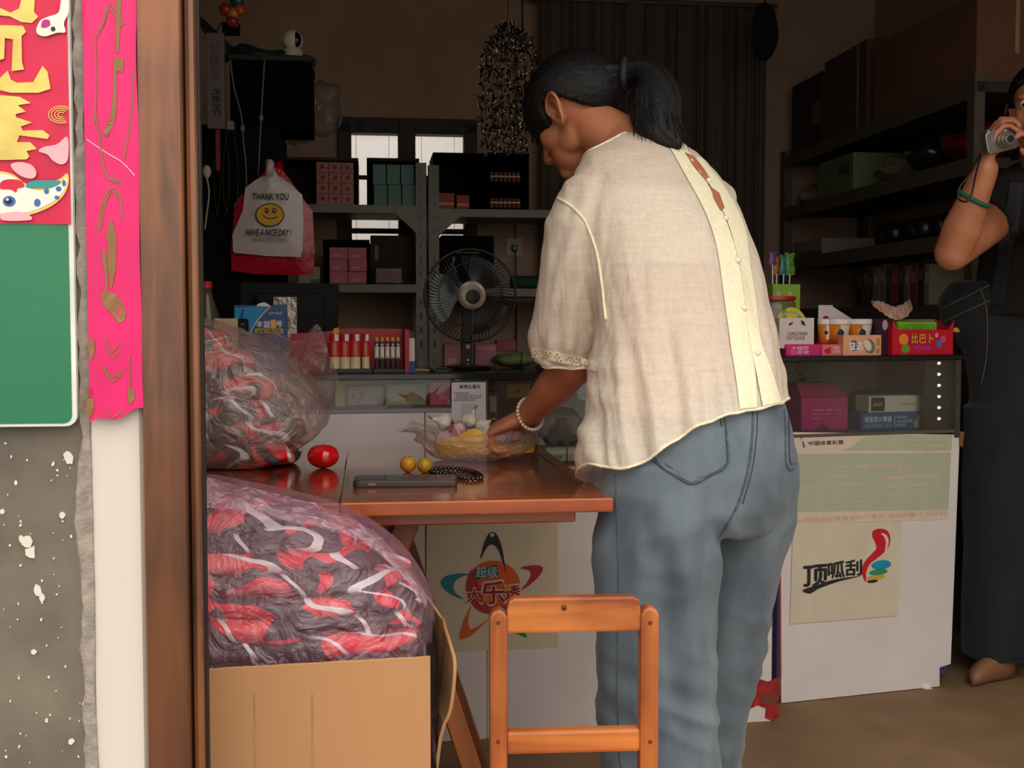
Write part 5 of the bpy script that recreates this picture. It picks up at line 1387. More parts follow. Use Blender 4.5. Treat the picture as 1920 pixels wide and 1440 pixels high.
# dim stock behind the right half of the glass
zc_ = kz2 + 0.012
pk = [(1022, 838, 1062, 862, (180, 186, 160), 'cigarette pack, pale green top, upper row under the bag of dark fruit'), (1064, 838, 1112, 862, (200, 186, 150), 'cigarette pack, cream and maroon, upper row nearest the blouse'), (1022, 864, 1062, 893, (84, 96, 82), 'cigarette pack, dark green, lower row'), (1064, 864, 1112, 893, (150, 40, 60), 'cigarette pack, maroon with white script, lower row')]
kx_a = K.hit(1022, 880, 0.09).x
for i, (x0, y0, x1, y1, col, lab) in enumerate(pk):
    top_row = i < 2
    zb_ = zc_ + (0.040 if top_row else 0.0)
    t, w, h = kbox('cigarette_pack', lab, 'cigarettes', x0, y0, x1, y1, 0.08 + 0.03 * top_row, 0.08, flatc(col), zb_, 'cigarette packs in the glass case')
    o = t.children[0]
    hh = 0.038; o.scale = (1, 1, hh / h) if h > 0 else (1, 1, 1)
    flat('band', [rect(-w / 2, hh * 0.55, w / 2, hh * 0.8)], flatc((226, 218, 200)), t)
    text('Liqun' if i == 3 else '利群', flatc((240, 226, 220) if i in (2, 3) else (120, 40, 50)), t, -w * 0.25, hh * 0.12, w * 0.3, hh * 0.45)
zf_ = zc_ + 0.079
t = thing('clear_plastic_bag', 'clear bag of dark plums in the glass case behind the arm', 'bag', K.w(K.hit(1052, 800, 0.14).x, 0.15, zf_))
me = MB().ball((0, 0, 0.052), 0.066, 0.055, 0.051, 28, 18).mesh('bag_film', smooth=True)
for v in me.vertices: v.co += Vector((v.co.x, v.co.y, v.co.z - 0.05)) * 0.14 * noise.noise(v.co * 45) if v.co.z > 0.012 else Vector()
obj('bag_film', me, M_bagc, t)
PLN = ['dark plum at the outer lower corner of the clear bag in the glass case', 'dark plum at the front middle of the clear bag', 'dark plum nearest the blouse in the clear bag', 'dark plum in the upper row of the clear bag nearer the hand', 'dark plum in the upper row of the clear bag nearer the blouse', 'dark plum topmost in the clear bag']
for k, (x, y, z) in enumerate(((-0.03, -0.012, 0.018), (0.002, -0.02, 0.018), (0.032, -0.008, 0.018), (-0.014, 0.01, 0.042), (0.018, 0.008, 0.042), (0.0, -0.012, 0.064))):
    q = thing('plum', PLN[k], 'fruit', t.location + Vector((x, y, zf_ * 0 + z - 0.001)), 0, 'plums in the clear bag')
    MB().ball((0, 0, 0), 0.0165, 0.0165, 0.0155, 14, 10).build('flesh', mat('plum_dark', C(70, 24, 34), rough=0.3, var=0.2), q, smooth=True)
    MB().tube([(0, 0, 0.015), (0.001, 0, 0.021)], 0.0012, 6).build('stem', mat('stem_brown2', C(80, 60, 36)), q)
t, w, h = kbox('carton', 'dark red gift carton with a yellow label deep in the glass case', 'box', 925, 712, 1010, 800, 0.30, 0.1, flatc((104, 40, 34)), zc_)
flat('yellow_label', [rect(-w * 0.2, h * 0.80, w * 0.3, h * 0.95)], flatc((196, 150, 70)), t)
flat('label_mark', [ell(w * 0.05, h * 0.875, 0.006, 0.006, 10)], flatc((140, 84, 40)), t, -0.0008)
t, w, h = kbox('carton', 'small brown carton with a white patch at the case divider', 'box', 914, 735, 935, 800, 0.22, 0.08, flatc((110, 70, 50)), zc_)
flat('white_patch', [rect(-w * 0.3, h * 0.75, w * 0.3, h * 0.95)], flatc((214, 200, 190)), t)

# ---- on the counter top
t = thing('computer_monitor', 'black flat monitor seen from behind on the counter', 'monitor', K.w(0, 0, 0), K.a)
a = K.hit(450, 640, 0.20); c = K.hit(636, 530, 0.20)
M_mon = mat('monitor_black', C(12, 12, 12), rough=0.6, spec=0.2)
MB().prism([(a.x, a.z - 0.01), (c.x - 0.006, a.z - 0.01), (c.x, c.z - 0.002), (a.x, c.z)], 0.20, 0.225).build('panel', M_mon, t, 0.004, 2)
mx_ = (a.x + c.x) / 2
MB().box(mx_ - 0.09, 0.175, a.z + 0.01, mx_ + 0.09, 0.20, c.z - 0.03).build('rear_bulge', M_mon, t, 0.008, 2)
MB().box(mx_ - 0.03, 0.20, KT + 0.006, mx_ + 0.03, 0.22, a.z + 0.02).build('stand_neck', M_mon, t, 0.004)
MB().slab(ell(mx_, 0.21, 0.10, 0.07, 28), KT, KT + 0.008).build('stand_foot', M_mon, t)
# blue battery style box
t, w, h = kbox('blue_box', 'blue cardboard box with white characters and a yellow stripe before the monitor', 'box', 440, 572, 538, 697, 0.10, 0.055, flatc((44, 78, 130), 0.4))
def lf(px, py): p = K.hit(px, py, 0.10); q = K.loc(t.location); return (p.x - q.x, p.z - q.z)
flat('light_blue_panel', [[lf(440, 577), lf(505, 574), lf(490, 590), lf(474, 612), lf(466, 635), lf(440, 650)]], flatc((22, 140, 196)), t)
flat('gold_curve', [stroke(spline([lf(507, 575), lf(491, 591), lf(475, 613), lf(467, 636)], 5), 0.0028)], flatc((222, 190, 120)), t, -0.0008)
for s_, x0, y0, x1, y1, col in (('丰', 481, 602, 492, 614, (236, 232, 226)), ('蓝', 494, 602, 507, 614, (236, 232, 226)), ('1', 509, 600, 516, 615, (246, 176, 60)), ('号', 518, 602, 529, 613, (236, 232, 226))):
    p0, p1 = lf(x0, y1), lf(x1, y0); text(s_, flatc(col), t, p0[0], p0[1], p1[0], p1[1], bold=0.02)
p0, p1 = lf(504, 590), lf(529, 585); text('JPM 精品', flatc((220, 220, 224)), t, p0[0], p0[1], p1[0], p1[1])
p0, p1 = lf(478, 625), lf(531, 616); flat('yellow_stripe', [rect(p0[0], p0[1], p1[0], p1[1])], flatc((206, 158, 66)), t)
p0, p1 = lf(482, 624), lf(526, 617); text('高温下更耐用', flatc((90, 50, 30)), t, p0[0], p0[1], p1[0], p1[1], -0.001)
a = lf(483, 577); flat('torn_tab', [spline([lf(481, 574), lf(484, 570), lf(494, 567), lf(502, 570), lf(508, 575)], 4)], flatc((230, 224, 214)), t, 0.0, 0.002)
t, w, h = kbox('foil_pack', 'silver foil pouch standing behind the blue box', 'pouch', 513, 556, 557, 697, 0.165, 0.012, mat('crumpled_foil', C(150, 140, 130), rough=0.22, metal=0.7, bump=0.9, bs=60))
flat('white_base', [rect(-w * 0.1, h * 0.45, w * 0.48, h * 0.56)], flatc((210, 196, 184)), t)
t, w, h = kbox('cream_box', 'plain cream carton leaning behind the bag on the counter', 'box', 402, 597, 446, 697, 0.06, 0.04, flatc((206, 178, 132)), rz=0.1)
t, w, h = kbox('remote_key', 'black glossy key remote hanging at the corner of the blue box', 'remote', 442, 598, 466, 640, 0.085, 0.010, mat('glossy_black', C(18, 20, 20), rough=0.12), K.hit(450, 640, 0.085).z, bevel=0.004)
MB().tube([(0, 0.003, h), (0.0, 0.002, h + 0.014), (0.004, 0.002, h + 0.024)], 0.0016, 6).build('strap', M_blk, t)
MB().ball((0, -0.001, h * 0.75), 0.005, 0.002, 0.004, 10, 6).build('key_button', flatc((70, 74, 76)), t)

# red lighter display
red = flatc((170, 26, 44), 0.45)
a = K.hit(545, 697, 0.13); c = K.hit(762, 617, 0.13)
t = thing('lighter_display', 'red cardboard display stand with black tray holding lighters', 'display stand', K.w(0, 0, KT), K.a)
z1 = c.z - KT
MB().prism([(a.x, 0.0), (c.x, 0.0), (c.x, z1), (K.hit(650, 620, .13).x, z1 + 0.002), (K.hit(612, 622, .13).x, z1 - 0.006), (a.x, z1 - 0.012)], 0.13, 0.134).build('back_card', red, t)
MB().box(c.x - 0.011, 0.045, 0, c.x, 0.13, z1).build('side_card', red, t)
x0 = K.hit(612, 690, .05).x; xm = K.hit(699, 690, .05).x
M_tray = mat('tray_grey', C(52, 50, 48), rough=0.5)
MB().box(x0, 0.045, 0, xm - 0.001, 0.12, 0.010).build('tray', M_tray, t, 0.001); MB().box(xm + 0.001, 0.045, 0, c.x - 0.012, 0.12, 0.010).build('tray', M_tray, t, 0.001)
p = K.hit(627, 622, .13); 
flat('yellow_tab', [[(K.hit(623, 628, .129).x, K.hit(623, 628, .129).z - KT), (K.hit(636, 624, .129).x, K.hit(636, 624, .129).z - KT), (K.hit(635, 614, .129).x, K.hit(635, 614, .129).z - KT), (K.hit(626, 616, .129).x, K.hit(626, 616, .129).z - KT)]], flatc((230, 160, 40)), t, 0.129)
M_lr = mat('lighter_red', C(196, 26, 36), rough=0.25); M_lred = mat('lighter_sleeve', C(214, 44, 44), rough=0.3); M_lc = mat('lighter_cream', C(232, 210, 160), rough=0.2, coat=0.4); M_lw = mat('lighter_white', C(236, 228, 214), rough=0.3)
def lighter_big(px0, px1, py0, py1, yl, lab):
    a_ = K.hit(px0, py1, yl); c_ = K.hit(px1, py0, yl); w = c_.x - a_.x; h = c_.z - (KT + 0.010)
    t = thing('lighter', lab, 'lighter', K.w((a_.x + c_.x) / 2, yl + 0.009, KT + 0.010), K.a, 'big red and cream lighters in the display')
    r = w / 2
    def tub(z0, z1, k, n=20): return MB().slab(ell(0, 0, r * k, r * 0.62 * k, n), z0, z1)
    tub(0, h * 0.34, 1).build('tank', M_lc, t, 0.0006, smooth=False); tub(h * 0.34, h * 0.80, 1.01).build('sleeve', M_lred, t); tub(h * 0.80, h, 0.96).build('cap', M_lr, t, 0.0008)
    flat('sleeve_print', [rect(-r * 0.35, h * 0.42, -r * 0.2, h * 0.72), rect(-r * 0.05, h * 0.44, r * 0.1, h * 0.74), rect(r * 0.2, h * 0.42, r * 0.32, h * 0.72), rect(-r * 0.4, h * 0.40, r * 0.4, h * 0.415)], flatc((206, 150, 110)), t, -r * 0.66)
    flat('thumb_button', [rect(0.0, h * 0.80, r * 0.75, h * 0.99)], M_lw, t, -r * 0.62, 0.002)
    return t
lb_ = ['big red and cream lighter nearest the plastic bag in the display', 'second big red and cream lighter from the plastic bag', 'third big red and cream lighter from the plastic bag', 'big red and cream lighter nearest the slim dark lighters']
for (p0, p1), lab in zip(((618, 637), (638, 656), (657, 676), (679, 693)), lb_): lighter_big(p0, p1, 626, 688, 0.055, lab)
M_so = mat('slim_orange', C(222, 144, 34), rough=0.3); M_sb = mat('slim_blue', C(34, 52, 92), rough=0.3); M_sk = mat('slim_dark', C(60, 48, 46), rough=0.4, var=0.4, vs=160)
on = ['first', 'second', 'third', 'fourth', 'fifth']
for k in range(5):
    p0 = 703 + 10 * k; a_ = K.hit(p0, 687, .055); c_ = K.hit(p0 + 7.5, 632, .055); w = c_.x - a_.x; h = c_.z - (KT + 0.010)
    t = thing('slim_lighter', 'slim dark lighter with orange top, %s from the red lighters in the tray' % on[k], 'lighter', K.w((a_.x + c_.x) / 2, 0.062, KT + 0.010), K.a, 'slim orange topped lighters in the display')
    r = w / 2
    def tub(z0, z1, kk=1.0): return MB().slab(ell(0, 0, r * kk, r * 0.8 * kk, 14), z0, z1)
    tub(0, h * 0.32).build('tank', M_sk, t); tub(h * 0.32, h * 0.70, 1.02).build('label_band', M_lw, t); tub(h * 0.70, h * 0.86).build('collar', M_sb, t); tub(h * 0.86, h, 0.95).build('cap', M_so, t, 0.0006)
    flat('emblem', [ell(0, h * 0.76, r * 0.6, r * 0.6, 8), ell(0, h * 0.62, r * 0.3, r * 0.9, 8)], flatc((210, 200, 200)), t, -r * 0.85)
    flat('red_mark', [rect(-r * 0.5, h * 0.33, r * 0.5, h * 0.37)], flatc((170, 30, 40)), t, -r * 0.88)
t, w, h = kbox('small_box', 'small white and blue box standing beside the lighter display', 'box', 763, 634, 778, 694, 0.075, 0.03, flatc((222, 208, 200)))
flat('blue_foot', [rect(-w / 2, 0, w / 2, h * 0.32)], flatc((50, 74, 140)), t)
flat('open_lid', [[(-w / 2, h), (w / 2, h), (w * 0.45, h * 1.16), (w * 0.1, h * 1.24)]], flatc((60, 56, 54)), t, 0.03, 0.001)
# pens and wires on the counter top
for i, (x0, y0, x1, y1, col, lab) in enumerate(((776, 676, 806, 694, (196, 170, 120), 'tan pencil lying on the counter by the lighters'), (800, 690, 850, 688, (40, 40, 42), 'black pen lying on the counter before the fan'), (812, 693, 848, 691, (150, 140, 130), 'grey pen lying on the counter before the fan'))):
    a_ = PZ(x0, max(y0, 692), KT + 0.004); 
    p0_ = K.w(K.hit(x0, 690, 0.12).x, 0.10 + 0.05 * i, KT + 0.004); p1_ = K.w(K.hit(x1, 690, 0.12).x, 0.06 + 0.05 * i, KT + 0.004)
    q = thing('pen', lab, 'pen', p0_); d = p1_ - p0_
    MB().tube([(0, 0, 0), d * 0.85], 0.0036, 8).build('barrel', flatc(col), q); MB().tube([d * 0.85, d], [0.0036, 0.0008], 8).build('tip', flatc((60, 56, 50)), q)
t = thing('cable', 'thin green and white wire end curled on the counter', 'cable', K.w(K.hit(785, 690, .1).x, 0.1, KT))
MB().tube(spline([(0, 0, 0.003), (0.01, 0.01, 0.02), (0.03, 0.0, 0.022), (0.045, -0.02, 0.004), (0.08, -0.02, 0.003)], 6), 0.0018, 6).build('wire', flatc((90, 130, 110)), t, smooth=True)
t, w, h = kbox('pink_box', 'dusky pink small box on the counter left of the fan stem', 'box', 833, 645, 864, 690, 0.36, 0.04, flatc((176, 110, 116)))
flat('box_print', [rect(-w * 0.3, h * 0.2, w * 0.2, h * 0.4)], flatc((196, 140, 142)), t)
t, w, h = kbox('pink_box', 'wider mauve pink box on the counter right of the fan stem', 'box', 890, 645, 931, 689, 0.36, 0.05, flatc((160, 96, 110)))
flat('box_print', [rect(-w * 0.4, h * 0.75, w * 0.4, h * 0.9)], flatc((180, 118, 128)), t)
t, w, h = kbox('packet', 'dark red flat packet leaning on the green bundle', 'packet', 931, 655, 968, 672, 0.37, 0.03, flatc((120, 40, 56)), K.hit(950, 676, 0.37).z)
t.location.z = KT + 0.045
t = thing('green_bundle', 'mossy green wrapped bundle on the counter behind the arm', 'bundle', K.w(K.hit(965, 680, .33).x, 0.33, KT))
me = MB().ball((0, 0, 0.022), 0.062, 0.045, 0.0215, 24, 14).mesh('wrap', smooth=True)
for v in me.vertices: v.co += Vector((v.co.x, v.co.y, 0)) * 0.2 * noise.noise(v.co * 40)
obj('wrap', me, mat('moss_cloth', C(100, 116, 62), rough=0.8, var=0.2), t)
MB().tube([(0.02, 0.046 * math.cos(a), 0.022 + 0.0225 * math.sin(a)) for a in (2 * math.pi * k / 16 for k in range(16))], 0.002, 6, closed=True).build('tie', flatc((60, 50, 40)), t)

# ---- desk fan
fc = K.hit(882, 554, 0.22); FR = (K.hit(968, 554, .22).x - K.hit(797, 554, .22).x) / 2
t = thing('desk_fan', 'black desk fan with round wire guard on the counter', 'fan', K.w(fc.x, 0.22, KT), K.a)
hz_ = fc.z - KT
M_fan = mat('fan_black', C(24, 23, 23), rough=0.3); M_hub = mat('fan_silver', C(150, 138, 122), rough=0.3, metal=0.5)
MB().lathe([(0.0, 0), (0.072, 0), (0.075, 0.004), (0.068, 0.009), (0.02, 0.014), (0, 0.014)], 32, (-0.012, 0.02, 0)).build('base', M_fan, t, smooth=False)
sx0 = K.hit(866, 650, .22).x - fc.x; sx1 = K.hit(889, 650, .22).x - fc.x
MB().prism([(sx0, 0.01), (sx1, 0.01), (sx1 - 0.001, hz_ * 0.9), (sx0 + 0.004, hz_ * 0.9)], 0.006, 0.034).build('stem', M_fan, t, 0.004, 2)
for py, r_, c_ in ((650, 0.0065, M_hub), (675, 0.0028, flatc((196, 180, 150))), (683, 0.0026, flatc((196, 180, 150)))):
    q = K.hit(877.5, py, .22); MB().cyl((q.x - fc.x, 0.002, q.z - KT), (q.x - fc.x, 0.008, q.z - KT), r_, n=16).build('knob', c_, t)
MB().tube([(0, 0.02, hz_), (0, 0.085, hz_)], [0.04, 0.034], 20).build('motor', M_fan, t, 0.003)
MB().tube([(FR * math.cos(a), 0.0, hz_ + FR * math.sin(a)) for a in (2 * math.pi * k / 64 for k in range(64))], 0.0032, 8, closed=True).build('guard_rim', M_fan, t, smooth=True)
for yy, bulge in ((-0.022, -1), (0.022, 1)):
    g = MB(); 
    for k in range(72):
        a = 2 * math.pi * k / 72
        g.tube([((FR - i * (FR - 0.036) / 4) * math.cos(a + 0.05 * i), yy * (i / 4) ** 0.6, hz_ + (FR - i * (FR - 0.036) / 4) * math.sin(a + 0.05 * i)) for i in range(5)], 0.0007, 4)
    for rr_ in (0.036, 0.7 * FR):
        g.tube([(rr_ * math.cos(a), yy * 0.95 if rr_ < 0.05 else yy * 0.8, hz_ + rr_ * math.sin(a)) for a in (2 * math.pi * k / 40 for k in range(40))], 0.0012, 5, closed=True)
    go = g.build('guard_wires', M_fan, t); go['kind'] = 'stuff'
HR = (K.hit(909, 554, .2).x - K.hit(855, 554, .2).x) / 2
o = MB().lathe([(0.0005, 0.006), (HR * 0.75, 0.005), (HR * 0.95, 0.002), (HR, 0.0), (HR, -0.004), (0.0005, -0.004)], 32).build('hub_cap', M_hub, t)
o.location = (0, 0, 0); o.rotation_euler = (math.pi / 2, 0, 0); o.location = (0, -0.026, hz_)
o2 = MB().lathe([(0.0, 0.0075), (HR * 0.42, 0.007), (HR * 0.5, 0.0055), (0, 0.0055)], 24).build('hub_badge', M_fan, t); o2.rotation_euler = (math.pi / 2, 0, 0); o2.location = (0.003, -0.0265, hz_ - 0.004)
for k in range(3):
    a0 = 2 * math.pi * k / 3 + 0.9; bl_ = MB()
    def bf(u, v):
        rr_ = 0.02 + (FR * 0.86 - 0.02) * v; aa = a0 + (u - 0.5) * (0.5 + 1.0 * math.sin(v * 2.2)) + 0.25 * v
        return (rr_ * math.cos(aa), 0.010 - 0.018 * (u - 0.5) * (0.4 + v), hz_ + rr_ * math.sin(aa))
    bl_.grid(bf, 10, 10).build('blade', mat('smoky_blade', C(30, 30, 32), rough=0.2), t, smooth=True)

# ------------------------------------------------------------------ posters on the counter fronts
a = K.hit(799, 1222, -0.003); c = K.hit(1046, 972, -0.003)
t = thing('lottery_poster', 'cream poster with an orange ball and star arms on the counter front', 'poster', K.w(0, -0.001, 0), K.a)
def kp(pts, y=-0.004): 
    out = []
    for px, py in pts:
        h_ = K.hit(px, py, y); out.append((h_.x, h_.z))
    return out
flat('sheet', [kp([(800, 978), (1046, 970), (1046, 1213), (799, 1223)], -0.001)], mat('poster_cream', C(216, 200, 172), rough=0.4, var=0.04), t, 0.0, 0.001)
def kz_(pts): return kp([(780 + x * 0.3472, 940 + y * 0.3472) for x, y in pts])
def kflat(name, polys, col, y=-0.0015): return flat(name, [kz_(p) for p in polys], flatc(col), t, y, 0.0005)
kflat('ball', [ell(418, 465, 148, 145, 40)], (214, 92, 40))
kflat('ball_shade', [spline([(278, 510), (272, 440), (300, 370), (330, 420), (360, 500), (430, 560), (520, 560), (480, 600), (410, 612), (330, 585)], 5, True)], (176, 44, 40), -0.0021)
kflat('star_arm', [spline([(350, 312), (362, 250), (385, 190), (412, 164), (440, 185), (465, 250), (478, 330), (486, 385), (470, 330), (450, 270), (425, 238), (400, 236), (375, 262)], 5, True)], (34, 32, 34), -0.0027)
kflat('star_arm', [spline([(300, 393), (230, 390), (160, 405), (136, 440), (160, 480), (210, 512), (258, 528), (215, 495), (202, 465), (215, 430), (260, 403)], 5, True)], (24, 130, 140), -0.0024)
kflat('star_arm', [spline([(566, 360), (620, 346), (672, 348), (685, 370), (660, 410), (610, 455), (568, 480), (600, 440), (620, 405), (615, 375)], 5, True)], (176, 30, 62), -0.0024)
kflat('star_arm', [spline([(298, 565), (262, 640), (240, 710), (242, 745), (290, 730), (350, 680), (398, 632), (345, 670), (300, 690), (284, 670), (286, 620)], 5, True)], (224, 96, 40), -0.0024)
kflat('star_arm', [spline([(440, 640), (500, 690), (560, 720), (598, 735), (585, 700), (560, 655), (530, 610), (545, 660), (540, 690), (500, 670)], 5, True)], (44, 140, 70), -0.0024)
kflat('star_dot', [ell(411, 181, 12, 12, 14)], (190, 186, 180), -0.0034)
def ktext(s_, x0, y0, x1, y1, col, y, bold=0.0, shear=0.0):
    p = kz_([(x0, y1), (x1, y0)]); text(s_, flatc(col), t, p[0][0], p[0][1], p[1][0], p[1][1], y, bold=bold, shear=shear)
kflat('title_plate', [[(316, 368), (436, 342), (446, 400), (322, 424)]], (60, 72, 80), -0.0028)
ktext('超级', 324, 352, 440, 412, (150, 200, 206), -0.0034, 0.02, 0.06)
for s_, x0, y0, x1, y1 in (('大', 276, 470, 352, 544), ('乐', 352, 432, 480, 556), ('透', 480, 452, 562, 532)):
    ktext(s_, x0 - 6, y0 - 5, x1 + 6, y1 + 5, (226, 196, 170), -0.0030, 0.06); ktext(s_, x0, y0, x1, y1, (150, 24, 44), -0.0037, 0.02)
kflat('letter_dot', [ell(374, 526, 20, 20, 16), ], (216, 120, 50), -0.0046); kflat('letter_dot', [ell(495, 465, 18, 18, 16)], (226, 140, 50), -0.0046)
# torn red patch at the counter end
t = thing('torn_sticker', 'torn red sticker with ragged edges at the foot of the counter end', 'sticker', K.w(0, -0.001, 0), K.a)
flat('red_layer', [kp([(1408, 1290), (1420, 1272), (1440, 1278), (1462, 1268), (1463, 1300), (1458, 1322), (1463, 1340), (1450, 1352), (1434, 1346), (1436, 1328), (1420, 1322), (1404, 1330)], -0.001)], mat('torn_red', C(182, 36, 30), rough=0.6, var=0.3, vs=50), t, 0.0, 0.0012)
flat('brown_layer', [kp([(1430, 1300), (1462, 1304), (1452, 1322), (1425, 1318)], -0.001)], flatc((120, 60, 40)), t, -0.0013, 0.0006)
flat('red_line', [kp([(1461, 1040), (1464, 1040), (1465, 1270), (1462, 1270)], -0.001)], flatc((150, 40, 44)), t, 0.0, 0.0006)

# right counter posters
def qp(pts, y=-0.002):
    out = []
    for px, py in pts:
        h_ = Q.hit(px, py, y); out.append((h_.x, h_.z))
    return out
def qz_(pts): return qp([(1380 + x * 0.4584, 780 + y * 0.4584) for x, y in pts])
t = thing('rules_poster', 'pale green lottery rules poster with cream header on the right counter', 'poster', Q.w(0, -0.0008, 0), Q.a)
def qflat(name, polys, col, y): return flat(name, [qz_(p) for p in polys], flatc(col), t, y, 0.0005)
sheet = [(200, 66), (915, 66), (866, 425), (200, 440)]
qflat('sheet', [[(230, 66), (884, 76), (868, 424), (150, 440)]], (226, 206, 184), 0.0)
qflat('green_field', [[(228, 155), (880, 150), (869, 383), (190, 394)]], (186, 190, 164), -0.0006)
qflat('green_corner', [spline([(540, 80), (884, 76), (882, 140), (430, 142)], 1) + [(470, 128), (500, 105)]], (190, 192, 166), -0.0006)
qflat('lottery_mark', [[(262, 84), (272, 80), (266, 98)], [(270, 104), (277, 104), (284, 128), (276, 130)]], (60, 110, 150), -0.0006)
def qtext(s_, x0, y0, x1, y1, col, y=-0.0012, bold=0.0):
    p = qz_([(x0, y1), (x1, y0)]); return text(s_, flatc(col), t, p[0][0], p[0][1], p[1][0], p[1][1], y, bold=bold)
qtext('中国体育彩票', 296, 98, 440, 121, (66, 64, 60), bold=0.012)
qtext('实体店销售行为基础规范', 402, 190, 710, 218, (232, 206, 184), bold=0.02)
qtext('快乐购彩 理性投注', 688, 98, 874, 118, (206, 196, 170)); qtext('客服热线 95086', 764, 128, 872, 144, (206, 196, 170))
L1 = ['禁止在店堂摆放赌博性质的设备', '禁止擅自利用互联网销售彩票', '禁止以诋毁、误导等方式招揽', '禁止进行虚假、欺诈、夸大宣传']; L2 = ['禁止擅自超出经营许可范围售彩', '禁止向未成年人销售彩票并兑奖', '禁止泄露购彩者、中奖者信息', '禁止以不正当手段排挤竞争者']
for i in range(4):
    qtext(L1[i], 262, 238 + i * 36, 528, 260 + i * 36, (236, 214, 190), bold=0.012); qtext(L2[i], 584, 238 + i * 35, 834, 260 + i * 35, (236, 214, 190), bold=0.012)
qtext('中国体育彩票管理中心监制 责任彩票 公益体彩', 250, 404, 860, 418, (232, 190, 170))
flat('staple', [qz_([(914, 62), (932, 66), (926, 128), (912, 120)])], mat('brass_clip', C(130, 96, 60), rough=0.5), t, -0.001, 0.002)
t = thing('logo_sign', 'cream logo sign with a red thumb and black brush lettering on the counter', 'sign', Q.w(0, -0.001, 0), Q.a)
flat('sheet', [qz_([(232, 438), (680, 430), (662, 816), (220, 850)])], mat('sign_cream', C(222, 210, 186), rough=0.35, var=0.05), t, -0.0008, 0.0022)
yq = -0.0034
qflat('thumb', [spline([(555, 490), (560, 468), (590, 460), (618, 470), (629, 500), (622, 535), (600, 560), (570, 585), (545, 605), (530, 640), (530, 678), (516, 655), (514, 620), (530, 588), (556, 560), (572, 540), (566, 515)], 5, True)], (206, 20, 40), yq)
qflat('thumb_glint', [spline([(590, 478), (612, 486), (622, 510), (616, 540), (606, 552), (610, 520), (604, 496)], 5, True)], (244, 206, 190), yq - 0.0006)
for cx_, cy_, rx_, ry_, col in ((592, 608, 41, 19, (10, 150, 190)), (580, 638, 38, 12, (40, 150, 90)), (570, 660, 38, 11, (206, 170, 70)), (556, 675, 22, 7, (30, 26, 26))):
    qflat('finger_stripe', [ell(cx_, cy_, rx_, ry_, 28, rot=-0.12)], col, yq)
for s_, x0, y0, x1, y1 in (('顶', 274, 606, 372, 700), ('呱', 374, 592, 442, 664), ('刮', 446, 586, 512, 654)):
    qtext(s_, x0, y0, x1, y1, (34, 32, 32), yq, 0.03)
qflat('brush_tail', [spline([(270, 712), (330, 690), (400, 668), (508, 654), (420, 676), (340, 704), (300, 726)], 4, True)], (34, 32, 32), yq)
# white shoe-like chip at the foot
t = thing('paper_scrap', 'small white crumpled scrap under the corner of the right counter', 'scrap', Q.w(*[Q.hit(1732, 1316, 0.01).x, -0.005], 0), Q.a)
MB().prism([(-0.013, 0.0), (0.012, 0.0), (0.013, 0.012), (0.0, 0.017), (-0.012, 0.012)], 0, 0.008).build('scrap_fold', flatc((244, 240, 226)), t, 0.002); MB().prism([(-0.006, 0.0), (0.016, 0.0), (0.010, 0.008)], -0.004, 0.0).build('scrap_flap', flatc((226, 220, 206)), t)
# ------------------------------------------------------------------ goods in and on the right counter
def qbox(name, label, cat, px0, py0, px1, py1, yl, depth, m, z, group=None, rz=0.0, bevel=0.0012):
    return kbox(name, label, cat, px0, py0, px1, py1, yl, depth, m, z, group, Q, rz, bevel)
zq = qz + 0.004
t = thing('gift_box', 'magenta gift box with slanted lid inside the right glass case', 'box', Q.w(0, 0, 0), Q.a)
a = Q.hit(1500, 800, 0.10); c = Q.hit(1590, 745, 0.10); d_ = Q.hit(1572, 715, 0.2)
M_mag = mat('magenta_card', C(196, 50, 122), rough=0.35)
xm0 = Q.hit(1502, 800, .10).x
MB().box(xm0, 0.10, zq, c.x, 0.22, c.z).build('box_body', M_mag, t, 0.001)
MB().loft([[(xm0, 0.10, c.z + 0.0005), (c.x, 0.10, c.z + 0.0005), (c.x, 0.22, c.z + 0.0005), (xm0, 0.22, c.z + 0.0005)], [(xm0 + 0.006, 0.14, d_.z), (c.x - 0.022, 0.14, d_.z), (c.x - 0.022, 0.2, d_.z), (xm0 + 0.006, 0.2, d_.z)]]).build('lid', mat('magenta_lid', C(170, 70, 96), rough=0.35), t)
p0 = Q.hit(1540, 778, .1)
flat('shape_print', [[(p0.x - 0.02, zq), (p0.x, zq + 0.016), (p0.x + 0.02, zq + 0.012), (p0.x + 0.03, zq)]], flatc((120, 30, 76)), t, 0.0995)
for i, (y0, y1, s_) in enumerate(((766, 771, 'Happy  gift  box'), (774, 778, 'for you'), (783, 786, 'with love'))):
    a_ = Q.hit(1522, y1, .1); c_ = Q.hit(1578 - 20 * i, y0, .1); text(s_, flatc((232, 190, 206)), t, a_.x, a_.z, c_.x, c_.z, 0.0990)
t, w, h = qbox('calculator_box', 'blue talking calculator box lying in the right glass case', 'box', 1614, 772, 1744, 805, 0.06, 0.10, flatc((46, 92, 134), 0.4), zq)
text('语音型计算器', flatc((206, 222, 230)), t, -w * 0.45, h * 0.45, -w * 0.06, h * 0.80, bold=0.015)
text('语音报时真人发音', flatc((120, 190, 200)), t, -w * 0.45, h * 0.12, -w * 0.06, h * 0.36)
flat('divider_line', [rect(-w * 0.02, h * 0.15, -w * 0.012, h * 0.8)], flatc((206, 222, 230)), t)
text('TALKING\nCALCULATOR\nNo.1000', flatc((206, 222, 230)), t, w * 0.01, h * 0.16, w * 0.24, h * 0.8)
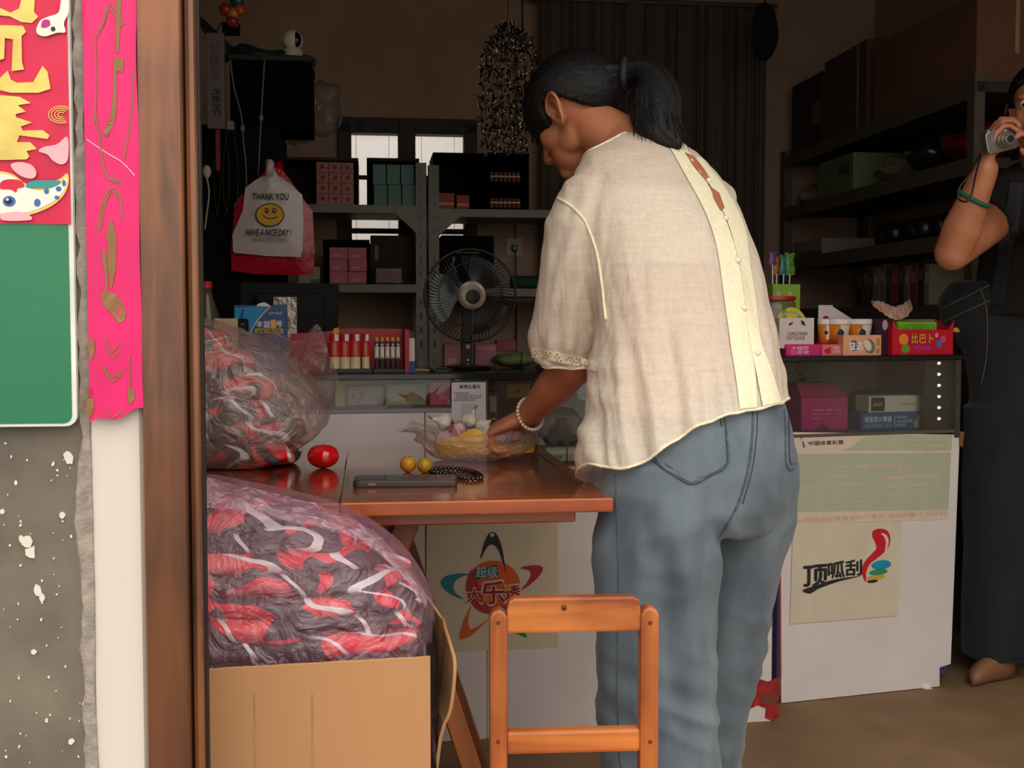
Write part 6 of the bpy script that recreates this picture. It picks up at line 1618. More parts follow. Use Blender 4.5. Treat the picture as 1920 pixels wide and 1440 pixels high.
flat('calculator_picture', [[(w * 0.28, h * 0.05), (w * 0.44, h * 0.05), (w * 0.46, h * 0.6), (w * 0.36, h * 0.78), (w * 0.25, h * 0.4)]], flatc((150, 140, 96)), t); flat('picture_screen', [rect(w * 0.33, h * 0.45, w * 0.45, h * 0.78)], flatc((206, 160, 190)), t, -0.0008)
hcalc = h
t, w, h = qbox('slim_box', 'white and black slim electronics box on top of the calculator box', 'box', 1629, 741, 1727, 773, 0.075, 0.07, flatc((206, 204, 186), 0.35), zq + hcalc + 0.0005)
flat('black_end', [rect(-w * 0.46, h * 0.08, -w * 0.2, h * 0.92)], flatc((30, 32, 32)), t); text('SONY', flatc((210, 208, 200)), t, -w * 0.42, h * 0.38, -w * 0.24, h * 0.58, -0.0008)
text('MDR-EX150', flatc((110, 108, 100)), t, w * 0.1, h * 0.42, w * 0.36, h * 0.54)
t = thing('dark_cloth', 'dark crumpled pouch on boxes at the back of the right glass case', 'pouch', Q.w(Q.hit(1630, 730, .3).x, 0.30, zq))
me = MB().ball((0, 0, 0.05), 0.075, 0.04, 0.05, 28, 18).mesh('pouch', smooth=True)
for v in me.vertices: v.co += Vector((v.co.x * 0.3, v.co.y * 0.3, v.co.z - 0.02)) * 0.35 * noise.noise(v.co * 30) if v.co.z > 0.01 else Vector()
obj('pouch', me, mat('dark_pouch', C(44, 40, 38), rough=0.6, var=0.2), t)
flat('orange_tag', [rect(0.008, 0.05, 0.026, 0.062)], flatc((222, 160, 90)), t, -0.042); flat('blue_tag', [rect(-0.03, 0.048, 0.0, 0.058)], flatc((110, 130, 160)), t, -0.042)
t = thing('cable', 'black cable hanging inside the right glass case', 'cable', Q.w(0, 0, 0), Q.a)
MB().tube(spline([tuple(Q.hit(1500, 675, .3)), tuple(Q.hit(1494, 690, .3)), tuple(Q.hit(1500, 700, .28)), tuple(Q.hit(1512, 712, .25))], 6), 0.002, 6).build('wire', M_blk, t, smooth=True)
MB().ball(tuple(Q.hit(1504, 712, .26)), 0.012, 0.006, 0.006, 10, 8).build('plug', M_blk, t)

# ---- candy on the right counter top
z0 = QT
t, w, h = qbox('white_candy_box', 'white open candy box with black print and star cut front', 'box', 1461, 596, 1527, 642, 0.06, 0.10, flatc((226, 210, 206)), z0 + 0.021)
def cut_front(px, py): p_ = Q.hit(px, py, .06); q_ = Q.loc(t.location); return (p_.x - q_.x, p_.z - q_.z)
flat('star_cut', [[cut_front(1478, 608), cut_front(1486, 603), cut_front(1486, 607), cut_front(1480, 611)], [cut_front(1501, 600), cut_front(1508, 603), cut_front(1510, 612), cut_front(1503, 608)]], flatc((40, 34, 32)), t)
text('儿童食品口味独特\n欢迎产品来品尝', flatc((70, 62, 62)), t, -w * 0.3, h * 0.28, w * 0.3, h * 0.55)
t, w, h = qbox('pink_candy_box', 'long flat pink candy box under the white box and cups', 'box', 1474, 645, 1584, 661, 0.05, 0.13, flatc((224, 40, 120), 0.35), z0)
text('木糖醇\n口香糖', flatc((250, 210, 226)), t, -w * 0.42, h * 0.15, -w * 0.12, h * 0.85); text('益达', flatc((240, 230, 240)), t, w * 0.12, h * 0.15, w * 0.36, h * 0.85, bold=0.02)
hp = h
t, w, h = qbox('gum_box', 'peach coloured gum box with white lettering before the cups', 'box', 1581, 628, 1653, 661, 0.03, 0.03, flatc((244, 178, 136), 0.35), z0)
flat('blue_ball', [ell(-w * 0.22, h * 0.48, h * 0.24, h * 0.26, 20)], flatc((30, 60, 110)), t); text('益达', flatc((250, 246, 240)), t, -w * 0.36, h * 0.28, -0.0, h * 0.68, -0.0008, bold=0.03)
flat('leaf_print', [ell(w * 0.18, h * 0.45, w * 0.14, h * 0.38, 16, rot=0.5)], flatc((110, 130, 96)), t); flat('cream_leaf', [ell(w * 0.13, h * 0.5, w * 0.09, h * 0.3, 16, rot=0.5)], flatc((246, 220, 196)), t, -0.0008)
flat('facts_print', [rect(w * 0.36, h * 0.45, w * 0.46, h * 0.85), rect(w * 0.36, h * 0.1, w * 0.46, h * 0.35)], flatc((200, 140, 100)), t)
t, w, h = qbox('pink_gum_box', 'small pink gum box with a melon slice between pink and peach boxes', 'box', 1541, 646, 1581, 661, 0.045, 0.004, flatc((236, 120, 130), 0.35), z0)
t.location = Q.w(Q.loc(t.location).x, 0.044, z0); flat('melon_print', [[(-w * 0.42, h * 0.5), (-w * 0.1, h * 0.8), (-w * 0.12, h * 0.2), (-w * 0.3, h * 0.15)]], flatc((200, 30, 50)), t); text('100%\n好果粒', flatc((250, 226, 226)), t, 0, h * 0.2, w * 0.42, h * 0.85)
cupn = ['orange candy cup with white lid beside the white box', 'orange candy cup with white lid in the middle of the three', 'orange candy cup with white lid beside the dark purple box']
for k, (p0, p1, yl) in enumerate(((1541, 1566, 0.115), (1563, 1604, 0.085), (1604, 1645, 0.080))):
    a_ = Q.hit(p0, 660, yl); c_ = Q.hit(p1, 598, yl); r = (c_.x - a_.x) / 2
    q = thing('candy_cup', cupn[k], 'cup', Q.w((a_.x + c_.x) / 2, yl + r, z0 + hp + 0.001), Q.a, 'white lidded candy cups'); h = c_.z - (z0 + hp + 0.001)
    MB().lathe([(r * 0.80, 0), (r * 0.96, h * 0.80), (r * 0.9, h * 0.80)], 28).build('cup_body', mat('cup_orange', C(236, 140, 40), rough=0.3, var=0.05), q, smooth=True)
    MB().lathe([(r * 0.98, h * 0.78), (r, h * 0.80), (r, h * 0.98), (r * 0.95, h), (0.001, h)], 28).build('cup_lid', M_wht, q)
    wv_ = MB().grid(lambda u, v: (0.975 * r * (0.8 + 0.2 * v) * math.cos(-1.57 + (u - 0.5) * 1.3 + 0.3), 0.985 * r * (0.8 + 0.2 * v) * math.sin(-1.57 + (u - 0.5) * 1.3 + 0.3) - 0.001, h * (0.15 + 0.6 * v)), 10, 6); wv_.build('label_swoosh', flatc((246, 232, 214)), q, smooth=True)
    MB().ball((-r * 0.25, -r * 0.86, h * 0.45), r * 0.3, r * 0.12, r * 0.32, 14, 10).build('label_mark', flatc((40, 50, 80)), q)
t, w, h = qbox('price_card', 'white folded card with a red stamp behind the candy cups', 'card', 1534, 572, 1562, 640, 0.165, 0.002, flatc((224, 206, 206)), z0 + hp)
flat('card_wing', [[(w * 0.1, h * 0.98), (w * 0.3, h * 1.0), (w * 2.0, h * 0.60), (w * 1.2, h * 0.55), (w * 0.4, h * 0.5)]], flatc((226, 206, 208)), t, 0.001, 0.0015); flat('red_stamp', [ell(-w * 0.0, h * 0.66, w * 0.2, h * 0.06, 14)], flatc((150, 40, 50)), t, -0.0005)
t, w, h = qbox('purple_box', 'dark purple candy box standing next to the red gum box', 'box', 1646, 597, 1673, 661, 0.07, 0.10, flatc((60, 22, 44), 0.3), z0)
flat('white_oval', [ell(-w * 0.02, h * 0.82, w * 0.2, h * 0.14, 18)], flatc((190, 176, 176)), t)
# red bubble gum box, open with green sachets
t, w, h = qbox('gum_carton', 'red open bubble gum carton with yellow lettering and green sachets', 'box', 1673, 618, 1788, 662, 0.05, 0.004, flatc((226, 26, 52), 0.3), z0)
dp = 0.085
M_rc = flatc((226, 26, 52), 0.3)
MB().box(-w / 2, dp, 0, w / 2, dp + 0.003, h * 1.42).build('back_panel', flatc((150, 130, 90)), t)
MB().prism([(0.005, 0), (dp, 0), (dp, h * 1.4), (0.02, h * 1.28), (0.005, h)], -w / 2, -w / 2 + 0.002, Matrix(((0, 1, 0, 0), (1, 0, 0, 0), (0, 0, 1, 0), (0, 0, 0, 1)))).build('side_panel', M_rc, t); MB().prism([(0.005, 0), (dp, 0), (dp, h * 1.4), (0.02, h * 1.28), (0.005, h)], w / 2 - 0.002, w / 2, Matrix(((0, 1, 0, 0), (1, 0, 0, 0), (0, 0, 1, 0), (0, 0, 0, 1)))).build('side_panel', M_rc, t)
flat('front_wing', [[(-w / 2, h), (-w / 2 + 0.02, h), (-w / 2, h * 1.38)]], M_rc, t, 0.0, 0.001); flat('front_wing', [[(w / 2, h), (w / 2 - 0.02, h), (w / 2, h * 1.38)]], M_rc, t, 0.0, 0.001)
flat('orange_disc', [ell(-w * 0.32, h * 0.62, h * 0.22, h * 0.22, 20)], flatc((250, 160, 40)), t); flat('green_leaf', [ell(-w * 0.29, h * 0.24, h * 0.2, h * 0.18, 14)], flatc((120, 170, 50)), t)
text('比巴卜', flatc((120, 30, 60)), t, -w * 0.21, h * 0.44, w * 0.17, h * 0.86, -0.0006, bold=0.07); text('比巴卜', flatc((252, 170, 60)), t, -w * 0.20, h * 0.46, w * 0.16, h * 0.84, -0.0014, bold=0.03)
text('棉花泡泡糖', flatc((190, 70, 190)), t, -w * 0.16, h * 0.2, w * 0.12, h * 0.36, -0.0008, bold=0.02)
flat('candy_print', [ell(w * 0.26, h * 0.42, h * 0.14, h * 0.16, 16)], flatc((90, 120, 200)), t); flat('candy_print', [ell(w * 0.33, h * 0.62, h * 0.12, h * 0.14, 16)], flatc((216, 90, 170)), t); flat('candy_print', [ell(w * 0.22, h * 0.78, h * 0.08, h * 0.10, 14)], flatc((240, 150, 200)), t)
for k in range(2):
    o = thing('gum_sachet', ('wide light green gum sachet at the front of the red carton', 'second light green gum sachet behind in the red carton')[k], 'sachet', t.location + Q.uy * (0.02 + 0.03 * k) + Vector((0, 0, 0.004)), Q.a, 'green sachets in the red carton')
    sw = w * (0.64 if k == 0 else 0.5)
    me = MB().grid(lambda u, v: ((u - 0.55) * sw, 0.006 * math.sin(math.pi * v) * math.sin(math.pi * u), h * (0.3 + 0.95 * v) + 0.003 * math.sin(u * 30)), 20, 8).mesh('foil', smooth=True)
    obj('foil', me, mat('sachet_green', C(120, 196, 50), rough=0.25, bump=0.4, bs=60), o)
    MB().box(-sw * 0.53, -0.001, h * 1.17, sw * 0.44, 0.001, h * 1.24).build('crimp', mat('sachet_crimp', C(150, 210, 80), rough=0.3), o)
# plastic jar with red lid and yellow label
jr = (Q.hit(1526, 560, .1).x - Q.hit(1452, 560, .1).x) / 2; jx_ = Q.hit(1490, 560, .1).x
t = thing('candy_jar', 'clear candy jar with red screw lid and yellow label behind the white box', 'jar', Q.w(jx_, 0.22, z0), Q.a)
jz = Q.hit(1490, 556, .2).z - z0
MB().lathe([(jr * 0.95, 0.0), (jr, 0.006), (jr, jz * 0.88), (jr * 0.9, jz * 0.93)], 32).build('jar_body', film('jar_plastic', C(150, 150, 110), 0.6, 0.1, 0.1), t, smooth=True)
MB().lathe([(jr * 0.98, jz * 0.93), (jr * 1.0, jz * 0.94), (jr * 1.0, jz), (0.001, jz)], 32).build('jar_lid', flatc((196, 20, 40), 0.3), t)
flat('yellow_label', [[(x, z) for x, z in ell(jr * 0.35, jz * 0.45, jr * 0.85, jz * 0.36, 24, 0, math.pi)]], flatc((232, 206, 60)), t, -jr * 0.98)
flat('label_band', [stroke(ell(jr * 0.35, jz * 0.45, jr * 0.7, jz * 0.28, 20, 0.2, math.pi - 0.2), 0.006)], flatc((150, 190, 170)), t, -jr * 0.98 - 0.0008); flat('label_fruit', [ell(jr * 0.75, jz * 0.62, 0.008, 0.008, 12)], flatc((120, 170, 120)), t, -jr * 0.98 - 0.0008)
MB().ball((0, 0, jz * 0.42), jr * 0.85, jr * 0.85, jz * 0.38, 20, 12).build('sweets', mat('sweets', C(150, 110, 60), rough=0.4, var=0.5, vs=80, col2=C(180, 60, 100)), t)
t, w, h = qbox('green_box', 'light green lollipop box standing at the back of the right counter', 'box', 1448, 533, 1501, 640, 0.32, 0.07, flatc((150, 196, 70), 0.4), z0)
flat('flower_print', [ell(w * 0.12, h * 0.86, 0.008, 0.006, 12), ell(-w * 0.3, h * 0.86, 0.008, 0.007, 12)], flatc((226, 190, 150)), t)
zl = z0 + h + 0.0005
lol = [(1452, 470, (150, 70, 150), 'purple'), (1462, 478, (180, 120, 40), 'amber'), (1472, 476, (60, 140, 140), 'teal'), (1486, 472, (110, 170, 70), 'green')]
for k, (px, py, col, nm) in enumerate(lol):
    c_ = Q.hit(px, 500, .33); q = thing('lollipop', 'wrapped %s lollipop standing in the light green box' % nm, 'lollipop', Q.w(c_.x, 0.34 + 0.008 * (k % 2), zl), Q.a, 'lollipops in the green box')
    hh = Q.hit(px, 514 if k else 495, .34).z - zl; h2 = Q.hit(px, py, .34).z - zl
    MB().tube([(0, 0, 0), (0.001 * (k - 1), 0, hh)], 0.0017, 8).build('stick', M_wht, q)
    me = MB().grid(lambda u, v: ((u - 0.5) * (0.022 + 0.012 * (k == 3)) * (1 + 0.15 * math.sin(v * 7)), 0.004 * math.sin(math.pi * u) * math.sin(math.pi * v) * -1, hh - 0.004 + (h2 - hh) * v + 0.002 * math.sin(u * 9)), 8, 12).mesh('wrapper', smooth=True)
    obj('wrapper', me, mat('lolly_' + nm, C(*col), rough=0.25, var=0.3, vs=120, bump=0.5, bs=120), q)
    MB().ball((0, 0.004, (hh + h2) / 2), 0.007, 0.004, 0.009, 10, 8).build('sweet', mat('lolly_in_' + nm, C(*[int(v * 0.8) for v in col])), q)
# dried pink papery husk lying across boxes
t = thing('dried_husk', 'curled pink and cream dried husk lying over the purple and red boxes', 'dried food', Q.w(0, 0, 0), Q.a)
cr = spline([(1640, 568), (1655, 580), (1668, 590), (1685, 594), (1702, 586), (1710, 570)], 5); cu_ = spline([(1634, 562), (1650, 562), (1664, 568), (1680, 572), (1698, 564), (1706, 558)], 5)
rows = []
for j in range(9):
    v_ = j / 8; row = []
    for i in range(len(cr)):
        px = cr[i][0] + (cu_[i][0] - cr[i][0]) * v_; py = cr[i][1] + 5 + (cu_[i][1] - cr[i][1] - 3) * v_ + 1.2 * math.sin(i * 2.0 + v_ * 3); p_ = Q.hit(px, py, 0.10 + 0.04 * v_ + 0.006 * math.sin(i * 1.5)); row.append(p_)
    rows.append(row)
o = rows_mesh(rows).build('husk_blade', mat('husk_pink', C(206, 130, 130), rough=0.5, var=0.35, vs=60, stretch=(1, 1, 0.3), col2=C(232, 206, 180)), t, smooth=True)
md = o.modifiers.new('t', 'SOLIDIFY'); md.thickness = 0.004
for i in range(3, len(cr), 3): MB().tube([rows[j][i] + Vector((0, -0.001, 0)) for j in range(9)], 0.0016, 6).build('rib', flatc((226, 196, 176)), t, smooth=True)
MB().tube([r_[0] for r_ in rows[::2]] , [0.004, 0.005, 0.005, 0.004, 0.002], 8).build('root_end', mat('husk_root', C(196, 166, 126), rough=0.8), t, smooth=True)

# ------------------------------------------------------------------ stock on the back racks
M_ctn = mat('dark_carton', C(56, 42, 34), rough=0.85, var=0.1); M_ctnb = mat('black_carton', C(16, 14, 13), rough=0.8, spec=0.1)
def bbox(name, label, cat, px0, py0, px1, py1, yl, depth, m, z, group=None, rz=0.0, bevel=0.001):
    return kbox(name, label, cat, px0, py0, px1, py1, yl, depth, m, z, group, S, rz, bevel)
def open_carton(label, px0, py0, px1, py1, yl, depth, m, z, roof=True):
    a_ = S.hit(px0, py1, yl); c_ = S.hit(px1, py0, yl); w = c_.x - a_.x; h = c_.z - z
    t = thing('open_carton', label, 'box', S.w((a_.x + c_.x) / 2, yl, z), S.a)
    e_ = 0.004
    MB().box(-w / 2, 0, 0, -w / 2 + e_, depth, h).build('side_panel', m, t); MB().box(w / 2 - e_, 0, 0, w / 2, depth, h).build('side_panel', m, t)
    MB().box(-w / 2 + e_, depth - e_, 0, w / 2 - e_, depth, h).build('back_panel', m, t); MB().box(-w / 2 + e_, 0, 0, w / 2 - e_, depth - e_, 0.003).build('bottom_panel', m, t)
    if roof: MB().box(-w / 2, -0.01, h, w / 2, depth, h + 0.012).build('top_panel', m, t)
    return t, w, h
open_carton('dark open carton of flowery packets on the rack below the window', 527, 302, 672, 384, BY + 0.03, 0.30, mat('red_brown_carton', C(72, 34, 28), rough=0.7), z_a)
M_flo = mat('flowery_paper', C(206, 150, 130), rough=0.5, vs=70, var=0.5, col2=C(150, 60, 50), detail=3)
rown = ['bottom', 'second', 'third', 'top']; coln = ['outer', 'middle', 'window side']
for r_ in range(4):
    for c_ in range(3):
        p0 = 593 + c_ * 23.6; hpx = 19.3
        z_ = z_a + 0.004 + r_ * 0.0465
        t, w, h = bbox('flowery_packet', 'flowery pink packet, %s row, %s column of the flowery stack' % (rown[r_], coln[c_]), 'packet', p0, 300, p0 + 22.8, 320, BY + 0.045 + 0.004 * ((r_ * 3 + c_) % 3), 0.06, M_flo, z_, 'flowery packets in the open carton')
        b_ = t.children[0]; b_.scale.z = 0.0455 / h
        flat('red_flower', [ell(0.0, 0.024, 0.010, 0.010, 8)], flatc((140, 44, 44)), t, -0.0004)
open_carton('dark open carton of teal boxes on the rack beside the steel post', 688, 303, 786, 385, BY + 0.03, 0.28, M_ctn, z_a)
for r_ in range(2):
    for c_ in range(3):
        p0 = 699 + c_ * 26.5 + (2 if r_ == 0 else 0)
        z_ = z_a + 0.004 + r_ * 0.0905
        t, w, h = bbox('teal_box', 'tall teal box, %s row, %s of the teal boxes' % (('lower', 'upper')[r_], ('nearest the flowery packets', 'middle', 'nearest the steel post')[c_]), 'box', p0, 300, p0 + 24.5, 340, BY + 0.05 - 0.012 * (c_ == 2 and r_ == 0), 0.06, flatc((96, 140, 128)), z_, 'teal boxes in the open carton')
        t.children[0].scale.z = 0.089 / h
        for q in range(3): flat('character_mark', [rect(-0.004, 0.02 + q * 0.02, 0.004, 0.028 + q * 0.02)], flatc((150, 84, 70)), t, -0.0002)
MB_dark = M_ctnb
t, w, h = open_carton('black open carton with orange trays on the rack right of the steel post', 812, 293, 908, 388, BY + 0.02, 0.3, M_ctnb, z_a2)
for k, (p0, p1, py0, lab) in enumerate(((820, 852, 362, 'orange red packet lying in the black open carton, outer one'), (856, 880, 366, 'orange red packet lying in the black open carton, inner one'))):
    q, w, h = bbox('orange_packet', lab, 'packet', p0, py0, p1, 384, BY + 0.05, 0.06, flatc((170, 60, 30)), z_a2 + 0.004, 'orange packets in the black carton'); flat('shiny_edge', [rect(-w * 0.45, h * 0.25, w * 0.45, h * 0.4)], flatc((232, 160, 110)), q)
t, w, h = open_carton('black two tier carton of wrapped sticks on the rack behind the head', 914, 293, 992, 390, BY + 0.02, 0.3, M_ctnb, z_a2)
MB().box(-w / 2 + 0.004, 0.0, h * 0.48, w / 2 - 0.004, 0.28, h * 0.5).build('tier_panel', M_ctnb, t)
for k, (z_, lab) in enumerate(((z_a2 + 0.004, 'pale wrapped stick bundle in the lower tier of the black carton'), (z_a2 + h * 0.5 + 0.001, 'pale wrapped stick bundle in the upper tier of the black carton'))):
    q = thing('stick_bundle', lab, 'bundle', t.location + S.uy * 0.04 + Vector((0, 0, z_ - z_a2)), S.a, 'stick bundles in the two tier carton')
    for i in range(7): MB().tube([(-0.07 + i * 0.02, 0, 0.008), (-0.07 + i * 0.02, 0.0, 0.05)], 0.008, 8).build('stick', mat('foil_stick', C(150, 100, 80), rough=0.3), q)
    MB().box(-0.078, -0.0095, 0.028, 0.058, -0.0082, 0.034).build('bright_band', flatc((240, 190, 150)), q)
# lower shelves
open_carton('black open carton of pink soap boxes on the lower rack shelf', 606, 455, 693, 534, BY + 0.03, 0.3, M_ctnb, z_b)
for r_ in range(3):
    for c_ in range(2):
        p0 = 618 + c_ * 35 + (1 if r_ == 1 and c_ else 0)
        t, w, h = bbox('pink_soap_box', 'pink soap box, %s row, %s column in the black carton' % (('bottom', 'middle', 'top')[r_], ('outer', 'inner')[c_]), 'box', p0, 470, p0 + 34, 500, BY + 0.045 - 0.015 * (r_ == 1 and c_ == 1), 0.07, flatc((206, 104, 122)), z_b + 0.004 + r_ * 0.0535, 'pink soap boxes in the black carton')
        t.children[0].scale.z = 0.0525 / h; flat('pale_print', [rect(-w * 0.3, 0.012, w * 0.1, 0.02)], flatc((226, 150, 156)), t, -0.0004)
t, w, h = bbox('carton', 'dark brown carton on the lower rack shelf beside the steel post', 'box', 695, 442, 776, 534, BY + 0.12, 0.25, M_ctn, z_b); flat('label_strip', [rect(-w * 0.4, h * 0.5, -w * 0.32, h * 0.8)], flatc((120, 104, 92)), t)
t, w, h = bbox('snack_pouch', 'dim mauve pouch lying before the dark brown carton', 'pouch', 702, 500, 756, 534, BY + 0.04, 0.05, mat('mauve_pouch', C(110, 70, 84), rough=0.35, var=0.4, vs=40), z_b, bevel=0.008); flat('pouch_print', [ell(0, h * 0.5, w * 0.3, h * 0.25, 14)], flatc((150, 90, 104)), t)
t, w, h = bbox('black_product_box', 'black product box with pale lettering behind the fan', 'box', 828, 442, 926, 560, BY + 0.03, 0.22, M_ctnb, z_b2)
text('Senustrap', flatc((206, 170, 120)), t, -w * 0.22, h * 0.655, w * 0.22, h * 0.70)
flat('foil_print', [stroke(spline([(-w * 0.25, h * 0.6), (-w * 0.28, h * 0.45), (-w * 0.2, h * 0.3)], 5), 0.012, 0.004)], flatc((150, 140, 120)), t)
t, w, h = bbox('white_flat_box', 'narrow white flat box beside the black product box', 'box', 806, 445, 822, 542, BY + 0.02, 0.2, flatc((190, 176, 160)), z_b2); flat('edge_print', [rect(-w * 0.3, h * 0.2, w * 0.3, h * 0.5)], flatc((140, 128, 116)), t)
t = thing('green_roll', 'dark green rolled cloth on the rack beside the sleeve', 'roll', S.w(S.hit(985, 530, BY + .1).x, BY + 0.08, z_b2), S.a)
MB().tube([(-0.07, 0, 0.03), (0.16, 0, 0.03)], 0.03, 20).build('roll_body', mat('green_cloth', C(44, 74, 50), rough=0.8), t, 0.004); MB().tube([(-0.0705, 0.015 * math.cos(a), 0.03 + 0.015 * math.sin(a)) for a in (2 * math.pi * k / 12 for k in range(12))], 0.002, 5, closed=True).build('roll_end', mat('green_dark', C(30, 50, 36)), t)
# socket on the back wall
q0 = S.hit(948, 480, BACK); q1 = S.hit(979, 447, BACK)
t = thing('wall_socket', 'square cream wall socket with black plug on the back wall', 'socket', S.w((q0.x + q1.x) / 2, BACK, q0.z), S.a); w, h = q1.x - q0.x, q1.z - q0.z
MB().box(-w / 2, -0.012, 0, w / 2, 0, h).build('plate', flatc((200, 180, 156)), t, 0.003, 2); MB().box(-0.014, -0.045, h * 0.25, 0.014, -0.012, h * 0.6).build('plug', M_blk, t, 0.004)
for sx in (-1, 1): MB().box(sx * 0.01 - 0.002, -0.0128, h * 0.68, sx * 0.01 + 0.002, -0.012, h * 0.8).build('socket_slot', M_blk, t)
MB().tube([(0, -0.04, h * 0.3), (0.004, -0.045, 0.0), (0.008, -0.03, -0.3), (0.008, -0.02, -0.9)], 0.004, 6).build('power_cord', M_blk, t, smooth=True); MB().tube([(0.006, -0.006, h), (0.006, -0.006, 1.1)], 0.006, 6).build('conduit', flatc((120, 100, 84)), t)

# ------------------------------------------------------------------ curtain, garland, hanging things
cy0 = BACK - 0.10
cxa, cxb = S.hit(1012, 300, cy0).x, S.hit(1432, 300, cy0).x
M_cur = mat('striped_curtain', C(112, 98, 88), rough=0.9, var=0.1, vs=8)
def _stripes(m):
    nt = m.node_tree; N = nt.nodes; L = nt.links; b_ = N['Principled BSDF']; src = b_.inputs['Base Color'].links[0].from_socket
    at = N.new('ShaderNodeUVMap'); wv = N.new('ShaderNodeTexWave'); wv.inputs['Scale'].default_value = 22; wv.bands_direction = 'X'; tc = [n for n in N if n.type == 'TEX_COORD'][0]
    L.new(tc.outputs['Object'], wv.inputs['Vector']); mx = N.new('ShaderNodeMixRGB'); mx.blend_type = 'MULTIPLY'; mx.inputs[0].default_value = 0.45; L.new(src, mx.inputs[1]); L.new(wv.outputs['Color'], mx.inputs[2]); L.new(mx.outputs[0], b_.inputs['Base Color']); N.remove(at)
_stripes(M_cur)
t = thing('curtain', 'grey brown striped curtain hanging over the back doorway', 'curtain', S.w(0, cy0, 0), S.a)
MB().grid(lambda u, v: (cxa + (cxb - cxa) * u, 0.025 * math.sin(u * 42 + 0.6 * math.sin(u * 9)) + 0.012 * math.sin(u * 95), 0.04 + 2.58 * v), 220, 8).build('drape', M_cur, t, smooth=True)
MB().tube([(cxa - 0.06, 0, 2.63), (cxb + 0.06, 0, 2.63)], 0.012, 10).build('curtain_rod', M_steel_d, t)
# foil garland
g0 = P(955, 40, 4.6); t = thing('foil_garland', 'dark silver foil garland cluster hanging from the ceiling behind the head', 'garland', (g0.x, g0.y, 0))
M_foil = mat('dark_foil', C(190, 180, 164), rough=0.16, metal=1.0, var=0.3, vs=30, col2=C(70, 66, 60)); Rg = random.Random(21)
MB().tube([(0.05, 0, CEIL), (0.05, 0, P(955, 60, 4.6).z)], 0.004, 6).build('cord', M_blk, t); MB().tube([(0.02, 0, CEIL), (-0.01, 0, P(955, 60, 4.6).z)], 0.002, 6).build('red_cord', flatc((90, 20, 24)), t)
env = [(45, 20), (75, 45), (110, 55), (160, 56), (210, 56), (250, 58), (275, 48), (290, 26)]
mb = MB()
for k in range(620):
    py = Rg.uniform(45, 288); hw = interp(env, py); px = 955 + Rg.uniform(-hw, hw); c_ = P(px, py, 4.6 + Rg.uniform(-0.08, 0.08)) - t.location
    a_ = Rg.uniform(0, 6.28); b_ = Rg.uniform(-0.9, 0.9); l_ = Rg.uniform(0.008, 0.02); u_ = Vector((math.cos(a_) * 0.5, math.sin(a_), Rg.uniform(-1.3, -0.3))).normalized() * l_; v_ = u_.cross(Vector((Rg.uniform(-1, 1), Rg.uniform(-1, 1), 0.3))).normalized() * l_ * 0.38
    n_ = u_.cross(v_).normalized() * l_ * 0.5
    rws = [[c_ + u_ * s_ + v_ * w_ * (1 - 0.7 * abs(s_)) + n_ * (s_ * s_ + 0.5 * w_ * w_) for w_ in (-1, 0, 1)] for s_ in (-1, -0.4, 0.4, 1)]
    bb_ = len(mb.v); mb.v += [q for r_ in rws for q in r_]; mb.f += [(bb_ + 3 * j + i, bb_ + 3 * j + i + 1, bb_ + 3 * j + i + 4, bb_ + 3 * j + i + 3) for j in range(3) for i in range(2)]
o = mb.build('foil_flakes', M_foil, t, smooth=True); o['kind'] = 'stuff'
for k in range(7):
    x_ = -0.09 + 0.03 * k; MB().tube([(0.04, 0, P(955, 55, 4.6).z), (x_, 0.02 * math.sin(k), P(955, 120, 4.6).z), (x_ * 1.05, 0.02 * math.cos(k), P(955, 250, 4.6).z)], 0.0016, 5).build('string', M_blk, t)
# dark bag hanging beside the curtain
c_ = P(1434, 60, 5.4); t = thing('dark_hanging_bag', 'black cloth bag hanging high beside the curtain', 'bag', c_)
me = MB().ball((0, 0, 0), 0.06, 0.05, 0.13, 20, 14).mesh('bag_body', smooth=True)
for v in me.vertices: v.co *= 1 + 0.12 * noise.noise(v.co * 14)
obj('bag_body', me, mat('black_cloth', C(16, 14, 13), rough=0.9), t); MB().tube([(0, 0, 0.12), (0, 0, CEIL - c_.z)], 0.004, 6).build('bag_cord', M_blk, t)

# ------------------------------------------------------------------ dark cabinet at the left and what hangs there
CY = 4.15
t, w, h = bbox('dark_cabinet', 'tall black wooden cabinet standing behind the hanging bags', 'cabinet', 372, 236, 522, 700, CY, 0.42, mat('ebony_wood', C(20, 17, 15), rough=0.8, spec=0.1), 0.0)
for sx in (-1, 1): MB().box(sx * w / 4 - w / 4 + 0.006, -0.012, 0.03, sx * w / 4 + w / 4 - 0.006, 0, h - 0.03).build('cabinet_door', mat('ebony_door', C(22, 19, 17), rough=0.8, spec=0.1), t, 0.004)
for sx in (-1, 1): MB().ball((sx * 0.02, -0.022, h * 0.55), 0.01, nu=10, nv=8).build('cabinet_knob', M_steel_d, t)
cab_z = h; 
t, w, h = bbox('black_crate', 'large black box on top of the dark cabinet', 'box', 432, 105, 582, 236, CY + 0.03, 0.3, mat('crate_black', C(10, 9, 8), rough=0.9, spec=0.1), cab_z + 0.001); MB().box(-w / 2 - 0.004, -0.004, h - 0.02, w / 2 + 0.004, 0.304, h).build('rim_edge', mat('crate_rim', C(30, 28, 26), rough=0.6), t, 0.002)
crt = cab_z + 0.001 + h; crx = t.location.copy()
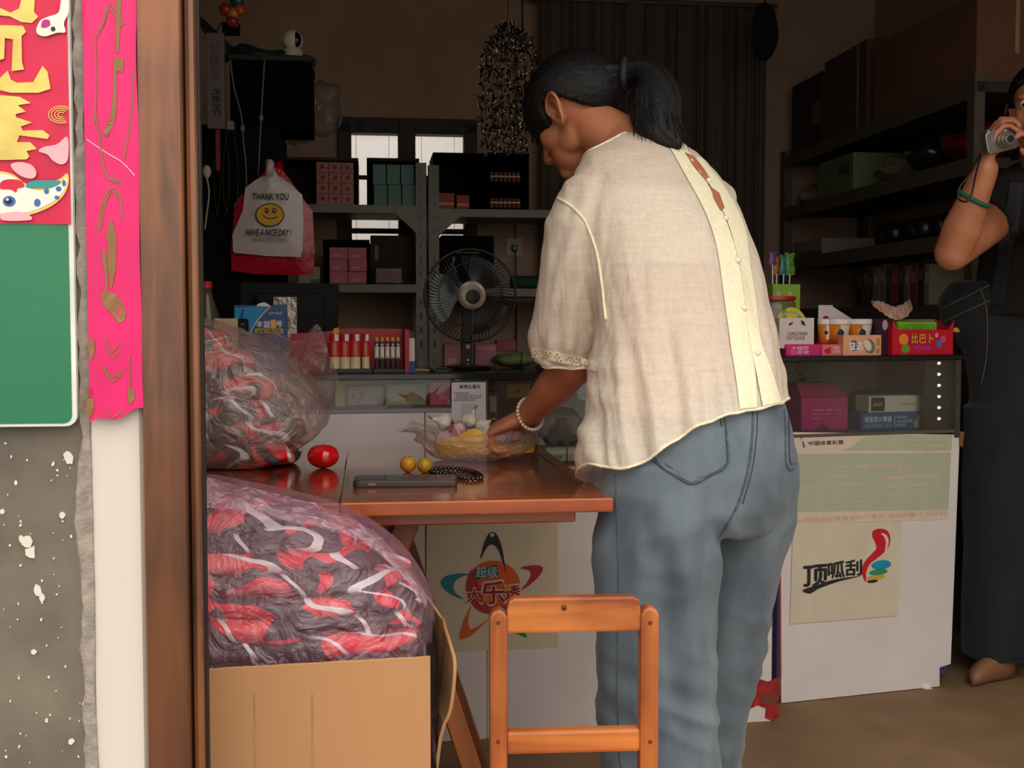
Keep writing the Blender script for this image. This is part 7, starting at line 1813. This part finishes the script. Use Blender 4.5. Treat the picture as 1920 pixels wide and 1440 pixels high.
# green bag on the crate
t = thing('green_plastic_bag', 'dark green plastic bag spread over the black box', 'bag', S.w(S.hit(508, 100, CY + .15).x, CY + 0.16, crt))
me = MB().ball((0, 0, 0.0), 0.155, 0.12, 0.045, 36, 18).mesh('bag_film', smooth=True)
for v in me.vertices:
    v.co += Vector((v.co.x, v.co.y, v.co.z)) * 0.22 * noise.noise(v.co * 16); v.co.z = max(v.co.z, 0.001) + 0.03 * smoothstep(-0.02, -0.14, v.co.x) * (v.co.z > 0.001)
obj('bag_film', me, mat('green_film', C(34, 62, 50), rough=0.3, bump=0.6, bs=30), t); MB().tube([(-0.14, 0, 0.02), (-0.2, -0.02, 0.09), (-0.27, -0.02, 0.17)], [0.03, 0.02, 0.01], 10).build('twisted_neck', mat('green_film2', C(40, 72, 62), rough=0.3), t, smooth=True)
# white ball camera
q = S.hit(548, 107, CY + 0.05); sc = lambda p_: p_ / F_PX * 4.3
t = thing('security_camera', 'small white ball shaped security camera with black face on the black box', 'camera', S.w(q.x, CY + 0.07, crt + 0.002), S.a)
r = sc(19); MB().lathe([(r * 0.95, 0), (r, 0.003), (r * 0.95, sc(13)), (0.001, sc(13))], 28).build('camera_base', flatc((206, 190, 160)), t, 0.001)
hb = sc(13) + r * 0.86; MB().ball((0, 0, hb), r, r, r, 28, 18).build('camera_ball', flatc((224, 212, 190)), t, smooth=True)
Mx = Matrix.Rotation(math.radians(38), 3, 'Z'); MB().ball(Mx @ Vector((0, -r * 0.28, 0.0)) + Vector((0, 0, hb)), r * 0.62, r * 0.80, r * 0.84, 24, 16, Mx).build('camera_face', mat('black_lens_face', C(8, 8, 8), rough=0.15), t, smooth=True)
# clear crumpled bag hanging on the crate side
c_ = P(608, 205, 4.45); t = thing('clear_hanging_bag', 'empty crumpled clear bag hanging beside the black box', 'bag', c_)
me = MB().ball((0, 0, 0), 0.075, 0.05, 0.10, 30, 20).mesh('bag_film', smooth=True)
for v in me.vertices: v.co *= 1 + 0.35 * noise.noise(v.co * 18)
obj('bag_film', me, film('dusty_film', C(150, 136, 120), 0.72, 0.25, 0.9, 24, 0.5), t); MB().tube([(-0.03, 0, 0.05), (-0.08, -0.01, 0.07)], 0.004, 6).build('bag_tie', flatc((90, 80, 70)), t)
me = MB().ball((0, 0, 0), 0.06, 0.03, 0.05, 24, 14).mesh('bag_film', smooth=True)
for v in me.vertices: v.co *= 1 + 0.35 * noise.noise(v.co * 22 + Vector((5, 0, 0)))
o = obj('lower_fold', me, film('dusty_film', C(150, 136, 120)), t); o.location = P(560, 245, 4.4) - c_
# smiley shopping bags
BYL = CY - 0.07
def sl(px, py, y): h_ = S.hit(px, py, y); return (h_.x, h_.z)
def bag_sheet(outline, y, m, name, par, th=0.012, seed=0):
    xs = [p[0] for p in outline]; zs = [p[1] for p in outline]
    mb = MB(); n = len(outline); cx_, cz_ = sum(xs) / n, sum(zs) / n
    rings = []
    for f_ in (1.0, 0.9, 0.7, 0.45, 0.2):
        rings.append([(cx_ + (x - cx_) * f_, y - th * (1 - f_ ** 3) + 0.007 * noise.noise(Vector(((cx_ + (x - cx_) * f_) * 26, (cz_ + (z - cz_) * f_) * 26, seed))) * (1 if f_ < 1 else 0.3), cz_ + (z - cz_) * f_) for x, z in outline])
    mb.loft(rings, False, True); bk = [[(x, y + 0.001, z) for x, z in outline], [(cx_ + (x - cx_) * 0.5, y + th, cz_ + (z - cz_) * 0.5) for x, z in outline]]
    mb.loft(bk, False, True)
    return mb.build(name, m, par, smooth=True)
t = thing('shopping_bag', 'red plastic shopping bag hanging behind the white smiley bag', 'bag', S.w(0, 0, 0), S.a)
out = [sl(x, y, BYL) for x, y in ((437, 420), (440, 380), (500, 316), (512, 312), (530, 318), (570, 375), (586, 395), (590, 470), (588, 512), (560, 516), (480, 514), (434, 508), (433, 460))]
bag_sheet(out, BYL, mat('red_film', C(196, 20, 44), rough=0.25, bump=0.7, bs=30), 'bag_body', t, 0.012, 3); MB().tube([(sl(522, 330, BYL)[0], BYL, sl(522, 330, BYL)[1]), (sl(522, 316, BYL)[0], BYL + 0.02, sl(522, 314, BYL)[1] + 0.012), (sl(518, 312, BYL)[0], BYL + 0.062, sl(518, 312, BYL)[1] + 0.012)], [0.012, 0.014, 0.006], 8).build('bag_loop', mat('red_film', C(196, 20, 44)), t, smooth=True)
yb3 = BYL - 0.026
t = thing('shopping_bag', 'white plastic bag printed with a yellow smiley face and black words', 'bag', S.w(0, 0, 0), S.a)
out = [sl(x, y, yb3) for x, y in ((437, 470), (436, 440), (455, 395), (460, 352), (478, 338), (497, 328), (498, 312), (512, 312), (522, 330), (546, 346), (567, 366), (569, 420), (567, 470), (563, 482), (500, 480), (440, 474))]
bag_sheet(out, yb3, mat('white_film', C(214, 200, 190), rough=0.28, bump=0.7, bs=26, var=0.06), 'bag_body', t, 0.010, 9)
MB().tube([(sl(505, 330, yb3)[0], yb3, sl(505, 330, yb3)[1]), (sl(506, 316, yb3)[0], yb3 - 0.01, sl(506, 313, yb3)[1] + 0.01), (sl(510, 312, yb3)[0], yb3 + 0.08, sl(510, 312, yb3)[1] + 0.006)], [0.014, 0.016, 0.005], 8).build('bag_loop', mat('white_film', C(214, 200, 190)), t, smooth=True)
yf = yb3 - 0.0175
def sflat(name, pts, col, y): return flat(name, [[sl(*p, y) for p in pts]], flatc(col), t, y, 0.0005)
sflat('face_outline', ell(506, 403, 27, 22, 32), (30, 26, 20), yf); sflat('face', ell(506, 403, 25, 20, 32), (236, 176, 24), yf - 0.0007)
for ex in (500, 514): sflat('eye_print', ell(ex, 395, 4.2, 5.5, 16), (60, 56, 50), yf - 0.0014); sflat('eye_glint', ell(ex, 394, 1.6, 2.2, 10), (200, 180, 120), yf - 0.0021)
sflat('mouth', stroke(spline([(493, 403), (498, 408), (507, 410), (516, 408), (520, 406)], 5), 2.0), (50, 34, 20), yf - 0.0014)
a_ = sl(474, 374, yf); c_ = sl(541, 363, yf); text('THANK YOU', flatc((36, 32, 32)), t, a_[0], a_[1], c_[0], c_[1], yf - 0.001, bold=0.02)
a_ = sl(462, 442, yf); c_ = sl(546, 430, yf); text('HAVE A NICE DAY !', flatc((36, 32, 32)), t, a_[0], a_[1], c_[0], c_[1], yf - 0.001, bold=0.02, shear=0.2)
a_ = sl(472, 452, yf); c_ = sl(538, 446, yf); text('PLEASE REUSE OR RECYCLE THIS BAG', flatc((96, 90, 88)), t, a_[0], a_[1], c_[0], c_[1], yf - 0.001)
# long hanging box with brush lettering
t, w, h = bbox('long_box', 'long narrow grey box with black lettering hanging by the door post', 'box', 389, 62, 420, 241, CY - 0.10, 0.03, flatc((112, 98, 92)), S.hit(400, 241, CY - 0.10).z)
text('龙\n泉\n宝\n刀', flatc((24, 20, 20)), t, -w * 0.25, h * 0.12, w * 0.3, h * 0.42, bold=0.02); text('传统工艺\n精工细作\n匠心制造', flatc((70, 60, 58)), t, -w * 0.3, h * 0.5, w * 0.2, h * 0.9); MB().tube([(0, 0.012, h), (0.01, 0.1, h + 0.06)], 0.002, 6).build('hanging_cord', M_blk, t)
MB().box(-w * 0.1, 0.006, -0.14, w * 0.2, 0.014, 0).build('red_handle', flatc((120, 34, 44)), t, 0.003)
belts = ['outermost', 'middle', 'innermost']
for k in range(3):
    px = 398 + 17 * k; y_ = CY - 0.05 - 0.012 * k
    t = thing('belt', 'black looped belt hanging by the post, %s of three' % belts[k], 'belt', S.w(0, 0, 0), S.a, 'black belts hanging by the post'); 
    lp = spline([sl(px, 232, y_), sl(px - 14, 300, y_), sl(px - 12, 380, y_), sl(px, 418 - 8 * k, y_), sl(px + 12, 380, y_), sl(px + 13, 300, y_)], 6, True)
    rgs = [[(x, y_ - 0.002, z), (x, y_ + 0.020, z), (x * 1.0 + 0.003, y_ + 0.020, z), (x + 0.003, y_ - 0.002, z)] for x, z in lp]
    MB().loft(rgs, closed=True).build('strap', mat('belt_black', C(22, 20, 20), rough=0.3), t)
    x, z = sl(px, 238, y_); MB().box(x - 0.012, y_ - 0.006, z - 0.01, x + 0.012, y_ + 0.024, z + 0.02).build('buckle', M_steel, t, 0.002)
# cords down the cabinet front
for k, (pts, lab) in enumerate((([(432, 112), (438, 160), (452, 215), (456, 260), (462, 330), (460, 420)], 'thin white cord hanging down the cabinet at its outer side'), ([(496, 112), (492, 180), (488, 250), (484, 330)], 'thin white cord hanging down the cabinet behind the smiley bag'))):
    t = thing('cord', lab, 'cable', S.w(0, 0, 0), S.a, 'white cords on the cabinet'); q = [(*[sl(x, y, CY - 0.02)[0], CY - 0.02], sl(x, y, CY - 0.02)[1]) for x, y in spline(pts, 5)]
    MB().tube(q, 0.0026, 6).build('wire', flatc((130, 120, 108)), t, smooth=True); MB().ball(q[len(q) // 2], 0.008, 0.006, 0.012, 8, 6).build('switch', flatc((130, 120, 108)), t)
t = thing('white_charger', 'white charger plug with cable by the door post', 'charger', S.w(0, 0, 0), S.a); CH_ = t; q = [(sl(x, y, CY - 0.14)[0], CY - 0.14, sl(x, y, CY - 0.14)[1]) for x, y in spline([(387, 330), (392, 360), (388, 400), (384, 430)], 5)]
MB().tube(q, 0.003, 6).build('cable', flatc((196, 180, 150)), t, smooth=True); x, z = sl(388, 322, CY - 0.14); MB().tube([(x, CY - 0.14, z), (x, CY - 0.02, z + 0.01)], 0.003, 6).build('bracket', flatc((206, 190, 160)), t); MB().ball((x, CY - 0.14, z), 0.014, 0.012, 0.022, 12, 8).build('plug', flatc((206, 190, 160)), t, smooth=True)
# toy balls in a net at the top
cols = [((176, 40, 44), 423, 18, 'red'), ((200, 140, 40), 438, 26, 'yellow'), ((206, 84, 44), 450, 20, 'orange'), ((40, 90, 90), 446, 2, 'teal'), ((150, 50, 60), 436, 40, 'dark red')]
for k, (col, px, py, nm) in enumerate(cols):
    t = thing('toy_ball', '%s plastic toy ball hanging near the top of the door post' % nm, 'ball', P(px, py, 4.05), 0, 'toy balls hanging by the post'); MB().ball((0, 0, 0), 0.022, nu=18, nv=12).build('ball_shell', mat('toy_' + nm, C(*col), rough=0.25), t, smooth=True); MB().tube([(0, 0, 0.021), (0, 0, CEIL - t.location.z)], 0.0015, 5).build('hanging_string', M_blk, t)
t = thing('black_pouch', 'small black pouch hanging under the toy balls', 'pouch', P(432, 52, 4.08)); MB().box(-0.03, 0, -0.025, 0.03, 0.02, 0.02).build('pouch_body', M_ctnb, t, 0.006, 2); MB().tube([(0, 0.01, 0.02), (0, 0.01, CEIL - t.location.z)], 0.002, 5).build('hanging_string', M_blk, t)
# bottle with red cap at the post
t = thing('bottle', 'clear bottle with red cap behind the plastic bag on the counter', 'bottle', K.w(K.hit(388, 600, .18).x, 0.18, KT)); hh = K.hit(388, 528, .18).z - KT
MB().lathe([(0.03, 0), (0.033, 0.005), (0.033, hh * 0.6), (0.014, hh * 0.85), (0.012, hh * 0.93)], 24).build('bottle_body', film('bottle_plastic', C(170, 150, 120), 0.55, 0.1, 0.1), t, smooth=True); MB().lathe([(0.014, hh * 0.92), (0.015, hh * 0.93), (0.015, hh), (0.001, hh)], 18).build('bottle_cap', flatc((200, 30, 50)), t)
t, w, h = bbox('small_green_label_box', 'small cream box with a green corner on the lower rack shelf below the red bag', 'box', 560, 500, 600, 534, BY + 0.04, 0.08, flatc((170, 150, 110)), z_b); flat('green_corner', [rect(w * 0.05, 0, w * 0.5, h * 0.3)], flatc((60, 110, 50)), t); text('OPEN', flatc((60, 56, 50)), t, -w * 0.3, h * 0.5, w * 0.2, h * 0.65)

# ------------------------------------------------------------------ stock on the side rack
def rbox(name, label, cat, y0, y1, h, lvl, m, x0=0.02, depth=0.34, group=None):
    t = thing(name, label, cat, S.w(RXF + x0, y0, rlev[lvl] + 0.001), S.a, group); MB().box(0, 0, 0, depth, y1 - y0, h).build('box_body', m, t, 0.003); return t
def ry(px, py): return S.hitx(px, py, RXF + 0.02).y
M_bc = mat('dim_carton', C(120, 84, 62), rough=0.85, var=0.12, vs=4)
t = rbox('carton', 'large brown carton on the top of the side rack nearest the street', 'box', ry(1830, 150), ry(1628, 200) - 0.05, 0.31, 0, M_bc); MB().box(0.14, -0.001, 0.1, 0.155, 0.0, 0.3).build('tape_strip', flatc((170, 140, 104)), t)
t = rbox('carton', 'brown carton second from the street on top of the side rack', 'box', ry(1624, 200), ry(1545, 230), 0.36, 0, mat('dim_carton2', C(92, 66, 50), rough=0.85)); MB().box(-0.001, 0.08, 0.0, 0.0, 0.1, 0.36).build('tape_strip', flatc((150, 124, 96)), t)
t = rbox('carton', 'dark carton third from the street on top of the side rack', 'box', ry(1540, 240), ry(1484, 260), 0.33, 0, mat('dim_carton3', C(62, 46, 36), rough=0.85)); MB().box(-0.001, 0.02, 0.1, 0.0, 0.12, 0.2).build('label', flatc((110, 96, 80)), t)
t = rbox('red_bundle', 'dark red wrapped bundle on the top of the side rack', 'bundle', ry(1800, 160), ry(1755, 170), 0.12, 0, mat('dim_red', C(96, 24, 28), rough=0.5, bump=0.8, bs=20), -0.03, 0.1) if False else None
t = rbox('green_box', 'pale green box on the second side rack shelf', 'box', ry(1600, 300), ry(1534, 320), 0.165, 1, flatc((110, 130, 84))); MB().box(-0.001, 0.04, 0.08, 0, 0.16, 0.13).build('label', flatc((70, 80, 60)), t)
Rs = random.Random(9)
def soft(name, label, cat, px, py, lvl, rx_, ry_, rz_, m, seed):
    y_ = ry(px, py); t = thing(name, label, cat, S.w(RXF + 0.16, y_, rlev[lvl] + 0.001), S.a); me = MB().ball((0, 0, rz_), rx_, ry_, rz_, 24, 16).mesh('wrap', smooth=True)
    for v in me.vertices: v.co += Vector((v.co.x, v.co.y, v.co.z * 0.6)) * 0.4 * noise.noise(v.co * 16 + Vector((seed, 0, 0))); v.co.z = max(v.co.z, 0.0)
    obj('wrap', me, m, t); MB().tube([(0, 0, rz_ * 1.7), (0.01, 0.01, rz_ * 2.15)], [0.012, 0.02], 8).build('tied_top', m, t); return t
soft('clear_parcel', 'clear wrapped parcel beside the green box on the second side rack shelf', 'bag', 1640, 350, 1, 0.12, 0.12, 0.06, film('dim_film', C(190, 160, 140), 0.45, 0.2, 0.9, 30), 1)
soft('dark_parcel', 'dark shiny parcel in the middle of the second side rack shelf', 'bag', 1700, 330, 1, 0.12, 0.13, 0.075, mat('dark_shiny', C(40, 36, 34), rough=0.2, bump=0.8, bs=30), 4)
soft('red_parcel', 'dark red shiny parcel near the street end of the second side rack shelf', 'bag', 1768, 310, 1, 0.12, 0.12, 0.075, mat('red_shiny', C(110, 26, 34), rough=0.25, bump=0.8, bs=30), 8)
soft('white_parcel', 'small pale parcel at the far end of the second side rack shelf', 'bag', 1490, 380, 1, 0.12, 0.10, 0.05, mat('pale_wrap', C(160, 140, 126), rough=0.5), 12)
soft('red_bundle', 'dark red wrapped bundle on the top of the side rack by the upright', 'bundle', 1775, 170, 0, 0.11, 0.10, 0.07, mat('dim_red', C(100, 24, 30), rough=0.4, bump=0.6, bs=20), 15).location += S.ux * -0.26
rw = bpy.data.objects.get('red_bundle'); rw.location = S.w(RXF + 0.10, ry(1826, 160) + 0.02, rlev[0] + 0.312)
t = rbox('white_flat_carton', 'small white carton with a green foot on the third side rack shelf', 'box', ry(1541, 460), ry(1488, 470), 0.075, 2, flatc((150, 136, 124))); MB().box(-0.001, 0.0, 0.0, 0.0, 0.3, 0.02).build('green_foot', flatc((80, 104, 50)), t)
for k, (px, lab) in enumerate(((1635, 'black rubber shoe pair farthest in on the third side rack shelf'), (1690, 'black rubber shoe pair in the middle of the third side rack shelf'), (1742, 'black rubber shoe pair nearest the photographer on the third side rack shelf'))):
    t = thing('shoe_pair', lab, 'shoes', S.w(RXF + 0.06, ry(px, 440), rlev[2] + 0.001), S.a, 'dark shoes on the side rack')
    for j in range(2):
        sh = MB(); sh.loft([ering(Vector((0.02 + x, 0.09 * j, zc)), Vector((0, 1, 0)), Vector((0, 0, 1)), w_, h_, 16) for x, w_, zc, h_ in ((0.0, 0.02, 0.05, 0.045), (0.05, 0.035, 0.052, 0.05), (0.12, 0.036, 0.04, 0.038), (0.2, 0.04, 0.03, 0.028), (0.25, 0.02, 0.022, 0.02))]); sh.build('shoe', mat('black_rubber', C(26, 22, 22), rough=0.3), t, smooth=True)
bcol = [(150, 140, 110), (60, 50, 46), (130, 70, 60), (150, 110, 96), (70, 54, 48), (140, 60, 56), (60, 56, 60), (120, 116, 108), (130, 126, 118), (66, 52, 46), (90, 60, 52), (50, 44, 42)]
oc = ['first', 'second', 'third', 'fourth', 'fifth', 'sixth', 'seventh', 'eighth', 'ninth', 'tenth', 'eleventh', 'twelfth']
y_ = ry(1728, 540)
for k in range(12):
    th = 0.04 + 0.02 * ((k * 7) % 3) / 2; hgt = 0.155 + 0.02 * ((k * 5) % 3) / 2
    t = thing('book', 'upright book, %s from the photographer in the lowest visible side shelf row' % oc[k], 'book', S.w(RXF + 0.05, y_, rlev[3] + 0.001), S.a, 'books on the side rack'); MB().box(0, 0, 0, 0.2, th, hgt).build('cover', flatc(bcol[k]), t, 0.002); MB().box(-0.0006, th * 0.2, hgt * 0.55, 0, th * 0.8, hgt * 0.8).build('spine_label', flatc(tuple(min(255, c + 50) for c in bcol[k])), t); MB().box(0.004, 0.003, hgt, 0.196, th - 0.003, hgt + 0.0008).build('pages', flatc((190, 180, 160)), t)
    y_ += th + 0.006
# ------------------------------------------------------------------ the photographer at the right edge
ph = thing('person', 'person in black shirt and dark denim dungarees raising a compact camera', 'person')
pb = MB()
E2, W2, S2 = P(1786, 474, 3.05), P(1848, 318, 2.97), P(1912, 372, 3.33)
def rp_(px, Y): return px / F_PX * Y
chain(pb, [E2, E2.lerp(W2, 0.3), E2.lerp(W2, 0.7), W2], [rp_(33, 3), rp_(36, 3), rp_(27, 3), rp_(23, 3)], 18)
chain(pb, [E2, E2.lerp(S2, 0.4), S2], [rp_(34, 3), rp_(38, 3.1), rp_(40, 3.3)], 18)
hand(pb, W2 + Vector((0, 0, 0.004)), Vector((0.10, -0.10, 1.0)), Vector((0.95, -0.05, -0.1)), Vector((0.2, 0.9, 0)), 0.98, (0.55, 0.95, 0.6), 0.07, 0.75, 0.75)
h2 = HeadFrame(P(1953, 212, 3.34), Vector((-0.55, -0.83, -0.06)), Vector((-0.02, 0, 1)), 1.02)
head_shapes(pb, h2)
chain(pb, [h2.w(0, -0.02, -0.02), h2.w(0, -0.025, -0.09), P(1950, 322, 3.47)], [0.05, 0.052, 0.06], 18)
S3 = P(1995, 372, 3.45); E3 = P(2010, 480, 3.15); W3 = P(1945, 335, 2.98)
chain(pb, [S3, E3], [0.055, 0.045], 16); chain(pb, [E3, W3], [0.044, 0.03], 16)
hand(pb, W3, Vector((-0.25, -0.08, 1.0)), Vector((-0.9, -0.1, -0.3)), Vector((0, -0.9, 0.3)), 0.95, (0.5, 0.8, 0.6), 0.06, 0.7, 0.6)
for (px, py, Y) in ((1874, 1250, 3.55), (1988, 1240, 3.61)):
    c = P(px, py, Y); chain(pb, [Vector((c.x, c.y, 0.06)), Vector((c.x, c.y, 0.4)), Vector((c.x + 0.02 * (px < 1900), c.y + 0.02, 0.85)), P(1950, 660, 3.57)], [0.036, 0.045, 0.055, 0.055], 14)
pb.loft([ering(P(x, y, Y), Vector((1, 0, 0)), Vector((0, 1, 0)), hw / F_PX * 3.50, 0.07, 28) for x, y, hw, Y in ((1946, 330, 62, 3.50), (1944, 380, 78, 3.51), (1941, 470, 74, 3.53), (1942, 600, 80, 3.56), (1946, 680, 80, 3.56))])
pme = remesh(pb, 0.0045, 3, 'body')
for sd in (1, -1): join_mesh(pme, ear_mesh(h2, sd))
obj('body', pme, M_skin, ph)
for sd in (1, -1):
    e_ = MB().ball(h2.w(sd * 0.030, 0.078, 0.020), 0.0125, nu=14, nv=10).build('eye', M_eye, ph, smooth=True); MB().ball(h2.w(sd * 0.030, 0.0868, 0.018), 0.0058, nu=10, nv=8).build('iris', M_iris, e_, smooth=True)
hair_cap(h2, [(-0.12, -0.06), (-0.03, -0.04), (-0.01, 0.02), (0.02, 0.02), (0.04, 0.05), (0.075, 0.075), (0.11, 0.08)], 0.016).build('hair', M_hair, ph, smooth=True)
hb2 = MB()
for sd in (1, -1): hb2.tube([h2.w(sd * 0.075, -0.03, 0.05), h2.w(sd * 0.082, -0.03, -0.03), h2.w(sd * 0.075, -0.03, -0.12)], [0.02, 0.022, 0.01], 10)
hb2.build('hair_length', M_hair, ph, smooth=True)['kind'] = 'stuff'
# black shirt
M_bs = mat('black_cotton', C(22, 20, 20), rough=0.9, var=0.2)
sb = MB()
sb.loft([ering(P(x, y, 3.50), Vector((1, 0.1, 0)), Vector((-0.1, 1, 0)), hw / F_PX * 3.50, d, 32) for x, y, hw, d in ((1948, 306, 46, 0.062), (1946, 326, 84, 0.085), (1944, 352, 100, 0.10), (1942, 420, 100, 0.118), (1939, 500, 100, 0.122), (1936, 590, 112, 0.125))])
sb.loft([ering(p, (S2 - E2).cross(Vector((0, 1, 0))).normalized(), Vector((0, 1, 0)), r, r, 24) for p, r in ((S2 + Vector((0.04, 0.03, 0.01)), 0.075), (S2, 0.080), (S2.lerp(E2, 0.22), 0.080), (S2.lerp(E2, 0.40), 0.074))])
sb.loft([ering(p, Vector((1, 0, 0)), Vector((0, 1, 0)), r, r, 24) for p, r in ((S3 + Vector((-0.04, 0.03, 0.03)), 0.075), (S3, 0.08), (S3.lerp(E3, 0.5), 0.074))])
sme = remesh(sb, 0.008, 4, 'shirt'); nn = [v.normal.copy() for v in sme.vertices]
for v, q in zip(sme.vertices, nn): v.co += q * 0.006 * noise.noise(v.co * 12)
obj('shirt', sme, M_bs, ph, 'black short sleeved shirt')
# dark dungarees
M_dd = denim('dark_denim', C(16, 19, 25), C(30, 35, 43))
db = MB()
db.loft([ering(P(x, y, 3.56), Vector((1, 0.1, 0)), Vector((-0.1, 1, 0)), hw / F_PX * 3.56, d, 36) for x, y, hw, d in ((1934, 528, 150, 0.135), (1932, 560, 172, 0.14), (1934, 610, 170, 0.14), (1948, 660, 146, 0.14), (1952, 720, 138, 0.14), (1950, 800, 132, 0.13), (1948, 840, 122, 0.115), (1948, 880, 90, 0.08), (1948, 900, 50, 0.05))])
for cxs, cxe, Y in ((1886, 1872, 3.55), (1992, 1988, 3.61)):
    db.loft([ering(P(cxs + (cxe - cxs) * k / 5, 760 + 94 * k, Y), Vector((1, 0, 0)), Vector((0, 1, 0)), (80 - 3 * k) / F_PX * Y, (78 - 3 * k) / F_PX * Y, 28) for k in range(6)])
dme = remesh(db, 0.009, 5, 'dungarees'); nn = [v.normal.copy() for v in dme.vertices]
for v, q in zip(dme.vertices, nn): v.co += q * (0.008 * noise.noise(Vector((v.co.x * 12, v.co.y * 12, v.co.z * 4))))
dg_ = obj('dungarees', dme, M_dd, ph, 'dark denim dungarees'); dt = surface(dme)
st_ = surface(sme)
for pts in ([(1758, 560), (1800, 540), (1850, 515), (1876, 505)], [(1762, 585), (1810, 562), (1860, 540)], [(1838, 520), (1850, 560), (1850, 640), (1840, 700)]):
    seam([(x, y + 22) for x, y in pts], 0.0016, 'stitching', mat('tan_stitch', C(120, 104, 80), rough=0.8), dg_, dt)
rows = []
for k in range(14):
    t_ = k / 13; x = 1905 - 35 * t_; y = 345 + 225 * t_
    rows.append([on_surface(st_, x - 13 + 26 * i / 3, y, 0.005) or P(x - 13 + 26 * i / 3, y, 3.29) for i in range(4)])
o = rows_mesh(rows).build('shoulder_strap', M_dd, dg_, smooth=True)
p_ = on_surface(dt, 1795, 618, 0.002)
if p_: MB().ball(p_, 0.012, 0.003, 0.008, 12, 8).build('yellow_patch', flatc((206, 160, 40)), dg_)
# shoes
for (px, py, Y, dx) in ((1840, 1288, 3.52, -1), (1975, 1270, 3.62, -1)):
    c = P(px, py, Y); c.z = 0
    s_ = MB(); s_.loft([ering(c + Vector((x, -0.02 * i, zc)), Vector((0, 1, 0)), Vector((0, 0, 1)), w_, zc, 18) for i, (x, w_, zc) in enumerate(((0.09, 0.03, 0.045), (0.05, 0.036, 0.05), (0.0, 0.038, 0.04), (-0.04, 0.040, 0.03), (-0.065, 0.026, 0.022)))]); s_.build('shoe', mat('tan_shoe', C(150, 104, 74), rough=0.5), ph, smooth=True)
# green bracelet
ax2 = (W2 - E2).normalized(); cb2 = E2.lerp(W2, 0.66); u2 = ax2.cross(Vector((0, 1, 0))).normalized(); w2_ = ax2.cross(u2)
MB().tube([cb2 + (u2 * math.cos(a) + w2_ * math.sin(a)) * rp_(29.5, 3) + ax2 * 0.008 * math.cos(a) for a in (2 * math.pi * k / 40 for k in range(40))], 0.0058, 8, closed=True).build('bracelet', mat('green_braid', C(44, 120, 90), rough=0.7, vs=300, var=0.4), ph, smooth=True, label='green braided bracelet')
# compact camera
cc = P(1879, 263, 2.93)
t = thing('compact_camera', 'silver compact camera with extended lens and black wrist strap', 'camera', cc, rot=(0.05, math.radians(-14), math.radians(12)))
M_sil = mat('camera_silver', C(150, 142, 136), rough=0.28, metal=0.8, var=0.05)
cw, chh = rp_(33, 2.93), rp_(21, 2.93)
MB().prism(rr(-cw, -chh, cw, chh, 0.012), 0, 0.024).build('camera_body', M_sil, t, 0.003, 2)
MB().prism(rr(cw * 0.35, -chh * 0.8, cw * 0.98, chh * 0.8, 0.004), -0.0012, 0.0).build('front_plate', mat('camera_lilac', C(150, 130, 160), rough=0.2, metal=0.7), t)
for k, (r_, y0, y1, m_) in enumerate(((0.021, -0.010, 0, M_sil), (0.0175, -0.020, -0.010, M_sil), (0.0145, -0.028, -0.020, M_sil), (0.0095, -0.0285, -0.028, M_blk))):
    MB().cyl((0.004, y1, 0), (0.004, y0, 0), r_, r_ * 0.97, 28).build('lens_barrel' if k < 3 else 'lens_glass', m_, t, 0.0008)
MB().box(cw * 0.2, -0.0008, chh * 0.45, cw * 0.5, 0.0, chh * 0.8).build('flash_window', flatc((230, 226, 210)), t); MB().cyl((-cw * 0.6, 0.012, chh), (-cw * 0.6, 0.012, chh + 0.004), 0.007, n=16).build('shutter_button', M_sil, t)
st2 = [P(1838, 288, 2.93), P(1822, 322, 2.91), P(1800, 350, 2.90), P(1797, 372, 2.90), P(1812, 378, 2.88), P(1822, 362, 2.88), P(1830, 325, 2.90), P(1840, 290, 2.93)]
inv = t.matrix_basis.inverted() if False else (Matrix.Translation(t.location) @ t.rotation_euler.to_matrix().to_4x4()).inverted()
MB().tube([inv @ Vector(q) for q in spline([tuple(v) for v in st2], 6)], 0.0024, 7).build('wrist_strap', M_blk, t, smooth=True)
